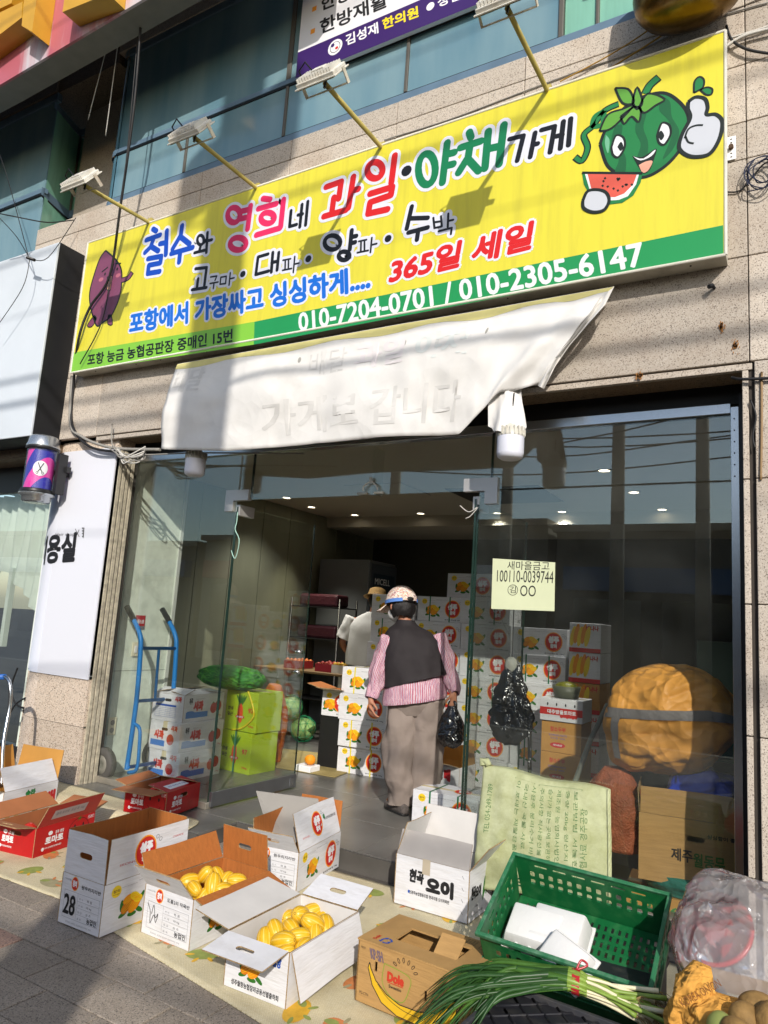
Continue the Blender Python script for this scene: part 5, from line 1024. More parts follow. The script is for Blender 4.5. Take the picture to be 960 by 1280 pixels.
def sphereish(name,loc,r,m,label,cat,group,sq=.88,seed=0,parent=None):
    bm=BM(); bmesh.ops.create_icosphere(bm,subdivisions=3,radius=r)
    for v in bm.verts:
        a=math.atan2(v.co.y,v.co.x); k=1+.035*math.cos(5*a+seed); v.co.x*=k; v.co.y*=k; v.co.z*=sq
    o=obj(name,bm,m,parent,True); o.location=loc; o.rotation_euler=(random.uniform(-.6,.6),random.uniform(-.6,.6),seed); 
    if label: tag(o,label,cat,group)
    return o
TOM=mat('tomato_red','b8281c',.25,spec=.6,var=.15,vs=12)
TP=[(-3.90,2.90,.10),(-3.97,2.98,.11),(-3.92,3.05,.10),(-4.02,2.88,.10),(-4.05,3.06,.10),(-3.99,3.14,.09),(-3.88,2.98,.07)]
for i,q in enumerate(sorted(TP)): sphereish('tomato',q,.042,TOM,ordl(i,len(TP))+' of the red tomatoes lying in the nearer open red carton','tomato','tomatoes in the nearer red carton',seed=i)
for i,q in enumerate([(-3.78,3.75,.21),(-3.86,3.68,.21),(-3.85,3.79,.21),(-3.76,3.66,.21)]): sphereish('tomato',q,.042,TOM,['front left','back left','front right','back right'][i]+' tomato under the lid of the farther red carton','tomato','tomatoes in the farther red carton',seed=i)
# white potato carton at the left edge
b6=carton((-4.50,3.007,M0),100,.46,.40,.20,WHITE,KRAFTY,[('AC',62,.16),('CD',100,.2),('BD',105,.2),('AB',160,.1)],'white pear carton with golden inside at the left edge of the mat',name='pear_carton')
p=Print(); p.text('송라',.18,.14,.26,.18,INKG,.08,1); p.text('보경',.16,.03,.30,.11,INK,.05,1); p.text('배',.35,.06,.44,.14,INKR,.08,1)
for k in range(4): p.ell(.05+.035*k,.06+.012*(k%2),.03,.032,mat('pear_tan','b98f3a',.5),1+k*.2)
p.build('face_print',b6,SIDES['AC'](.46,.40))
# banana carton with a hand hole lid
b7=empty('banana_carton',(-1.02,2.56,.02),R(87),'brown banana carton with big yellow banana print under the spring onion tips','carton'); bW,bD,bH=.30,.50,.215
bm=BM(); 
for sd in ('AC','AB','BD','CD'):
    L=bW if sd in('AC','BD') else bD; hs_=[slot(L*.2,bH*.75,.012,.045),slot(L*.62,bH*.42,.012,.045)] if sd=='AB' else [slot(L*.5,bH*.7,.05,.018)]
    plate(bm,rect(0,0,L,bH),[] if sd!='AB' else [[(x,y) for x,y in h] for h in ([(bD*.16,bH*.58),(bD*.185,bH*.58),(bD*.185,bH*.74),(bD*.16,bH*.74)],[(bD*.60,bH*.42),(bD*.622,bH*.42),(bD*.622,bH*.58),(bD*.60,bH*.58)],[(bD*.86,bH*.24),(bD*.882,bH*.24),(bD*.882,bH*.40),(bD*.86,bH*.40)])],.006,SIDES[sd](bW,bD),0,0)
box(bm,(.006,.006,0),(bW-.006,bD-.006,.006)); obj('box_body',bm,KRAFT,b7)
bm=BM(); plate(bm,rect(-.003,-.003,bW+.003,bD+.003),[rect(.085,.12,.215,.385)],.006,Matrix.Translation((0,0,bH+.0065))); obj('lid',bm,KRAFT,b7)
bm=BM(); plate(bm,rect(0,.0,.10,.10),[],.004,Matrix.Translation((.09,.125,bH-.012))@Matrix.Rotation(R(-38),4,'Y')); obj('folded_tab',bm,KRAFT,b7)
bm=BM(); box(bm,(.02,.03,.006),(bW-.02,bD-.03,.09)); obj('paper_lining',bm,mat('lining_brown','6e4d2c',.8,bump=.5,bs=20,var=.2),b7)
BN=mat('banana_print','d8ae22',.6); RB=mat('dole_red','c03a24',.6)
p=Print(); cx=.0
ban_o=[(.058,.150),(.065,.13),(.09,.095),(.14,.062),(.20,.045),(.28,.047),(.35,.065),(.40,.105),(.412,.135),(.43,.140),(.436,.112),(.428,.07),(.40,.03),(.35,.008),(.28,.0025),(.19,.004),(.12,.028),(.075,.075),(.052,.13)]
p.poly(ban_o,BN,1); p.line(ban_o+[ban_o[0]],.0035,INK,2); p.line([(.1,.085),(.15,.05),(.22,.03),(.3,.028)],.002,INK,2,4); p.ell(.422,.142,.014,.012,BN,3); p.line([(.422+.014*math.cos(a*.5),.142+.012*math.sin(a*.5)) for a in range(14)],.003,INK,4)
oval=[(.125,.165),(.12,.10),(.155,.062),(.21,.056),(.235,.10),(.235,.15)]; oo=[(v.x,v.y) for v in spline([(a,b_,0) for a,b_ in oval+[oval[0]]],5)]; p.poly(oo[:-1],mat('kraft_print','b08a55',.75),3); p.line(oo,.003,mat('logo_green','7f9a33',.6),4)
p.text('Dole',.143,.112,.212,.142,RB,.09,6); p.rect(.143,.105,.212,.108,RB,5); p.text('Sweetio',.15,.09,.205,.101,INK,.03,6)
for k in range(6): a=R(20+k*26); x,y=.215+.05*math.cos(a),.155+.045*math.sin(a); p.line([(x+.009*math.cos(u)*math.cos(a)-.004*math.sin(u)*math.sin(a),y+.009*math.cos(u)*math.sin(a)+.004*math.sin(u)*math.cos(a)) for u in [j*.7 for j in range(10)]],.002,INK,5)
p.text('KP-SH',.065,.165,.12,.20,mat('stamp_grey','6d5c6a',.7),.04,3,shear=-.3); p.text('022',.40,.165,.44,.18,INKB,.04,3); p.text('PG-CTN',.02,.03,.06,.04,INK,0,3); p.text('FRESH',.015,.19,.035,.197,INK,0,3)
p.build('face_print',b7,SIDES['AB'](bW,bD))
p=Print(); p.text('Dole',.13,.10,.21,.14,RB,.08,3); p.line([(.12,.09),(.12,.16),(.17,.19),(.23,.17),(.24,.10),(.2,.08),(.12,.09)],.003,mat('logo_green','7f9a33',.6),2,4); p.text('KP-SH',.12,.03,.22,.06,mat('stamp_grey','6d5c6a',.7),.03,2); 
for k in range(4): p.ell(.06,.17-.03*k,.011,.011,RB,2)
p.build('side_print',b7,SIDES['AC'](bW,bD))
p=Print(); 
for k in range(3):
    a=R(90+120*k); p.line([(.045+.02*math.cos(a+u),.40+.02*math.sin(a+u)) for u in (-.9,-.4,.1,.5)],.008,INKB,2); x,y=.045+.02*math.cos(a+.75),.40+.02*math.sin(a+.75); p.poly([(x-.01,y),(x+.01,y),(x,y+.014)],INKB,2.5)
def rt(t_,x0,y0,x1,y1,m,b_=0): p.text(t_,x0,y0,0,0,m,b_,2,None,0,0,((0,y1-y0),(-(x1-x0),0)))
p.text('Dole',.03,.44,.07,.455,RB,.06,2)
for k in range(4): p.text('THIS BOX IS MADE FROM',.235,.12+.012*k,.285,.127+.012*k,INK,0,2)
p.frame(.23,.04,.29,.10,.0015,INK); p.build('lid_print',b7,Matrix.Translation((0,0,bH+.0068)))
# ---------------------------------------------------------------- melons
SKIN=mat('melon_skin','dba010',.33,spec=.45,var=.12,vs=14,dirt=('b98a1a',.3,20)); STR=mat('melon_groove','ead9a0',.45)
def melon_mesh():
    me=bpy.data.meshes.new('melon'); n=40; prof=[]; bm=BM(); rings=[]
    for i in range(15):
        t=PI*i/14; z=-.054*math.cos(t); r=.0385*math.sin(t)**.85; row=[]
        for j in range(n):
            a=2*PI*j/n; k=1-.04*max(0,math.cos(10*a))**4*math.sin(t); row.append(bm.verts.new((r*k*math.cos(a),r*k*math.sin(a),z)))
        rings.append(row)
    for i in range(14):
        for j in range(n):
            f=bm.faces.new((rings[i][j],rings[i][(j+1)%n],rings[i+1][(j+1)%n],rings[i+1][j])); f.smooth=True; f.material_index=0
            if 1<i<12 and (j%4==0 or j%4==3) : pass
    bm.normal_update(); bm.to_mesh(me); bm.free(); return me
MSK=bpy.data.materials.new('melon_striped_skin'); MSK.use_nodes=True; b=MSK.node_tree.nodes['Principled BSDF']; n=MSK.node_tree.nodes; l=MSK.node_tree.links; b.inputs['Roughness'].default_value=.34; b.inputs['Specular IOR Level'].default_value=.45
tc=n.new('ShaderNodeTexCoord'); g=n.new('ShaderNodeTexGradient'); g.gradient_type='RADIAL'; l.new(tc.outputs['Object'],g.inputs[0]); m1=n.new('ShaderNodeMath'); m1.operation='MULTIPLY'; m1.inputs[1].default_value=2*PI*10; l.new(g.outputs[1],m1.inputs[0]); m2=n.new('ShaderNodeMath'); m2.operation='COSINE'; l.new(m1.outputs[0],m2.inputs[0])
tn=n.new('ShaderNodeTexNoise'); tn.inputs['Scale'].default_value=40; l.new(tc.outputs['Object'],tn.inputs['Vector']); m3=n.new('ShaderNodeMath'); m3.operation='MULTIPLY_ADD'; m3.inputs[1].default_value=.5; l.new(tn.outputs[0],m3.inputs[0]); l.new(m2.outputs[0],m3.inputs[2])
cr=n.new('ShaderNodeValToRGB'); e=cr.color_ramp.elements; e[0].position=.74; e[0].color=(*lin('d9a91e'),1); e[1].position=1.0; e[1].color=(*lin('e6cb6e'),1); mr=n.new('ShaderNodeMapRange'); mr.inputs[1].default_value=-1; mr.inputs[2].default_value=1.45; l.new(m3.outputs[0],mr.inputs[0]); l.new(mr.outputs[0],cr.inputs[0]); l.new(cr.outputs[0],b.inputs['Base Color'])
MM=melon_mesh(); MM.materials.append(MSK)
def melons(pts,box_label,group,seed):
    pts=sorted(pts)
    rr=random.Random(seed)
    for i,(x,y,z) in enumerate(pts):
        q=Q(x,y,z); o=bpy.data.objects.new('melon',MM); C.objects.link(o); o.location=q; sc=rr.uniform(.78,1.0); o.scale=(sc,sc,sc*rr.uniform(.92,1.08)); o.rotation_euler=(R(rr.uniform(15,115)),rr.uniform(-.9,.9),rr.uniform(0,6)); tag(o,ordl(i,len(pts))+' of the '+box_label,'melon',group)
        bm=BM(); bmesh.ops.create_circle(bm,cap_ends=True,radius=.006,segments=8); 
        s_=obj('stem_scar',bm,mat('scar_brown','6b5520',.8),o); s_.location=(0,0,.0535)
melons([(257,1093,.235),(238,1102,.20),(243,1111,.205),(272,1096,.20),(266,1107,.215),(283,1101,.19),(279,1112,.20),(296,1101,.20),(254,1122,.17),(226,1110,.17),(241,1125,.15),(262,1120,.15),(290,1110,.15),(230,1098,.15)],'yellow striped melons heaped in the brown lined carton','melons in the brown lined carton',1)
melons([(344,1163,.185),(364,1160,.175),(376,1144,.20),(391,1154,.195),(407,1158,.17),(374,1170,.185),(332,1177,.15),(354,1177,.175),(357,1191,.155),(380,1183,.165),(393,1171,.16),(388,1140,.15),(362,1148,.13),(404,1148,.13),(342,1186,.12)],'yellow striped melons heaped in the all white carton','melons in the all white carton',2)
#==PART5==
# ================================================================ MATS
MATM=bpy.data.materials.new('picnic_mat'); MATM.use_nodes=True; b=MATM.node_tree.nodes['Principled BSDF']; n=MATM.node_tree.nodes; l=MATM.node_tree.links; b.inputs['Roughness'].default_value=.7
tc=n.new('ShaderNodeTexCoord'); br=n.new('ShaderNodeTexBrick'); br.inputs['Scale'].default_value=55; br.inputs['Mortar Size'].default_value=.03; br.inputs['Color1'].default_value=(*lin('e6dcbc'),1); br.inputs['Color2'].default_value=(*lin('dccfa8'),1); br.inputs['Mortar'].default_value=(*lin('b3a680'),1); l.new(tc.outputs['Object'],br.inputs[0])
t=n.new('ShaderNodeTexNoise'); t.inputs['Scale'].default_value=5; t.inputs['Detail'].default_value=6; l.new(tc.outputs['Object'],t.inputs['Vector']); mr=n.new('ShaderNodeMapRange'); mr.inputs[1].default_value=.35; mr.inputs[2].default_value=.75; mr.inputs[3].default_value=1.05; mr.inputs[4].default_value=.78; l.new(t.outputs[0],mr.inputs[0]); mx=n.new('ShaderNodeMix'); mx.data_type='RGBA'; mx.blend_type='MULTIPLY'; mx.inputs[0].default_value=1; l.new(br.outputs[0],mx.inputs[6]); l.new(mr.outputs[0],mx.inputs[7]); l.new(mx.outputs[2],b.inputs['Base Color']); bp_=n.new('ShaderNodeBump'); bp_.inputs['Strength'].default_value=.5; bp_.inputs['Distance'].default_value=.002; l.new(br.outputs[1],bp_.inputs['Height']); l.new(bp_.outputs[0],b.inputs['Normal'])
def mz(x,y):
    e_=3.42 if x<-3.2 else (3.80 if x>-3.1 else 3.42+.38*(x+3.2)/.1); k=min(max((y-e_)/.07,0),1); k=k*k*(3-2*k); return .006+k*(FL+.001)+.004*max(0,noise.noise(Vector((x*3,y*3,1))))+ (.012*max(0,noise.noise(Vector((x*2.2,y*5,7)))) if y>3.3 else 0)
def mat_obj(name,quad,label,prints,seed,nx=60,ny=40,r=.12):
    a,b_,c,d=[Vector((x,y,0)) for x,y in quad]   # front-left, front-right, back-right, back-left
    def at(u,v): p=a.lerp(b_,u).lerp(d.lerp(c,u),v); return p
    W_=(b_-a).length; L_=(d-a).length
    bm=BM(); g={}
    for j in range(ny+1):
        for i in range(nx+1):
            u,v=i/nx,j/ny; du=min(u,1-u)*W_; dv=min(v,1-v)*L_
            if du<r and dv<r:
                ex,ey=r-du,r-dv; dd=math.hypot(ex,ey)
                if dd>r: k=r/dd; ndu,ndv=r-ex*k,r-ey*k; u=ndu/W_ if u<.5 else 1-ndu/W_; v=ndv/L_ if v<.5 else 1-ndv/L_
            p=at(u,v); g[i,j]=bm.verts.new((p.x,p.y,mz(p.x,p.y)))
    for j in range(ny):
        for i in range(nx): bm.faces.new((g[i,j],g[i+1,j],g[i+1,j+1],g[i,j+1]))
    o=obj(name,bm,MATM,None,True); tag(o,label,'mat'); md=o.modifiers.new('thickness','SOLIDIFY'); md.thickness=.004; md.offset=-1
    p=Print(); rr=random.Random(seed); cols=[mat('mat_yellow','d9aa34',.7,var=.15,vs=30),mat('mat_orange','c97f4a',.7,var=.15,vs=30),mat('mat_green','8f9a50',.7,var=.15,vs=30),mat('mat_grey','9c9472',.7,var=.15,vs=30)]
    ix=0
    for yy in range(int(L_/.26)):
        for xx in range(int(W_/.26)):
            cx=.13+xx*.26+rr.uniform(-.05,.05)+(.1 if yy%2 else 0); cy=.13+yy*.26+rr.uniform(-.04,.04)
            if cx>W_-.1 or cy>L_-.1: continue
            m=cols[ix%4]; ix+=1; a0=rr.uniform(0,180); p.ell(cx,cy,.075,.048,m,1,a0,18); p.ell(cx+.05*math.cos(R(a0)),cy+.05*math.sin(R(a0)),.03,.016,cols[2],2,a0+40,10)
            for k in range(3): p.ell(cx-.06*math.cos(R(a0+60*k)),cy-.06*math.sin(R(a0+60*k)),.022,.009,cols[(ix+1)%4],2+k*.1,a0+60*k,8)
    def fn(x,y,d_): q=at(min(x/W_,1),min(y/L_,1)); return (q.x,q.y,mz(q.x,q.y)+.0012+d_*.4)
    p.build('fruit_print',o,None,.0006,fn); return o
mat_obj('picnic_mat',[(-2.86,2.46),(-.42,2.05),(-.42,3.78),(-2.60,3.76)],'cream picnic mat with faded fruit print under the melon and cucumber cartons',1,3)
mat_obj('picnic_mat',[(-5.3,2.46),(-3.02,2.52),(-3.40,3.70),(-5.05,3.72)],'cream picnic mat with faded fruit print under the red tomato cartons',1,8)
# ================================================================ PEOPLE
def skin_mesh(name,verts,edges,rad,m,parent,sub=1,root=0):
    me=bpy.data.meshes.new(name); me.from_pydata([tuple(v) for v in verts],edges,[]); o=bpy.data.objects.new(name,me); C.objects.link(o)
    sm=o.modifiers.new('skin','SKIN'); sm.use_smooth_shade=True
    for i,r in enumerate(rad): me.skin_vertices[0].data[i].radius=(r,r) if not isinstance(r,tuple) else r
    me.skin_vertices[0].data[root].use_root=True
    sb=o.modifiers.new('sub','SUBSURF'); sb.levels=sub; sb.render_levels=sub
    dg=bpy.context.evaluated_depsgraph_get(); dg.update(); ne=bpy.data.meshes.new_from_object(o.evaluated_get(dg)); bpy.data.objects.remove(o); ne.name=name
    for p in ne.polygons: p.use_smooth=True
    ne.materials.clear(); return linkm(name,ne,m,parent)
def loft(name,rings,m,parent,n=36,fold=.006,fs=9,cap=(0,0),e=2.3,seed=0,sub=5,ustripe=1):
    """cloth tube through elliptical rings (centre, x axis, y axis, a, b)"""
    k=len(rings); R_=[]
    def ip(i,t,f):
        g=lambda j: f(rings[min(max(j,0),k-1)]); a,b_,c,d=g(i-1),g(i),g(i+1),g(i+2); return .5*((2*b_)+(c-a)*t+(2*a-5*b_+4*c-d)*t*t+(3*b_-3*c+d-a)*t**3)
    for i in range(k-1):
        for s in range(sub):
            t=s/sub; R_.append([ip(i,t,(lambda q,j=j:q[j])) for j in range(5)])
    R_.append(list(rings[-1])); bm=BM(); uv=bm.loops.layers.uv.new('uv'); G=[]
    for v,(c,X,Y,a,b_) in enumerate(R_):
        X=Vector(X).normalized(); Y=Vector(Y).normalized(); row=[]
        for j in range(n):
            th=2*PI*j/n; cs,sn=math.cos(th),math.sin(th); q=2/e; dx=math.copysign(abs(cs)**q,cs); dy=math.copysign(abs(sn)**q,sn); p=Vector(c)+X*dx*a+Y*dy*b_
            nn=(X*cs+Y*sn); f=fold*(noise.noise(Vector((p.x*fs+seed,p.y*fs,p.z*fs*.55)))+.45*noise.noise(Vector((p.x*fs*2.6+seed,p.y*fs*2.6,p.z*fs*1.4)))); row.append(bm.verts.new(p+nn*f))
        G.append(row)
    for i in range(len(G)-1):
        for j in range(n):
            f=bm.faces.new((G[i][j],G[i][(j+1)%n],G[i+1][(j+1)%n],G[i+1][j])); f.smooth=True
            for lp,(uu,vv) in zip(f.loops,((j,i),(j+1,i),(j+1,i+1),(j,i+1))): lp[uv].uv=(uu/n*ustripe,vv/len(G))
    if cap[0]: bm.faces.new(G[0][::-1]).smooth=True
    if cap[1]: bm.faces.new(G[-1]).smooth=True
    bmesh.ops.recalc_face_normals(bm,faces=bm.faces); o=obj(name,bm,m,parent); md=o.modifiers.new('thickness','SOLIDIFY'); md.thickness=.004; md.offset=-1; return o
def V(*a): return Vector(a)
SKC=mat('skin_tone','a9745a',.55,var=.06,vs=20,spec=.35); HAIR=mat('hair_black',(.012,.010,.010),.5,bump=.4,bs=160,aniso=(3,3,.3))
def stripes(name,c1,c2,c3,cnt):
    m=bpy.data.materials.new(name); m.use_nodes=True; b=m.node_tree.nodes['Principled BSDF']; n=m.node_tree.nodes; l=m.node_tree.links; b.inputs['Roughness'].default_value=.85; b.inputs['Specular IOR Level'].default_value=.15
    u=n.new('ShaderNodeUVMap'); sp=n.new('ShaderNodeSeparateXYZ'); l.new(u.outputs[0],sp.inputs[0]); nz=n.new('ShaderNodeTexNoise'); nz.inputs['Scale'].default_value=6; l.new(u.outputs[0],nz.inputs['Vector'])
    a=n.new('ShaderNodeMath'); a.operation='MULTIPLY_ADD'; a.inputs[1].default_value=cnt; l.new(sp.outputs[0],a.inputs[0]); w2=n.new('ShaderNodeMath'); w2.operation='MULTIPLY'; w2.inputs[1].default_value=.5; l.new(nz.outputs[0],w2.inputs[0]); l.new(w2.outputs[0],a.inputs[2]); f=n.new('ShaderNodeMath'); f.operation='FRACT'; l.new(a.outputs[0],f.inputs[0])
    cr=n.new('ShaderNodeValToRGB'); cr.color_ramp.interpolation='CONSTANT'; e=cr.color_ramp.elements; e[0].color=(*lin(c1),1); e[1].position=.42; e[1].color=(*lin(c2),1); x=e.new(.72); x.color=(*lin(c3),1); x=e.new(.84); x.color=(*lin(c2),1); l.new(f.outputs[0],cr.inputs[0]); l.new(cr.outputs[0],b.inputs['Base Color']); return m
SHIRT=stripes('striped_shirt','a9586c','d6c2c8','62588a',1.0)
def hand(verts,edges,rad,wrist_i,wr,fdir,side,curl,size=1.0,grip=0):
    """palm and five fingers grown from the wrist: fdir fingers' way, side the thumb's way, curl the palm's way"""
    fdir=fdir.normalized(); side=side.normalized(); curl=curl.normalized()
    def add(p,r,e): verts.append(p); rad.append(r); edges.append((e,len(verts)-1)); return len(verts)-1
    pc=add(wr+fdir*.040*size,(.026*size,.016*size),wrist_i); pe=add(wr+fdir*.075*size,(.034*size,.013*size),pc)
    for k,(off,ln) in enumerate(((-.026,.055),(-.009,.068),(.009,.072),(.026,.066))):
        s_=side*(off*size); b0=add(wr+fdir*.088*size+s_,.0095*size,pe); g=.35+.12*k if not grip else 1.25
        d1=(fdir*math.cos(g*.6)+curl*math.sin(g*.6)); p1=verts[b0]+d1*ln*.45*size; b1=add(p1,.0088*size,b0); d2=(fdir*math.cos(g*1.3)+curl*math.sin(g*1.3)); p2=p1+d2*ln*.33*size; b2_=add(p2,.0082*size,b1); d3=(fdir*math.cos(g*1.9)+curl*math.sin(g*1.9)); add(p2+d3*ln*.28*size,.0068*size,b2_)
    t0=add(wr+fdir*.03*size+side*.030*size,.012*size,pc); t1=add(verts[t0]+(fdir*.6+side*.55+curl*.3)*.036*size,.0105*size,t0); add(verts[t1]+(fdir*.9+side*.1+curl*.3)*.028*size,.0085*size,t1)
def person(label,J,face,back,scale=1):
    """body skeleton from joints J (world), one continuous skinned mesh"""
    root=empty('person',J['ground'],0,label,'person'); inv_=J['ground']; L=lambda p: Vector(p)-inv_
    vs=[L(J['pelvis']),L(J['waist']),L(J['chest']),L(J['neckb']),L(J['neckt']),L(J['head']),L(J['head'])+V(0,0,.075)+face*-.01]
    rd=[(.13,.10),(.115,.09),(.14,.10),.055,.05,(.078,.088),(.07,.08)]; ed=[(0,1),(1,2),(2,3),(3,4),(4,5),(5,6)]
    for sd in ('l','r'):
        i=len(vs); vs+=[L(J['sh'+sd]),L(J['el'+sd]),L(J['wr'+sd])]; rd+=[.055,.040,.026]; ed+=[(2,i),(i,i+1),(i+1,i+2)]
        hand(vs,ed,rd,i+2,vs[i+2],J['hd'+sd],J['th'+sd],J['cu'+sd],.95,J.get('grip'+sd,0))
        i=len(vs); vs+=[L(J['hip'+sd]),L(J['kn'+sd]),L(J['an'+sd]),L(J['to'+sd])]; rd+=[.085,.058,.04,.035]; ed+=[(0,i),(i,i+1),(i+1,i+2),(i+2,i+3)]
    body=skin_mesh('body',vs,ed,rd,SKC,root,1)
    hd=L(J['head']); up=V(0,0,1); rt_=face.cross(up).normalized(); upp=rt_.cross(face).normalized()
    def FP(a,b_,c): return hd+face*a+rt_*b_+upp*c
    for s_ in (-1,1):
        bm=BM(); bmesh.ops.create_icosphere(bm,subdivisions=2,radius=.03,matrix=Matrix.Translation(FP(-.01,s_*.083,.0))@Matrix.Diagonal((.45,.8,1.1,1))); obj('ear',bm,SKC,root,True)
        bm=BM(); bmesh.ops.create_icosphere(bm,subdivisions=2,radius=.012,matrix=Matrix.Translation(FP(.078,s_*.032,.012))); obj('eye',bm,mat('eye_dark','2a1c16',.2),root,True)
    bm=BM(); bmesh.ops.create_cone(bm,segments=8,radius1=.016,radius2=.006,depth=.05,cap_ends=True,matrix=Matrix.Translation(FP(.095,0,-.01))); obj('nose',bm,SKC,root,True)
    bm=BM(); bmesh.ops.create_icosphere(bm,subdivisions=2,radius=.02,matrix=Matrix.Translation(FP(.085,0,-.045))@Matrix.Diagonal((1,1,.35,1))); obj('mouth',bm,mat('lip','8a4a40',.5),root,True)
    return root,L,FP,rt_,upp
# --- the woman in the vest
bk=V(.88,.47,0); fw=V(-.47,.88,0); yg=4.80
G=Q(503,1022,FL); dG=V(0,0,0)
J=dict(ground=V(-2.52,4.80,FL),pelvis=V(-2.47,4.82,.92),waist=V(-2.49,4.80,1.06),chest=V(-2.525,4.79,1.27),neckb=V(-2.575,4.78,1.44),neckt=V(-2.60,4.79,1.50),head=V(-2.635,4.79,1.580),
 shl=P(486,800,4.70),ell=P(471,848,4.66),wrl=P(463,872,4.60),shr=P(547,799,4.90),elr=P(562,845,4.90),wrr=P(567,867,4.84),
 hipl=V(-2.56,4.78,.88),knl=V(-2.60,4.78,.53),anl=V(-2.585,4.84,.20),tol=V(-2.72,4.93,.135),hipr=V(-2.40,4.87,.88),knr=V(-2.40,4.90,.53),anr=V(-2.41,4.93,.20),tor=V(-2.50,5.04,.135),
 hdl=V(.12,.0,-1),thl=V(.8,-.3,-.2),cul=V(.6,.5,0),hdr=V(.02,-.05,-1),thr=V(-.7,-.6,0),cur=V(-.4,.6,0),gripr=1)
fc=V(-.86,.48,-.16).normalized()
wm,L,FP,rt_,upp=person('elderly woman seen from behind in a black vest, striped pink shirt and patterned sun cap',J,fc,bk)
GR=J['ground']
def rg(x,y,z,a,b_,tx=0,ty=0,X=bk): return (V(x,y,z)-GR,X+V(0,0,tx),fw+V(0,0,ty),a,b_)
PANTS=mat('trousers_taupe','8b7f77',.9,var=.07,vs=6,bump=.25,bs=26,aniso=(2,2,.5),spec=.15); VEST=mat('vest_charcoal','2b2729',.75,var=.08,vs=16,bump=.15,bs=60,spec=.25)
crumple(PANTS,5,.3,.035); crumple(VEST,4,.22,.03)
loft('trouser_seat',[rg(-2.475,4.82,1.0,.19,.135),rg(-2.475,4.82,.90,.215,.15),rg(-2.48,4.825,.80,.17,.11)],PANTS,wm,cap=(1,0),fold=.012)
def leg(a,b_,c,r0,r1,r2,seed): 
    a,b_,c=V(*a)-GR,V(*b_)-GR,V(*c)-GR; m_=a.lerp(b_,.5); m2=b_.lerp(c,.5); X=bk; loft('trouser_leg',[(a,X,fw,r0,r0*1.05),(m_,X,fw,(r0+r1)/2,(r0+r1)/2*1.05),(b_,X,fw,r1,r1*1.02),(m2,X,fw,(r1+r2)/2*1.06,r1),(c,X,fw,r2,r2),(c+V(-.01,.0,-.02),X,fw,r2*.93,r2*.93)],PANTS,wm,fold=.034,fs=8,seed=seed,cap=(0,0),sub=9,n=48)
leg((-2.555,4.80,.93),(-2.565,4.79,.52),(-2.555,4.84,.185),.128,.120,.098,1)
leg((-2.40,4.86,.93),(-2.405,4.89,.52),(-2.43,4.93,.20),.122,.108,.092,5)
SHOE=mat('shoe_grey','5b5450',.85,bump=.8,bs=140,var=.35,vs=60); SOLE=mat('shoe_sole',(.015,.015,.015),.6)
for hx,hy,tx,ty in ((-2.50,4.79,-2.72,4.91),(-2.38,4.93,-2.58,5.06)):
    h=V(hx,hy,FL)-GR; t_=V(tx,ty,FL)-GR; d=(t_-h).normalized(); X=V(-d.y,d.x,0); bm=None
    rings=[(h-d*.01+V(0,0,.04),X,V(0,0,1),.026,.030),(h+d*.015+V(0,0,.045),X,V(0,0,1),.034,.045),(h+d*.07+V(0,0,.05),X,V(0,0,1),.037,.050),(h+d*.14+V(0,0,.04),X,V(0,0,1),.043,.038),(h+d*.20+V(0,0,.033),X,V(0,0,1),.044,.031),(h+d*.235+V(0,0,.027),X,V(0,0,1),.034,.022),(h+d*.25+V(0,0,.024),X,V(0,0,1),.015,.012)]
    s_=loft('shoe',rings,SHOE,wm,n=20,fold=.002,cap=(1,1),sub=3)
    loft('sole',[(c-V(0,0,c.z-(.010)),X,V(0,0,1),a*1.05,.010) for c,X,Y_,a,b_ in rings],SOLE,s_,n=20,fold=0,cap=(1,1),sub=2)
# shirt body under the vest, its hem hanging out
loft('shirt_body',[rg(-2.475,4.80,.905,.232,.165,.19),rg(-2.475,4.80,.935,.236,.168,.17),rg(-2.48,4.80,1.02,.226,.155,.12),rg(-2.49,4.80,1.10,.200,.13,.05),rg(-2.50,4.80,1.18,.17,.11)],SHIRT,wm,fold=.016,fs=13,ustripe=104,n=56)
loft('vest',[rg(-2.475,4.80,1.045,.240,.170,.30,-.1),rg(-2.48,4.80,1.06,.240,.170,.28,-.1),rg(-2.485,4.80,1.12,.234,.163,.15),rg(-2.505,4.795,1.20,.224,.152,.03),rg(-2.525,4.79,1.29,.213,.14),rg(-2.54,4.79,1.355,.200,.125),rg(-2.555,4.785,1.41,.160,.10),rg(-2.57,4.785,1.445,.105,.08),rg(-2.58,4.785,1.475,.072,.068),rg(-2.583,4.785,1.49,.066,.063)],VEST,wm,fold=.018,fs=9,seed=3,e=2.4,n=56)
def sleeve(a,b_,c,r,seed,m=SHIRT,par=wm,gr=GR,us=38,nm='sleeve',short=False):
    a,b_,c=a-gr,b_-gr,c-gr; d1=(b_-a).normalized(); d2=(c-b_).normalized()
    def fr_(d): X=d.cross(V(0,1,0)).normalized(); return X,X.cross(d).normalized()
    X1,Y1=fr_(d1); X2,Y2=fr_((d1+d2).normalized()); X3,Y3=fr_(d2); rs=[(a-d1*.03,X1,Y1,r[0]*.8,r[0]*.8),(a,X1,Y1,r[0],r[0]),(a.lerp(b_,.5),X1,Y1,r[1],r[1])]
    if short: rs+=[(a.lerp(b_,.8),X1,Y1,r[1]*1.05,r[1]*1.05)]
    else: rs+=[(b_,X2,Y2,r[2],r[2]),(b_.lerp(c,.5),X3,Y3,r[3],r[3]),(c-d2*.02,X3,Y3,r[4],r[4]),(c+d2*.005,X3,Y3,r[4]*.85,r[4]*.85)]
    loft(nm,rs,m,par,n=40,fold=.024,fs=17,cap=(1,0),seed=seed,ustripe=us,e=2)
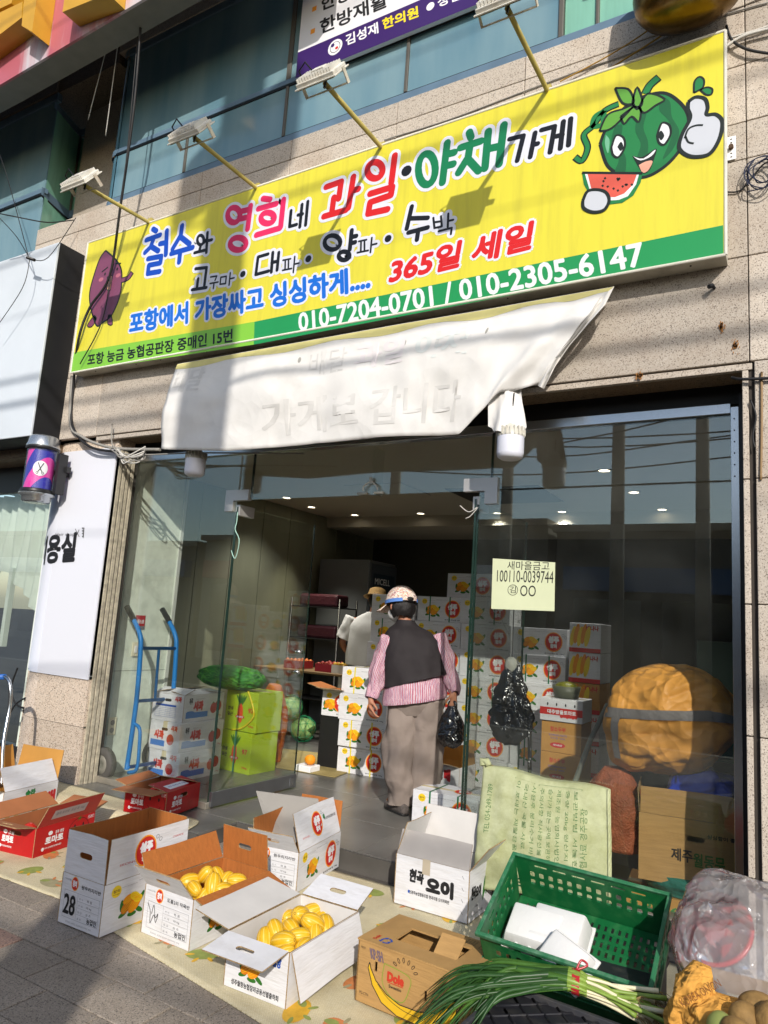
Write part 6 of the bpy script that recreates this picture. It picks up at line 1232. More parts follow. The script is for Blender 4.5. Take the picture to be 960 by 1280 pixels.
sleeve(J['shl'],J['ell'],J['wrl'],(.072,.070,.064,.057,.044),2); sleeve(J['shr'],J['elr'],J['wrr'],(.071,.067,.062,.055,.042),6)
# hair, cap, mask
def ell_shell(name,c,ax,m,par,cut=None,sub=3,fold=0):
    bm=BM(); bmesh.ops.create_icosphere(bm,subdivisions=sub,radius=1)
    F=Matrix((fc,rt_,upp)).transposed()
    for v in bm.verts: v.co=c+F@V(v.co.x*ax[0],v.co.y*ax[1],v.co.z*ax[2])*(1+fold*noise.noise(v.co*9))
    if cut:
        for v in list(bm.verts):
            if cut(F.transposed()@(v.co-c)): bm.verts.remove(v)
    o=obj(name,bm,m,par,True); return o
ell_shell('hair',FP(-.02,0,.0),(.098,.098,.115),HAIR,wm,lambda q:q.z<-.085 or q.x>.06,4,.10)
CAP=bpy.data.materials.new('floral_cap'); CAP.use_nodes=True; b=CAP.node_tree.nodes['Principled BSDF']; n=CAP.node_tree.nodes; l=CAP.node_tree.links; b.inputs['Roughness'].default_value=.85
tc=n.new('ShaderNodeTexCoord'); vo=n.new('ShaderNodeTexVoronoi'); vo.inputs['Scale'].default_value=62; nz=n.new('ShaderNodeTexNoise'); nz.inputs['Scale'].default_value=30; l.new(tc.outputs['Object'],nz.inputs['Vector']); l.new(nz.outputs[1],vo.inputs[0]); vo.inputs['Scale'].default_value=9; cr=n.new('ShaderNodeValToRGB'); cr.color_ramp.interpolation='CONSTANT'; e=cr.color_ramp.elements; e[0].color=(*lin('c08f8c'),1); e[1].position=.25; e[1].color=(*lin('e6dace'),1); x=e.new(.62); x.color=(*lin('5a5076'),1); x=e.new(.72); x.color=(*lin('d2b08c'),1); x=e.new(.82); x.color=(*lin('d8c9bd'),1); sc_=n.new('ShaderNodeSeparateColor'); l.new(vo.outputs['Color'],sc_.inputs[0]); l.new(sc_.outputs[0],cr.inputs[0]); l.new(cr.outputs[0],b.inputs['Base Color'])
cp=ell_shell('sun_cap',FP(-.008,0,.035),(.130,.120,.132),CAP,wm,lambda q:q.z<-.012,4,.02)
F3=Matrix((fc,rt_,upp)).transposed()
bm=BM(); rows=[]
for j in range(6):
    row=[]
    for i in range(17):
        a=R(-72+144*i/16); r=.120+.10*(j/5)*max(0,math.cos(a))**.6; row.append(bm.verts.new(FP(-.008,0,.035)+F3@V(r*math.cos(a)*1.03,r*math.sin(a)*.98,-.012-.030*(j/5)+.018*(math.sin(a)**2)*-1*(j/5))))
    rows.append(row)
for j in range(5):
    for i in range(16): bm.faces.new((rows[j][i],rows[j][i+1],rows[j+1][i+1],rows[j+1][i])).smooth=True
br_=obj('visor',bm,CAP,cp); md=br_.modifiers.new('thickness','SOLIDIFY'); md.thickness=.004
bm=BM(); rows=[]
for j in range(2):
    rows.append([bm.verts.new(FP(-.008,0,.035)+F3@V(.133*math.cos(R(a)),.123*math.sin(R(a)),-.008+.026*j)) for a in range(-150,151,10)])
for i in range(30): bm.faces.new((rows[0][i],rows[0][i+1],rows[1][i+1],rows[1][i])).smooth=True
obj('cap_band',bm,mat('band_blue','5b86cf',.8),cp)
bm=BM(); bmesh.ops.create_icosphere(bm,subdivisions=3,radius=1)
for v in bm.verts: v.co=FP(-.122,.0,.045)+F3@V(v.co.x*.02,v.co.y*.038,v.co.z*.022)
obj('cap_opening',bm,HAIR,cp,True)
bm=BM(); bmesh.ops.create_icosphere(bm,subdivisions=3,radius=1)
for v in bm.verts: v.co=FP(.035,0,-.045)+F3@V(v.co.x*.078,v.co.y*.086,v.co.z*.062)
obj('face_mask',bm,mat('mask_white','d5d4d2',.8),wm,True)
# the bag in her right hand
def bagmesh(h,w_,d_,seed,neck=.28,n=40,k=22,ruf=.16):
    bm=BM(); G_=[]
    for i in range(k+1):
        t=i/k; z=-h*t; r=neck+(1-neck)*(math.sin(min(t*1.45,1)*PI/2)) if t<.75 else 1*(1-((t-.75)/.25)**2*.55)
        row=[]
        for j in range(n):
            a=2*PI*j/n; q=1+ruf*noise.noise(V(math.cos(a)*2.2+seed,math.sin(a)*2.2,t*4))+.10*math.cos(a*9+seed)*(1-t)+ruf*.5*noise.noise(V(math.cos(a)*6,math.sin(a)*6+seed,t*9)); row.append(bm.verts.new((w_*r*q*math.cos(a),d_*r*q*math.sin(a),z+.01*noise.noise(V(a,t,seed)))))
        G_.append(row)
    for i in range(k):
        for j in range(n): bm.faces.new((G_[i][j],G_[i][(j+1)%n],G_[i+1][(j+1)%n],G_[i+1][j])).smooth=True
    bm.faces.new(G_[-1]); return bm
BPL=crumple(mat('black_bag_plastic',(.010,.010,.011),.2,spec=.7),11,.9,.02)
hb_=J['wrr']+V(0,-.01,-.085)
t=empty('plastic_bag',hb_,0,'full black plastic bag hanging from the woman\'s right hand','bag')
bm=bagmesh(.285,.098,.075,2); obj('sack',bm,BPL,t)
for s_ in (-1,1): bm=BM(); tube(bm,spline([(s_*.028,0,-.03),(s_*.022,.0,.02),(0,.01,.032)],4),[.012]*9,6); obj('handle',bm,BPL,t)
# --- the man in white further in
b2k=V(.93,.36,0); f2=V(-.36,.93,0); yy=6.95
J2=dict(ground=V(-4.28,6.95,FL),pelvis=V(-4.24,6.95,.95),waist=V(-4.22,6.95,1.12),chest=V(-4.19,6.93,1.38),neckb=V(-4.15,6.92,1.56),neckt=V(-4.13,6.92,1.62),head=V(-4.11,6.90,1.70),
 shl=V(-4.40,6.88,1.47),ell=V(-4.50,6.84,1.20),wrl=V(-4.42,7.02,1.02),shr=V(-3.98,7.02,1.49),elr=V(-3.90,7.05,1.2),wrr=V(-4.0,7.25,1.05),
 hipl=V(-4.33,6.92,.92),knl=V(-4.34,6.92,.55),anl=V(-4.34,6.97,.2),tol=V(-4.38,7.1,.13),hipr=V(-4.15,6.98,.92),knr=V(-4.15,6.98,.55),anr=V(-4.15,7.02,.2),tor=V(-4.2,7.15,.13),
 hdl=V(.2,.8,-.4),thl=V(.6,.2,.5),cul=V(0,0,-1),hdr=V(-.2,.8,-.4),thr=V(-.6,.2,.5),cur=V(0,0,-1))
fc_,rt_0,up_0=fc,rt_,upp; fc2=V(-.25,.93,-.22).normalized()
mn,L2,FP2,rt2,up2=person('man in a white short sleeved shirt and straw hat behind the low stack of cartons',J2,fc2,b2k)
GR2=J2['ground']
WS=mat('shirt_white','cfcdc6',.85,bump=.2,bs=30,spec=.2); DEN=mat('trousers_blue_grey','4c5866',.85,bump=.2,bs=40)
def rg2(x,y,z,a,b_): return (V(x,y,z)-GR2,b2k,f2,a,b_)
loft('shirt_body',[rg2(-4.24,6.95,.98,.225,.16),rg2(-4.24,6.95,1.05,.23,.16),rg2(-4.20,6.94,1.25,.23,.15),rg2(-4.19,6.93,1.40,.22,.14),rg2(-4.17,6.93,1.50,.18,.11),rg2(-4.15,6.92,1.57,.08,.075)],WS,mn,fold=.016)
sleeve(J2['shl'],J2['ell'],J2['wrl'],(.09,.085),1,WS,mn,GR2,short=True); sleeve(J2['shr'],J2['elr'],J2['wrr'],(.09,.085),3,WS,mn,GR2,short=True)
loft('trouser_seat',[rg2(-4.24,6.95,1.02,.18,.13),rg2(-4.24,6.95,.92,.20,.14),rg2(-4.24,6.95,.82,.19,.14)],DEN,mn,cap=(1,0))
for sd in 'lr':
    a,b_,c=J2['hip'+sd]-GR2,J2['kn'+sd]-GR2,J2['an'+sd]-GR2; loft('trouser_leg',[(a,b2k,f2,.115,.12),(b_,b2k,f2,.09,.09),(c,b2k,f2,.075,.075)],DEN,mn)
    bm=BM(); box(bm,(-.045,-.06,.0),(.045,.20,.07),Matrix.Translation(V(c.x,c.y,0)),bev=.025); obj('shoe',bm,SOLE,mn)
STRAW=mat('straw','9a7a48',.8,bump=.6,bs=120,var=.1,vs=30); BANDB=mat('hat_band','2b2620',.7)
F4=Matrix((fc2,rt2,up2)).transposed().to_4x4(); F4.translation=FP2(-.01,0,.05)
bm=BM(); lathe(bm,[(.150,-.020),(.135,-.012),(.102,.0),(.098,.03),(.088,.07),(.06,.085),(.0,.082)],32,F4,cap=False); ht=obj('straw_hat',bm,STRAW,mn,True); ht.modifiers.new('thickness','SOLIDIFY').thickness=.003
bm=BM(); lathe(bm,[(.1045,.002),(.1005,.026)],32,F4,cap=False); obj('hat_band',bm,BANDB,ht)
bm=BM(); bmesh.ops.create_icosphere(bm,subdivisions=3,radius=1,matrix=Matrix.Translation(FP2(-.02,0,-.01))@F4.to_3x3().to_4x4()@Matrix.Diagonal((.088,.09,.09,1))); obj('hair',bm,HAIR,mn,True)
fc,rt_,upp=fc_,rt_0,up_0
# ================================================================ INSIDE THE SHOP
FRG=mat('fridge_grey','70747a',.4,var=.03)
t=empty('fridge',(-5.35,8.35,FL),0,'grey upright fridge against the rear of the shop behind the man in white','fridge')
bm=BM(); box(bm,(-.36,-.35,0),(.44,.35,2.17),bev=.012); obj('cabinet',bm,FRG,t)
bm=BM(); box(bm,(.44,-.34,.06),(.47,.34,2.13),bev=.008); obj('door',bm,mat('fridge_door','4a5058',.3),t)
p=Print(); p.rect(.05,1.55,.62,2.0,mat('fridge_panel','20303e',.4),1); p.text('MICELL',.10,1.86,.50,1.94,PW,.02,2); p.line([(.08,1.72),(.25,1.78),(.42,1.70),(.6,1.76)],.03,PB,2,5); p.build('door_print',t,face_m((.472,-.34,0),(0,1,0),(1,0,0)))
WTM=mat('table_top_wood','7a6242',.5,var=.15,vs=10,aniso=(1,8,8)); WLEG=mat('table_leg_white','b7b5a8',.5)
a=Q(372,906,FL); t=empty('table',(-5.02,7.05,FL),R(3),'wooden topped table on white metal legs seen through the left door glass','table')
bm=BM(); box(bm,(-.62,-.32,.74),(.62,.32,.765),bev=.004); obj('tabletop',bm,WTM,t)
for sx,sy in ((-1,-1),(1,-1),(-1,1),(1,1)):
    bm=BM(); box(bm,(sx*.56-.02,sy*.28-.02,0),(sx*.56+.02,sy*.28+.02,.74)); lg=obj('leg',bm,WLEG,t)
    bm=BM(); lathe(bm,[(.03,0),(.03,.035)],10,Matrix.Translation((sx*.56,sy*.28,0))); obj('foot_cap',bm,mat('cap_orange','c86a3a',.6),lg)
for sx in (-1,1): bm=BM(); box(bm,(sx*.56-.015,-.26,.12),(sx*.56+.015,.26,.16)); obj('stretcher',bm,WLEG,t)
t=empty('table',(-4.35,7.6,FL),R(0),'second white legged table just left of the man in white','table')
bm=BM(); box(bm,(-.45,-.25,.78),(.35,.25,.80)); obj('tabletop',bm,WLEG,t)
for sx,sy in ((-.42,-.22),(.3,-.22),(-.42,.22),(.3,.22)): bm=BM(); tube(bm,[(sx,sy,0),(sx,sy,.78)],.014,6); obj('leg',bm,WLEG,t)
# goods on the table
for i,(x,c) in enumerate(((-5.3,'a02a30'),(-4.85,'8f2430'),(-4.62,'c9c5bb'))):
    t=carton((x,6.86,FL+.766),3,.22,.3,.09,mat('punnet_'+c,c,.5),KRAFT,[],['red shallow tray of produce at the middle of the table','dark red shallow tray of produce on the table','white shallow tray of produce at the right end of the table'][i],name='produce_tray',cat='tray')
    rr=random.Random(i); 
    bm=BM()
    for q in range(16): bmesh.ops.create_icosphere(bm,subdivisions=1,radius=.028,matrix=Matrix.Translation((.03+.055*(q%4),.03+.08*(q//4),.075+rr.uniform(0,.02))))
    tag(obj('produce',bm,[mat('produce_orange','c4672a',.5),mat('produce_red','8c2a22',.5),mat('produce_yellow','c49a2a',.5)][i],t,True),kind='stuff')
t=empty('wire_rack',(-5.45,7.7,FL),0,'black wire rack with dark red goods against the olive wall','rack')
for x,y in ((-.3,-.2),(.45,-.2),(-.3,.2),(.45,.2)): bm=BM(); tube(bm,[(x,y,0),(x,y,1.62)],.012,6); obj('post',bm,BLACK,t)
for z in (.35,.75,1.1,1.5):
    bm=BM(); box(bm,(-.3,-.2,z),(.45,.2,z+.015)); obj('shelf',bm,BLACK,t)
for k,z in enumerate((1.115,1.515)):
    bm=BM(); 
    box(bm,(-.22,-.15,z),(.38,.12,z+.16),bev=.03); obj('bagged_goods',bm,mat('goods_red','3e1822',.4,bump=.8,bs=30),t)
# cabbages in green net
CAB=mat('cabbage','7d9c5c',.5,bump=.5,bs=18,var=.3,vs=9); 
for i,(x,y,z,r) in enumerate(((-5.18,6.95,.24,.14),(-5.42,6.75,.25,.13),(-5.30,6.85,.47,.13),(-5.55,7.0,.42,.12))):
    bm=BM(); bmesh.ops.create_icosphere(bm,subdivisions=4,radius=r)
    for v in bm.verts: v.co*=1+.06*noise.noise(v.co*14+V(i,0,0)); v.co.z*=.85
    o=obj('cabbage',bm,CAB,None,True); o.location=(x+.35,y-.25,z); tag(o,['round green cabbage on the floor right of the net pile','round green cabbage at the left of the net pile','topmost green cabbage of the net pile','green cabbage half hidden at the back of the net pile'][i],'cabbage','cabbages piled under the table')
    bm=BM(); bmesh.ops.create_icosphere(bm,subdivisions=2,radius=r*1.05); n_=obj('net',bm,mat('net_green','1f8a5a',.5),o); w_=n_.modifiers.new('wire','WIREFRAME'); w_.thickness=.004
# orange net sack behind the carrot cartons
def sackmesh(w_,d_,h,seed,ruf=.12,top=.35,n=44,k=26):
    bm=BM(); G_=[]
    for i in range(k+1):
        t=i/k; r=(.86+.14*math.sin(t*PI*1.2)) if t<.7 else .86+(top-.86)*((t-.7)/.3)**1.2; row=[]
        for j in range(n):
            a=2*PI*j/n; c_,s_=math.cos(a),math.sin(a); q=1+ruf*noise.noise(V(c_*2+seed,s_*2,t*3))+ruf*.5*noise.noise(V(c_*5+seed,s_*5,t*7)); row.append(bm.verts.new((w_*r*q*math.copysign(abs(c_)**.8,c_),d_*r*q*math.copysign(abs(s_)**.8,s_),h*t)))
        G_.append(row)
    for i in range(k):
        for j in range(n): bm.faces.new((G_[i][j],G_[i][(j+1)%n],G_[i+1][(j+1)%n],G_[i+1][j])).smooth=True
    bm.faces.new(G_[0][::-1]); bm.faces.new(G_[-1]); return bm
ORN=mat('orange_net','b3622a',.7,bump=.6,bs=120,var=.2,vs=12)
o=obj('net_sack',sackmesh(.16,.14,.72,3),ORN); o.location=(-4.42,5.55,FL); o.rotation_euler=(R(3),R(6),0); tag(o,'orange net sack standing behind the lime green carrot cartons','sack')
GN=mat('green_leaf_net','2f7a2a',.5,bump=1,bs=60,var=.5,vs=25)
t=empty('greens_bag',(-4.42,4.98,FL+2*.345+.10),R(6),'green net bag of leafy greens lying on the lime green cartons','bag')
bm=BM(); bmesh.ops.create_icosphere(bm,subdivisions=5,radius=1)
for v in bm.verts:
    c=v.co.copy(); k_=1+.10*noise.noise(c*3)+.05*noise.noise(c*9); v.co=V(c.x*.42*(1-.2*abs(c.x)),c.y*.17,c.z*.10)*k_
obj('sack',bm,GN,t,True)
bm=BM(); rr=random.Random(2)
for q in range(170):
    a=rr.uniform(0,PI*2); u=rr.uniform(-.9,.9); pts=[]
    for k in range(5):
        uu=max(-.98,min(.98,u+k*.09*rr.choice((1,1,-1)))); r_=math.sqrt(1-uu*uu); aa=a+k*.16; pts.append(V(uu*.42*(1-.2*abs(uu)),math.cos(aa)*.175*r_,math.sin(aa)*.103*r_))
    tube(bm,pts,.0028,4,False)
tag(obj('stalks',bm,mat('stalk_bright','5fae3a',.5),t),kind='stuff')
# khaki board on the floor
bm=BM(); q=[Q(300,962,FL+.003),Q(318,925,FL+.003),Q(374,905+15,FL+.003),Q(405,930,FL+.003),Q(350,948,FL+.003)]; q=[V(-4.35,5.35,FL+.003),V(-3.55,5.45,FL+.003),V(-3.62,5.95,FL+.003),V(-4.1,6.35,FL+.003),V(-4.9,6.1,FL+.003)]
vs_=[bm.verts.new(v) for v in q]; f=bm.faces.new(vs_); r=bmesh.ops.extrude_face_region(bm,geom=[f]); bmesh.ops.translate(bm,verts=[x for x in r['geom'] if isinstance(x,bmesh.types.BMVert)],vec=(0,0,.004)); tag(obj('cardboard_sheet',bm,mat('khaki_board','9a8a58',.8,var=.1)),'flat khaki cardboard lying on the shop floor inside the door','cardboard')
t=carton((-3.93,5.72,FL+.47),8,.26,.30,.23,WHITE,KRAFTIN,[('AC',170,.17),('AB',165,.18)],'melon carton with a brown flap open left of the low stack',name='melon_carton'); print_long(.26,.23).build('face_print',t,SIDES['AC'](.26,.3))
t=carton((-3.95,5.74,FL),6,.30,.30,.465,BLACK,BLACK,[],'black crate under the open melon carton left of the low stack',closed=True,name='crate',cat='crate')
for i,(x,y,r) in enumerate(((-3.86,5.50,.05),)): sphereish('melon_cut',(x,y,FL+.10),r,PO,'orange fruit on a small white tray beside the low stack','fruit',None)
boxo('foam_tray',(-3.97,5.42,FL),(-3.80,5.58,FL+.055),PW,None,.008); tag(bpy.data.objects['foam_tray'],'small white foam tray on the floor beside the low stack','tray')
# hand truck against the pale wall
TB=mat('truck_blue','1c78c0',.4,var=.05); t=empty('hand_truck',(-4.58,4.25,FL),0,'blue two wheeled hand truck leaning at the pale green wall behind the glass','hand truck')
for s_ in (-1,1):
    y=s_*.19; bm=BM(); tube(bm,spline([(-.0,y,.10),(.02,y,.6),(.0,y,1.02),(-.03,y,1.14),(-.12,y,1.25)],5),.019,10); obj('side_rail',bm,TB,t)
    bm=BM(); tube(bm,[(-.115,y,1.245),(-.22,y,1.35)],.024,10); obj('grip',bm,BLACK,t)
    bm=BM(); tube(bm,spline([(.01,y,.45),(.09,y,.42),(.11,y,.3),(.11,y,.12),(.02,y,.08)],4),.014,8); obj('skid_loop',bm,TB,t)
    w_=empty('wheel',(-.17,y+s_*.07-.02,.125)); w_.parent=t; w_.rotation_euler=(R(90),0,0)
    bm=BM(); lathe(bm,[(.075,-.03),(.115,-.035),(.128,-.02),(.128,.02),(.115,.035),(.075,.03)],28,cap=False); obj('tyre',bm,mat('tyre_grey','4d4b47',.8,bump=.4,bs=60),w_)
    bm=BM(); lathe(bm,[(.0,-.012),(.03,-.02),(.078,-.022),(.078,.022),(.03,.02),(.0,.012)],20,cap=False); obj('rim',bm,mat('rim_grey','8c8a80',.5,metal=.3),w_)
for z in (1.03,.62,.12): bm=BM(); tube(bm,[(.02 if z<1 else 0,-.19,z),(.02 if z<1 else 0,.19,z)],.014,8); obj('crossbar',bm,TB,t)
bm=BM(); tube(bm,[(0,0,1.03),(.02,0,.62)],.012,8); obj('centre_bar',bm,TB,t)
bm=BM(); box(bm,(.0,-.2,.0),(.22,.2,.008)); obj('toe_plate',bm,TB,t)
# switch, notice, outlet on the pale wall
t=empty('light_switch',(-4.897,4.28,1.10),0,'cream light switch on the pale wall under the small red notice','switch'); bm=BM(); box(bm,(0,-.035,-.06),(.010,.035,.06),bev=.003); obj('plate',bm,mat('switch_cream','d9d3b8',.4),t); bm=BM(); box(bm,(.010,-.015,-.03),(.016,.015,.03),bev=.002); obj('rocker',bm,PW,t)
t=empty('wall_socket',(-4.897,4.13,.48),0,'cream double socket on the pale wall behind the hand truck','socket'); bm=BM(); box(bm,(0,-.04,-.07),(.010,.04,.07),bev=.003); obj('plate',bm,mat('switch_cream','d9d3b8',.4),t)
for z in (-.03,.03): bm=BM(); lathe(bm,[(.0,.0),(.022,0)],14,Matrix.Translation((.0115,0,z))@Matrix.Rotation(R(90),4,'Y'),cap=False); obj('socket_hole',bm,GREYI,t)
t=empty('red_notice',(-4.897,4.30,1.33),0,'small red square notice with white letters on the pale wall','notice'); bm=BM(); box(bm,(0,-.05,-.06),(.004,.05,.055)); obj('board',bm,mat('notice_red','b02028',.5),t)
p=Print(); p.text('세스코',-.038,-.015,.038,.02,PW,.04,1); p.rect(-.05,-.06,.05,-.035,GREYI,1); p.build('notice_print',t,face_m((.0045,0,0),(0,1,0),(1,0,0)))
# ---- right hand window: hanging bag, pole, sacks
t=empty('plastic_bag',P(640,825,4.12),0,'wrinkled black plastic bag hanging inside the right hand glass','bag')
bm=bagmesh(.48,.105,.055,9,.30,72,44,.62); obj('sack',bm,BPL,t)
bm=BM(); tube(bm,spline([(0.02,0,-.02),(.06,.0,-.15),(.11,.01,-.30),(.13,.0,-.62)],5),.012,6); tube(bm,[(0,0,-.02),(0,-.0,.36)],.003,5); obj('strap',bm,BPL,t)
bm=BM(); bmesh.ops.create_icosphere(bm,subdivisions=3,radius=.05,matrix=Matrix.Translation((.0,-.01,-.03))@Matrix.Diagonal((.8,.5,1,1))); obj('paper_wad',bm,mat('paper_grey','9a9a90',.6,bump=1,bs=20),t,True)
bm=BM(); v=[bm.verts.new(q) for q in (P(618,760,4.02),P(622,762,4.02),P(668,880,4.05),P(640,800,4.05))]; bm.faces.new(v); tag(obj('plastic_film',bm,glass('film',(.93,.95,.95),.15,.06)),'strip of clear plastic film stretched below the paper notice','plastic film')
t=empty('broom',(0,0,0),0,'grey broom handle leaning inside the right hand window','broom')
bm=BM(); tube(bm,[P(716,985,4.55),P(738,925,4.6),P(760,880,4.62)],.016,8); obj('handle',bm,mat('broom_grey','6e7268',.5),t)
bm=BM(); box(bm,(-.14,-.03,-.05),(.14,.03,.05),Matrix.Translation(P(708,1010,4.5)),bev=.01); obj('head',bm,BLACK,t)
ORS=crumple(mat('orange_tarp','e3a04a',.5,var=.10,vs=9,spec=.35,dirt=('a8702c',.4,5)),5,.9,.05)
c=P(836,898,4.36); t=empty('orange_sack',c,0,'huge bulging orange woven sack with grey bands in the right hand window','sack')
bm=BM(); bmesh.ops.create_icosphere(bm,subdivisions=6,radius=1)
def ors(q):
    k=1+.07*noise.noise(q*1.6+V(4,0,0))+.03*noise.noise(q*4)-.04*(1-abs(noise.noise(V(q.x*1.1+q.z,q.y*1.4,q.z*2.4-q.x))))**9-.016*(1-abs(noise.noise(V(q.x*2.2-q.z*2,q.y*3,q.z*4.6+5))))**7+.02; se=(abs(q.x)**2.6+abs(q.y)**2.6+abs(q.z)**2.6)**(-1/2.6); x,y,z=q.x*.325*se,q.y*.25*se,q.z*.285*se
    x+=.03*q.z; 
    if q.x>.6: z*=1-.55*(q.x-.6)/.4; x+=.10*(q.x-.6)
    if q.x<-.2 and q.z<-.2: kk=min(1,(-.2-q.x)*1.6)*min(1,(-.2-q.z)*1.8); z-=.09*kk; x+=.02*kk; y-=.04*kk
    return V(x,y,z)*k
for v in bm.verts: v.co=ors(v.co.copy())
obj('sack',bm,ORS,t,True)
def band(pts,w_,nm):
    bm=BM(); a=[];b_=[]
    for i,q in enumerate(pts):
        q=Vector(q).normalized(); n2=Vector(pts[min(i+1,len(pts)-1)]).normalized()-Vector(pts[max(i-1,0)]).normalized(); sd=q.cross(n2).normalized(); a.append(bm.verts.new(ors((q+sd*w_).normalized())*1.02)); b_.append(bm.verts.new(ors((q-sd*w_).normalized())*1.02))
    for i in range(len(pts)-1): bm.faces.new((a[i],a[i+1],b_[i+1],b_[i])).smooth=True
    obj(nm,bm,mat('band_grey','7d7876',.6,bump=.4,bs=40),t)
band([(math.cos(R(a)),math.sin(R(a)),.12+.10*math.cos(R(a))) for a in range(-148,20,2)],.085,'band'); band([(-.62-.02*k,-.72,.12-.12*k) for k in range(8)],.075,'band')
t=carton((-.775,4.16,.225),8,.55,.40,.33,KRAFT,KRAFT,[('AC',97,.14),('AB',95,.12)],'brown radish carton with a flap up below the orange sack',name='radish_carton',holes=('AC',))
p=Print(); p.text('제주',.16,.12,.26,.18,INK,.03,1); p.text('월동무',.265,.105,.41,.17,PG,.03,1); p.text('싱싱함이 좋은 제주',.33,.25,.54,.27,INK,.04,1); p.build('face_print',t,SIDES['AC'](.55,.40))
t=carton((-.84,4.14,.0),6,.60,.40,.16,KRAFTY,KRAFT,[],'brown carton printed with numbers under the radish carton',closed=True,name='number_carton'); p=Print(); p.text('9 8 7 6 5 4 3',.03,.08,.45,.12,INKG,.04,1); p.build('face_print',t,SIDES['AC'](.60,.40))
o=obj('green_net_bag',sackmesh(.28,.16,.13,6),mat('teal_net','1f6a5c',.5,bump=1,bs=40)); o.location=(-.50,4.32,.165); tag(o,'flattened teal green net bag squeezed between the two brown cartons','bag')
BLU=mat('blue_bag','1f3fb4',.35,spec=.5,bump=.5,bs=9); c=P(890,1000,4.34); o=obj('blue_bag',sackmesh(.17,.13,.24,11,.30,.55),BLU); o.location=V(c.x-.02,4.36,.56); o.rotation_euler=(R(10),R(-18),0); tag(o,'crumpled blue plastic bag with open mouth on the radish carton','bag')
o=obj('red_net_sack',sackmesh(.17,.14,.42,14),mat('brown_net','8c4a2c',.6,bump=.9,bs=90,var=.3,vs=14)); o.location=P(765,1075,4.25)+V(.0,.05,.0); o.location.z=.32; tag(o,'brown net sack of onions behind the green woven sack','sack')
t=carton((-1.34,4.22,.10),0,.30,.30,.22,KRAFT,KRAFT,[],'brown carton under the net sack of onions',closed=True,name='brown_carton')
o=t
t=carton((-1.16,4.75,FL),3,.34,.30,.42,mat('pale_grey_carton','8f9296',.6),WIN,[],'grey printed carton standing behind the broom handle',closed=True,name='grey_carton')
p=Print(); p.text('주의사항',.08,.34,.22,.37,INK,0,1); p.frame(.05,.15,.29,.32,.002,GREYI)
for k in range(5): p.line([(.05,.18+.027*k),(.29,.18+.027*k)],.0012,GREYI)
p.build('face_print',t,SIDES['AC'](.34,.30))
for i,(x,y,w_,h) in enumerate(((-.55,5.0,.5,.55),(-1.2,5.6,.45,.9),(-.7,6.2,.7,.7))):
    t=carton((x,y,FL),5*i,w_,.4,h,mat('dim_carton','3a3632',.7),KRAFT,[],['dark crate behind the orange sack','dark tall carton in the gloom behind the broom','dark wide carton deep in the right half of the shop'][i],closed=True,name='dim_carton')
bm=BM(); box(bm,(-1.05,8.9,.9),(-.3,9.45,1.5),bev=.01); tag(obj('green_cabinet',bm,mat('cabinet_green','2a3d33',.5)),'dim green cabinet deep in the shop behind the right hand glass','cabinet')
t=empty('green_crate',(-.40,4.75,.55),0,'small bright green crate behind the right end of the orange sack','crate'); bm=BM(); box(bm,(-.14,-.12,.25),(.14,.12,.40),bev=.01); obj('crate_body',bm,mat('crate_green2','1f8a4a',.4),t); bm=BM(); box(bm,(-.15,-.13,.40),(.15,.13,.415)); obj('rim',bm,mat('crate_green2','1f8a4a',.4),t); bm=BM(); box(bm,(-.13,-.11,-.45),(.13,.11,.25)); obj('stand',bm,BLACK,t)
# ================================================================ RIGHT HAND FOREGROUND
# woven sack leaning on the glass
WV=bpy.data.materials.new('woven_sack'); WV.use_nodes=True; b=WV.node_tree.nodes['Principled BSDF']; n=WV.node_tree.nodes; l=WV.node_tree.links; b.inputs['Roughness'].default_value=.55
tc=n.new('ShaderNodeTexCoord'); nz=n.new('ShaderNodeTexNoise'); nz.inputs['Scale'].default_value=7; nz.inputs['Detail'].default_value=9; nz.inputs['Roughness'].default_value=.7; l.new(tc.outputs['Object'],nz.inputs['Vector']); cr=n.new('ShaderNodeValToRGB'); e=cr.color_ramp.elements; e[0].position=.3; e[0].color=(*lin('a3a873'),1); e[1].position=.6; e[1].color=(*lin('c3c89c'),1); l.new(nz.outputs[0],cr.inputs[0]); l.new(cr.outputs[0],b.inputs['Base Color'])
w1=n.new('ShaderNodeTexWave'); w1.inputs['Scale'].default_value=90; l.new(tc.outputs['Object'],w1.inputs[0]); n2=n.new('ShaderNodeTexNoise'); n2.inputs['Scale'].default_value=9; n2.inputs['Detail'].default_value=6; l.new(tc.outputs['Object'],n2.inputs['Vector']); ad=n.new('ShaderNodeMath'); ad.operation='MULTIPLY_ADD'; ad.inputs[1].default_value=.12; l.new(w1.outputs[0],ad.inputs[0]); l.new(n2.outputs[0],ad.inputs[2]); bp_=n.new('ShaderNodeBump'); bp_.inputs['Strength'].default_value=.7; bp_.inputs['Distance'].default_value=.02; l.new(ad.outputs[0],bp_.inputs['Height']); l.new(bp_.outputs[0],b.inputs['Normal'])
yt,yb=3.90,3.74
TL=P(604,957,yt);TR=P(763,988,yt);BR=P(765,1130,yb);BLq=P(590,1110,yb)
def wv(u,v,off=0):
    p=TL.lerp(TR,u).lerp(BLq.lerp(BR,u),v); nn=.011*noise.noise(V(u*4,v*3,2))+.007*noise.noise(V(u*13,v*10,5)); p.y+=-.035*max(0,math.sin(PI*u))**.6*max(0,math.sin(PI*min(v*1.1,1)))**.5-nn-off; p.z+=.01*math.sin(u*9)*(1-v); return p
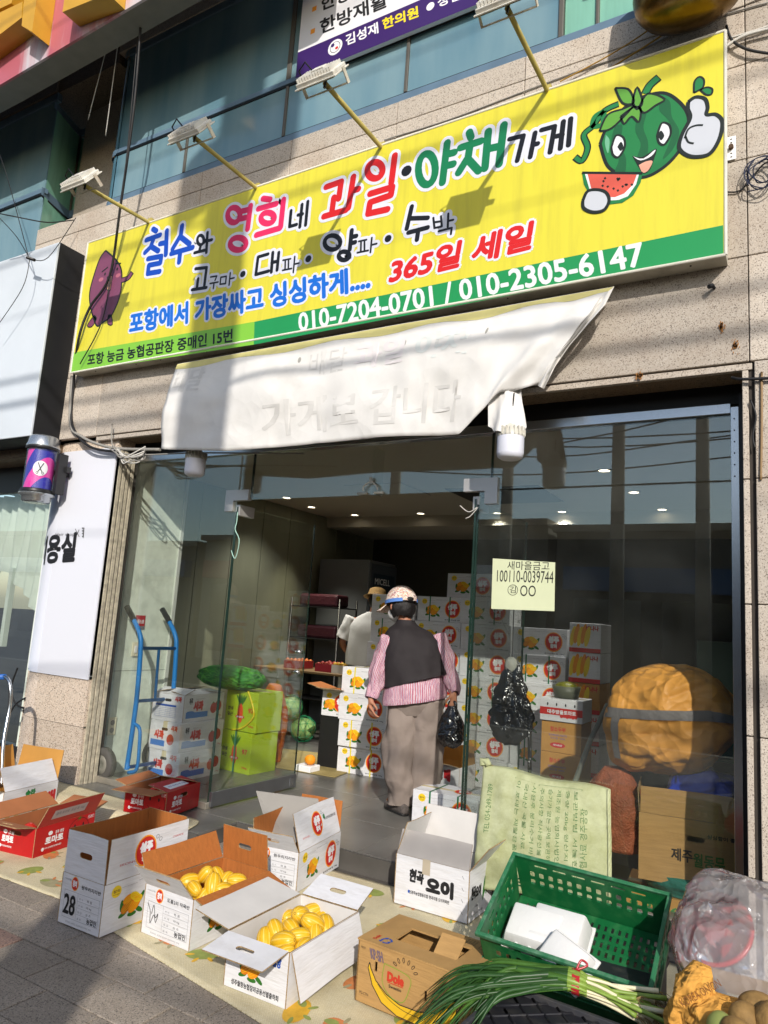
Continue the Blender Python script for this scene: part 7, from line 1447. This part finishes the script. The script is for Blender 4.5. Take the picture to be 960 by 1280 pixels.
bm=BM(); nu,nv=50,40; G_=[[bm.verts.new(wv(i/nu,j/nv)) for i in range(nu+1)] for j in range(nv+1)]; H_=[[bm.verts.new(wv(i/nu,j/nv)+V(0,.05*max(0,math.sin(PI*(i/nu)))**.6+.006,0)) for i in range(nu+1)] for j in range(nv+1)]
for j in range(nv):
    for i in range(nu): bm.faces.new((G_[j][i],G_[j+1][i],G_[j+1][i+1],G_[j][i+1])).smooth=True; bm.faces.new((H_[j][i],H_[j][i+1],H_[j+1][i+1],H_[j+1][i])).smooth=True
for i in range(nu): bm.faces.new((G_[0][i],G_[0][i+1],H_[0][i+1],H_[0][i])); bm.faces.new((G_[nv][i],H_[nv][i],H_[nv][i+1],G_[nv][i+1]))
for j in range(nv): bm.faces.new((G_[j][0],H_[j][0],H_[j+1][0],G_[j+1][0])); bm.faces.new((G_[j][nu],G_[j+1][nu],H_[j+1][nu],H_[j][nu]))
ws=obj('woven_sack',bm,WV); tag(ws,'pale green woven sack with columns of green print leaning upright on the glass','sack')
bm=BM(); tube(bm,[wv(.0,.0),wv(-.01,-.05),wv(.03,-.04),wv(.05,.0)],.02,6); obj('corner_ear',bm,WV,ws)
bm=BM(); tube(bm,[wv(.985,k/20,.004) for k in range(21)],.006,5); obj('side_seam',bm,WV,ws)
SI=mat('sack_ink','5c7d4c',.7); pr=Print()
cols=['이 포대는 재활용품입니다','국내산 곡물 사료 포장재','사용후 분리수거 바랍니다','주의사항 직사광선을 피하고','습기가 없는 곳에 보관하십시오','제조원 농업회사법인 포항','중량 20kg 원산지 국산','보관방법 서늘한 곳']
for k,c_ in enumerate(cols):
    x=.30+.063*k; pr.text(c_,x,.93-.0,0,0,SI,0,2,None,0,0,((0,-.80),(.032,0)))
pr.text('TEL 054-249-1789',.10,.45,0,0,SI,0,2,None,0,0,((0,.40),(-.04,0))); pr.text('농협사료 경주공장',.84,.20,0,0,SI,0,2,None,0,0,((0,.58),(-.05,0)))
for a_,b2 in ((.285,.44),(.475,.80)):
    pr.line([(a_,.10),(a_,.95),(b2,.95),(b2,.10)],.004,SI,1)
pr.build('sack_print',ws,None,.0006,lambda x,y,d: wv(x,1-y,.0018))
# green crate, tilted toward the street on whatever is under it
CG=mat('crate_green','0f5c30',.38,spec=.5,var=.08,vs=7,dirt=('4f8a58',.35,18))
cX,cY,cZ=V(1,0,-.03).normalized(),V(.01,.88,.48).normalized(),V(.03,-.48,.88).normalized(); CW,CD_,CH=.60,.40,.21
Mc=Matrix((cX,cY,cZ)).transposed().to_4x4(); Mc.translation=V(-1.06,2.673,.351)-cZ*CH
cr_=empty('green_crate',(0,0,0),0,'big green plastic crate tilted on edge holding white foam trays','crate'); cr_.matrix_world=Mc
def slots(x0,x1,y0,y1,nx,ny,w_,h_,skip=()):
    o=[]
    for i in range(nx):
        for j in range(ny):
            if (i,j) in skip: continue
            cx=x0+(x1-x0)*(i+.5)/nx; cy=y0+(y1-y0)*(j+.5)/ny; o.append([(cx-w_/2,cy-h_/2+.004),(cx-w_/2+.004,cy-h_/2),(cx+w_/2-.004,cy-h_/2),(cx+w_/2,cy-h_/2+.004),(cx+w_/2,cy+h_/2-.004),(cx+w_/2-.004,cy+h_/2),(cx-w_/2+.004,cy+h_/2),(cx-w_/2,cy+h_/2-.004)])
    return o
tp=.012
for nm,side,L_ in (('long_wall','AC',CW),('long_wall','BD',CW),('short_wall','AB',CD_),('short_wall','CD',CD_)):
    hs_=slots(.05,L_-.05,.075,.155,(13 if L_>.5 else 7),2,.020,.026)+slots(.07,L_-.07,.168,.192,(6 if L_>.5 else 3),1,.055,.010)
    bm=BM(); plate(bm,[(tp*1.2,0),(L_-tp*1.2,0),(L_,CH-.0),(0,CH)],hs_,.004,SIDES[side](CW,CD_)); obj(nm,bm,CG,cr_)
bm=BM(); hs_=[]
for i in range(20):
    for j in range(9): hs_.append(rect(.045+i*.0265,.035+j*.038,.045+i*.0265+.010,.035+j*.038+.024))
plate(bm,rect(.008,.008,CW-.008,CD_-.008),hs_,.004,Matrix.Translation((0,0,.008))); obj('floor_grid',bm,CG,cr_)
bm=BM()
for a_,b_ in (((-.012,-.012),(CW+.012,.004)),((-.012,CD_-.004),(CW+.012,CD_+.012)),((-.012,.004),(.004,CD_-.004)),((CW-.004,.004),(CW+.012,CD_-.004))): box(bm,(a_[0],a_[1],CH-.012),(b_[0],b_[1],CH+.004),bev=.003)
for k in range(3):
    z=.045+k*.018; 
    for a_,b_ in (((-.003,-.004),(CW+.003,.0)),((-.003,CD_),(CW+.003,CD_+.004)),((-.004,.0),(.0,CD_)),((CW,.0),(CW+.004,CD_))): box(bm,(a_[0],a_[1],z),(b_[0],b_[1],z+.004))
obj('rim',bm,mat('crate_rim','2c6b48',.45,var=.1,dirt=('7f9c86',.5,25)),cr_)
# foam punnet trays in it
FO=mat('foam_white','d6d6d4',.75,bump=.1,bs=60,var=.03)
def foam(M_,w_,d_,h_,lab):
    t=empty('foam_tray',(0,0,0),0,lab,'foam tray'); t.matrix_world=M_
    bm=BM(); v=box(bm,(0,0,0),(w_,d_,h_),bev=.012)
    for x in bm.verts:
        k=.82+.18*(1-x.co.z/h_); x.co.x=w_/2+(x.co.x-w_/2)*(k); x.co.y=d_/2+(x.co.y-d_/2)*k
    obj('tray_shell',bm,FO,t,35); bm=BM()
    for q in range(3): box(bm,(w_*(.28+.22*q)-.006,-.004,.03),(w_*(.28+.22*q)+.006,.012,.05),bev=.002)
    box(bm,(-.006,-.006,0),(w_+.006,d_+.006,.010),bev=.003); obj('lip',bm,FO,t); return t
foam(Mc@Matrix.Translation((.020,.12,.013))@Matrix.Rotation(R(1),4,'Z')@Matrix.Rotation(R(5),4,'X'),.235,.17,.085,'white foam tray lying upside down at the left end of the green crate')
foam(Mc@Matrix.Translation((.175,.075,.060))@Matrix.Rotation(R(-24),4,'Z')@Matrix.Rotation(R(16),4,'X'),.19,.14,.060,'smaller white foam tray leaning on the other one in the green crate')
foam(Mc@Matrix.Translation((.10,.13,.012))@Matrix.Rotation(R(1),4,'Z'),.235,.19,.09,'white foam tray mostly hidden beneath the others in the green crate')
# what carries the crate: a stack of dark crates behind, a dark pallet crate in front
DK=mat('crate_charcoal','23242a',.5,var=.1,dirt=('5a564e',.4,16))
t=empty('dark_crate',(-1.0,2.86,0),R(0),'dark plastic crate lying under the raised side of the green crate','crate')
bm=BM(); box(bm,(0,0,0),(.52,.30,.26),bev=.008); obj('crate_body',bm,DK,t); bm=BM(); box(bm,(-.008,-.008,.235),(.528,.308,.262),bev=.004); obj('rim',bm,DK,t)
t=empty('dark_crate',(-.93,2.18,0),R(-4),'upturned dark grey crate with diamond lattice top under the spring onions','crate')
bm=BM(); box(bm,(0,0,0),(.56,.38,.25),bev=.012); obj('crate_body',bm,DK,t)
bm=BM()
for k in range(12):
    for s_ in (-1,1):
        x=-.3+k*.085; a_=V(x,0.0,.252); b_=V(x+s_*.38,.38,.252)
        pts=[a_.lerp(b_,q/8) for q in range(9)]; pts=[p_ for p_ in pts if .01<p_.x<.55]
        if len(pts)>1: tube(bm,pts,.005,4)
o=obj('lattice',bm,DK,t); o['kind']='stuff'
bm=BM()
for a_,b_ in (((0,0),(.56,.016)),((0,.364),(.56,.38)),((0,.016),(.016,.364)),((.544,.016),(.56,.364))): box(bm,(a_[0],a_[1],.245),(b_[0],b_[1],.268),bev=.003)
obj('rim',bm,mat('crate_charcoal_rim','3a3b40',.45,dirt=('6a665c',.4,16)),t)
# spring onions
ON=[mat('onion_leaf_dark','27491f',.42,var=.2,vs=14),mat('onion_leaf_mid','3f6426',.42,var=.2,vs=14),mat('onion_leaf_light','7d9740',.42,var=.15,vs=14)]
ONW=mat('onion_white','d9d2b0',.45,var=.06,vs=30); RTS=mat('onion_roots','9b8458',.9,var=.3,vs=60)
rr=random.Random(21)
T0=Q(722,1228,.36); B0=Q(820,1262,.33); D0=(B0-T0).normalized(); DL=(T0-Q(588,1238,.27)).normalized(); side=V(0,0,1).cross(D0).normalized()
so_=empty('spring_onion_bundle',T0,0,'bunch of long green spring onions tied with a red band lying over dark crate','vegetables')
lf=0
for k in range(34):
    a=rr.uniform(0,2*PI); r_=.034*math.sqrt(rr.random()); o_=side*r_*math.cos(a)*1.2+V(0,0,r_*math.sin(a)*.8)
    fan=rr.uniform(-1,1); e_=D0*rr.uniform(.15,.30)+side*(fan*.055)+V(0,0,rr.uniform(-.04,.03)); mid=D0*.09+side*fan*.02
    pts=spline([o_-D0*.05,o_,o_+mid,o_+e_],4); n_=len(pts); rs=[.0050+.0040*max(0,(i/n_-.62))/.38 for i in range(n_)]
    bm=BM(); tube(bm,pts,rs,7); obj('stalk',bm,ONW if k%3 else ON[2],so_)
    bm=BM(); tip=pts[-1]
    for q in range(7):
        d=(D0+V(rr.uniform(-.8,.8),rr.uniform(-.8,.8),rr.uniform(-.9,.3))).normalized(); L_=rr.uniform(.02,.055); tube(bm,[tip,tip+d*L_*.5,tip+d*L_+V(0,0,-.012)],.0011,3,False)
    o=obj('roots',bm,RTS,so_); 
    for q in range(3):
        ln=rr.uniform(.28,.50); fan2=fan*.5+rr.uniform(-1,1)*.75; base=o_-D0*.03; drop=rr.uniform(-.02,.05)
        pts=spline([base+D0*.06,base,base-DL*ln*.4+side*fan2*.06+V(0,0,.010+drop*.4),base-DL*ln*.75+side*fan2*.12+V(0,0,.008+drop*.6),base-DL*ln+side*fan2*.19+V(0,0,-.04+drop*.5-.06*rr.random())],4); n_=len(pts)
        bm=BM(); prev=None; w0=rr.uniform(.008,.0145)
        for i,p_ in enumerate(pts):
            d=(pts[min(i+1,n_-1)]-pts[max(i-1,0)]).normalized(); s_=d.cross(V(0,0,1)).normalized(); w_=w0*(1-(i/n_)**2.2)*(.75+.6*min(i/4,1))
            row=[bm.verts.new(p_+s_*w_),bm.verts.new(p_+V(0,0,w_*.75)),bm.verts.new(p_-s_*w_),bm.verts.new(p_-V(0,0,w_*.3))]
            if prev:
                for j in range(4): f=bm.faces.new((prev[j],prev[(j+1)%4],row[(j+1)%4],row[j])); f.smooth=True; f.material_index=1 if i<5 else 0
            prev=row
        obj('leaf',bm,[ON[rr.choice((0,0,1))],ON[2]],so_); lf+=1
bm=BM(); c=-D0*.005; pts=[c+side*.050*math.cos(a*.35)+V(0,0,.034*math.sin(a*.35)) for a in range(19)]
rows=[[bm.verts.new(q+D0*d) for q in pts] for d in (-.012,.012)]
for i in range(18): bm.faces.new((rows[0][i],rows[0][i+1],rows[1][i+1],rows[1][i])).smooth=True
tube(bm,spline([c+V(0,0,.034),c+V(.01,.02,.06),c+V(.03,.02,.05),c+V(.0,0,.035)],4),.004,5); o=obj('red_band',bm,mat('band_red','a8202a',.3,spec=.6),so_)
# clear bag with a red basin in it
CB=bpy.data.materials.new('cloudy_plastic'); CB.use_nodes=True; n=CB.node_tree.nodes; l=CB.node_tree.links; n.remove(n['Principled BSDF']); out=n['Material Output']
trn=n.new('ShaderNodeBsdfTransparent'); trn.inputs[0].default_value=(.93,.93,.95,1); gl=n.new('ShaderNodeBsdfGlossy'); gl.inputs['Roughness'].default_value=.16; df=n.new('ShaderNodeBsdfDiffuse'); df.inputs[0].default_value=(.86,.85,.87,1); tl=n.new('ShaderNodeBsdfTranslucent'); tl.inputs[0].default_value=(.88,.87,.9,1)
a1=n.new('ShaderNodeMixShader'); a1.inputs[0].default_value=.5; l.new(df.outputs[0],a1.inputs[1]); l.new(tl.outputs[0],a1.inputs[2]); a2=n.new('ShaderNodeMixShader'); a2.inputs[0].default_value=.32; l.new(trn.outputs[0],a2.inputs[1]); l.new(a1.outputs[0],a2.inputs[2]); a3=n.new('ShaderNodeMixShader'); lw_=n.new('ShaderNodeLayerWeight'); lw_.inputs[0].default_value=.35; l.new(lw_.outputs['Fresnel'],a3.inputs[0]); l.new(a2.outputs[0],a3.inputs[1]); l.new(gl.outputs[0],a3.inputs[2]); l.new(a3.outputs[0],out.inputs[0])
crumple(CB,7,.8,.04)
def rid(q): return (1-abs(noise.noise(q)))**3
c=P(974,1228,2.85); t=empty('clear_bag',c,0,'big crumpled cloudy plastic bag over red basin at the lower right corner','bag')
bm=BM(); bmesh.ops.create_icosphere(bm,subdivisions=6,radius=1)
for v in bm.verts:
    q=v.co.copy(); k=1+.13*noise.noise(q*1.7+V(2,5,1))+.05*rid(q*2.6+V(1,1,9))-.03+.022*rid(q*6)
    x,y,z=q.x*.33,q.y*.36,q.z*.20; z-=.10*(q.x) ; z+=.13*q.y
    v.co=V(x,y,z)*k
obj('bag_film',bm,CB,t,True)
c2=P(885,1190,3.0); t=empty('red_basin',V(-.30,3.05,.62),0,'red plastic basin standing on edge inside the cloudy plastic bag','basin'); 
RB2=mat('basin_red','d01c20',.3,spec=.6); mm=Matrix.Rotation(R(-25),4,'Z')@Matrix.Rotation(R(48),4,'X')
bm=BM(); lathe(bm,[(.0,-.07),(.09,-.07),(.12,.0),(.134,.0),(.134,-.010),(.123,-.012),(.094,-.078),(.0,-.078)],40,mm,cap=False); obj('bowl',bm,RB2,t)
t.location=P(893,1160,3.02)
# orange mesh bags and potatoes in the corner
OC=crumple(mat('orange_cloth','cf9848',.8,var=.12,vs=14,spec=.15),14,.9,.02)
o=obj('orange_mesh_bag',sackmesh(.056,.040,.20,22,.34,.42),OC); o.location=P(856,1290,2.34)+V(0,0,-.02); o.rotation_euler=(R(-8),R(14),R(10)); tag(o,'crumpled orange mesh bag standing up before the cloudy plastic bag','bag')
pr=Print(); pr.text('KOREA ONION',0,0,.12,.02,mat('bag_ink','7a4a20',.8),0,1); pr.build('bag_print',o,Matrix.Translation((-.03,-.062,.09))@Matrix.Rotation(R(90),4,'X')@Matrix.Rotation(R(50),4,'Z'))
bm=BM(); bmesh.ops.create_icosphere(bm,subdivisions=4,radius=1)
for v in bm.verts: q=v.co.copy(); k=1+.2*noise.noise(q*2+V(3,3,3)); v.co=V(q.x*.11,q.y*.09,q.z*.05)*k
o=obj('orange_mesh_bag',bm,OC,None,True); o.location=P(905,1272,2.36); tag(o,'flat orange mesh bag lying left of the potatoes','bag')
POT=mat('potato_skin','8f7040',.75,bump=.5,bs=35,var=.35,vs=22,dirt=('3e2f1c',.6,24))
for i,(x,y,r,d_) in enumerate(((950,1262,.048,2.34),(935,1280,.05,2.30),(965,1285,.05,2.28),(905,1290,.042,2.26),(925,1296,.045,2.22))):
    bm=BM(); bmesh.ops.create_icosphere(bm,subdivisions=4,radius=r)
    for v in bm.verts: v.co*=1+.16*noise.noise(v.co*16+V(i,i,0)); v.co.x*=1.2; v.co.z*=.85
    o=obj('potato',bm,POT if i!=3 else mat('potato_green','8a9450',.6,var=.2,vs=15),None,True); o.location=P(x,y,d_); o.rotation_euler=(i,i*.7,i*1.3); tag(o,['earthy brown potato nearest the right edge','earthy brown potato left of the right edge one','earthy brown potato cut by the lower right corner','pale green potato at the bottom edge beside the others','small potato mostly below the bottom edge'][i],'potato','potatoes in the lower right corner')
t=empty('dark_crate',(-.36,1.98,0),R(3),'dark crate under the potatoes at the lower right corner','crate'); bm=BM(); box(bm,(0,0,0),(.42,.40,.30),bev=.01); obj('crate_body',bm,DK,t)
bm=BM(); box(bm,(-.01,-.01,.29),(.43,.41,.31),bev=.004); obj('rim',bm,DK,t)
t=carton((-.36,2.42,.0),3,.40,.38,.40,KRAFT,KRAFT,[],'brown carton hidden beneath the cloudy plastic bag',closed=True,name='brown_carton')
bpy.data.objects.remove(_fo)
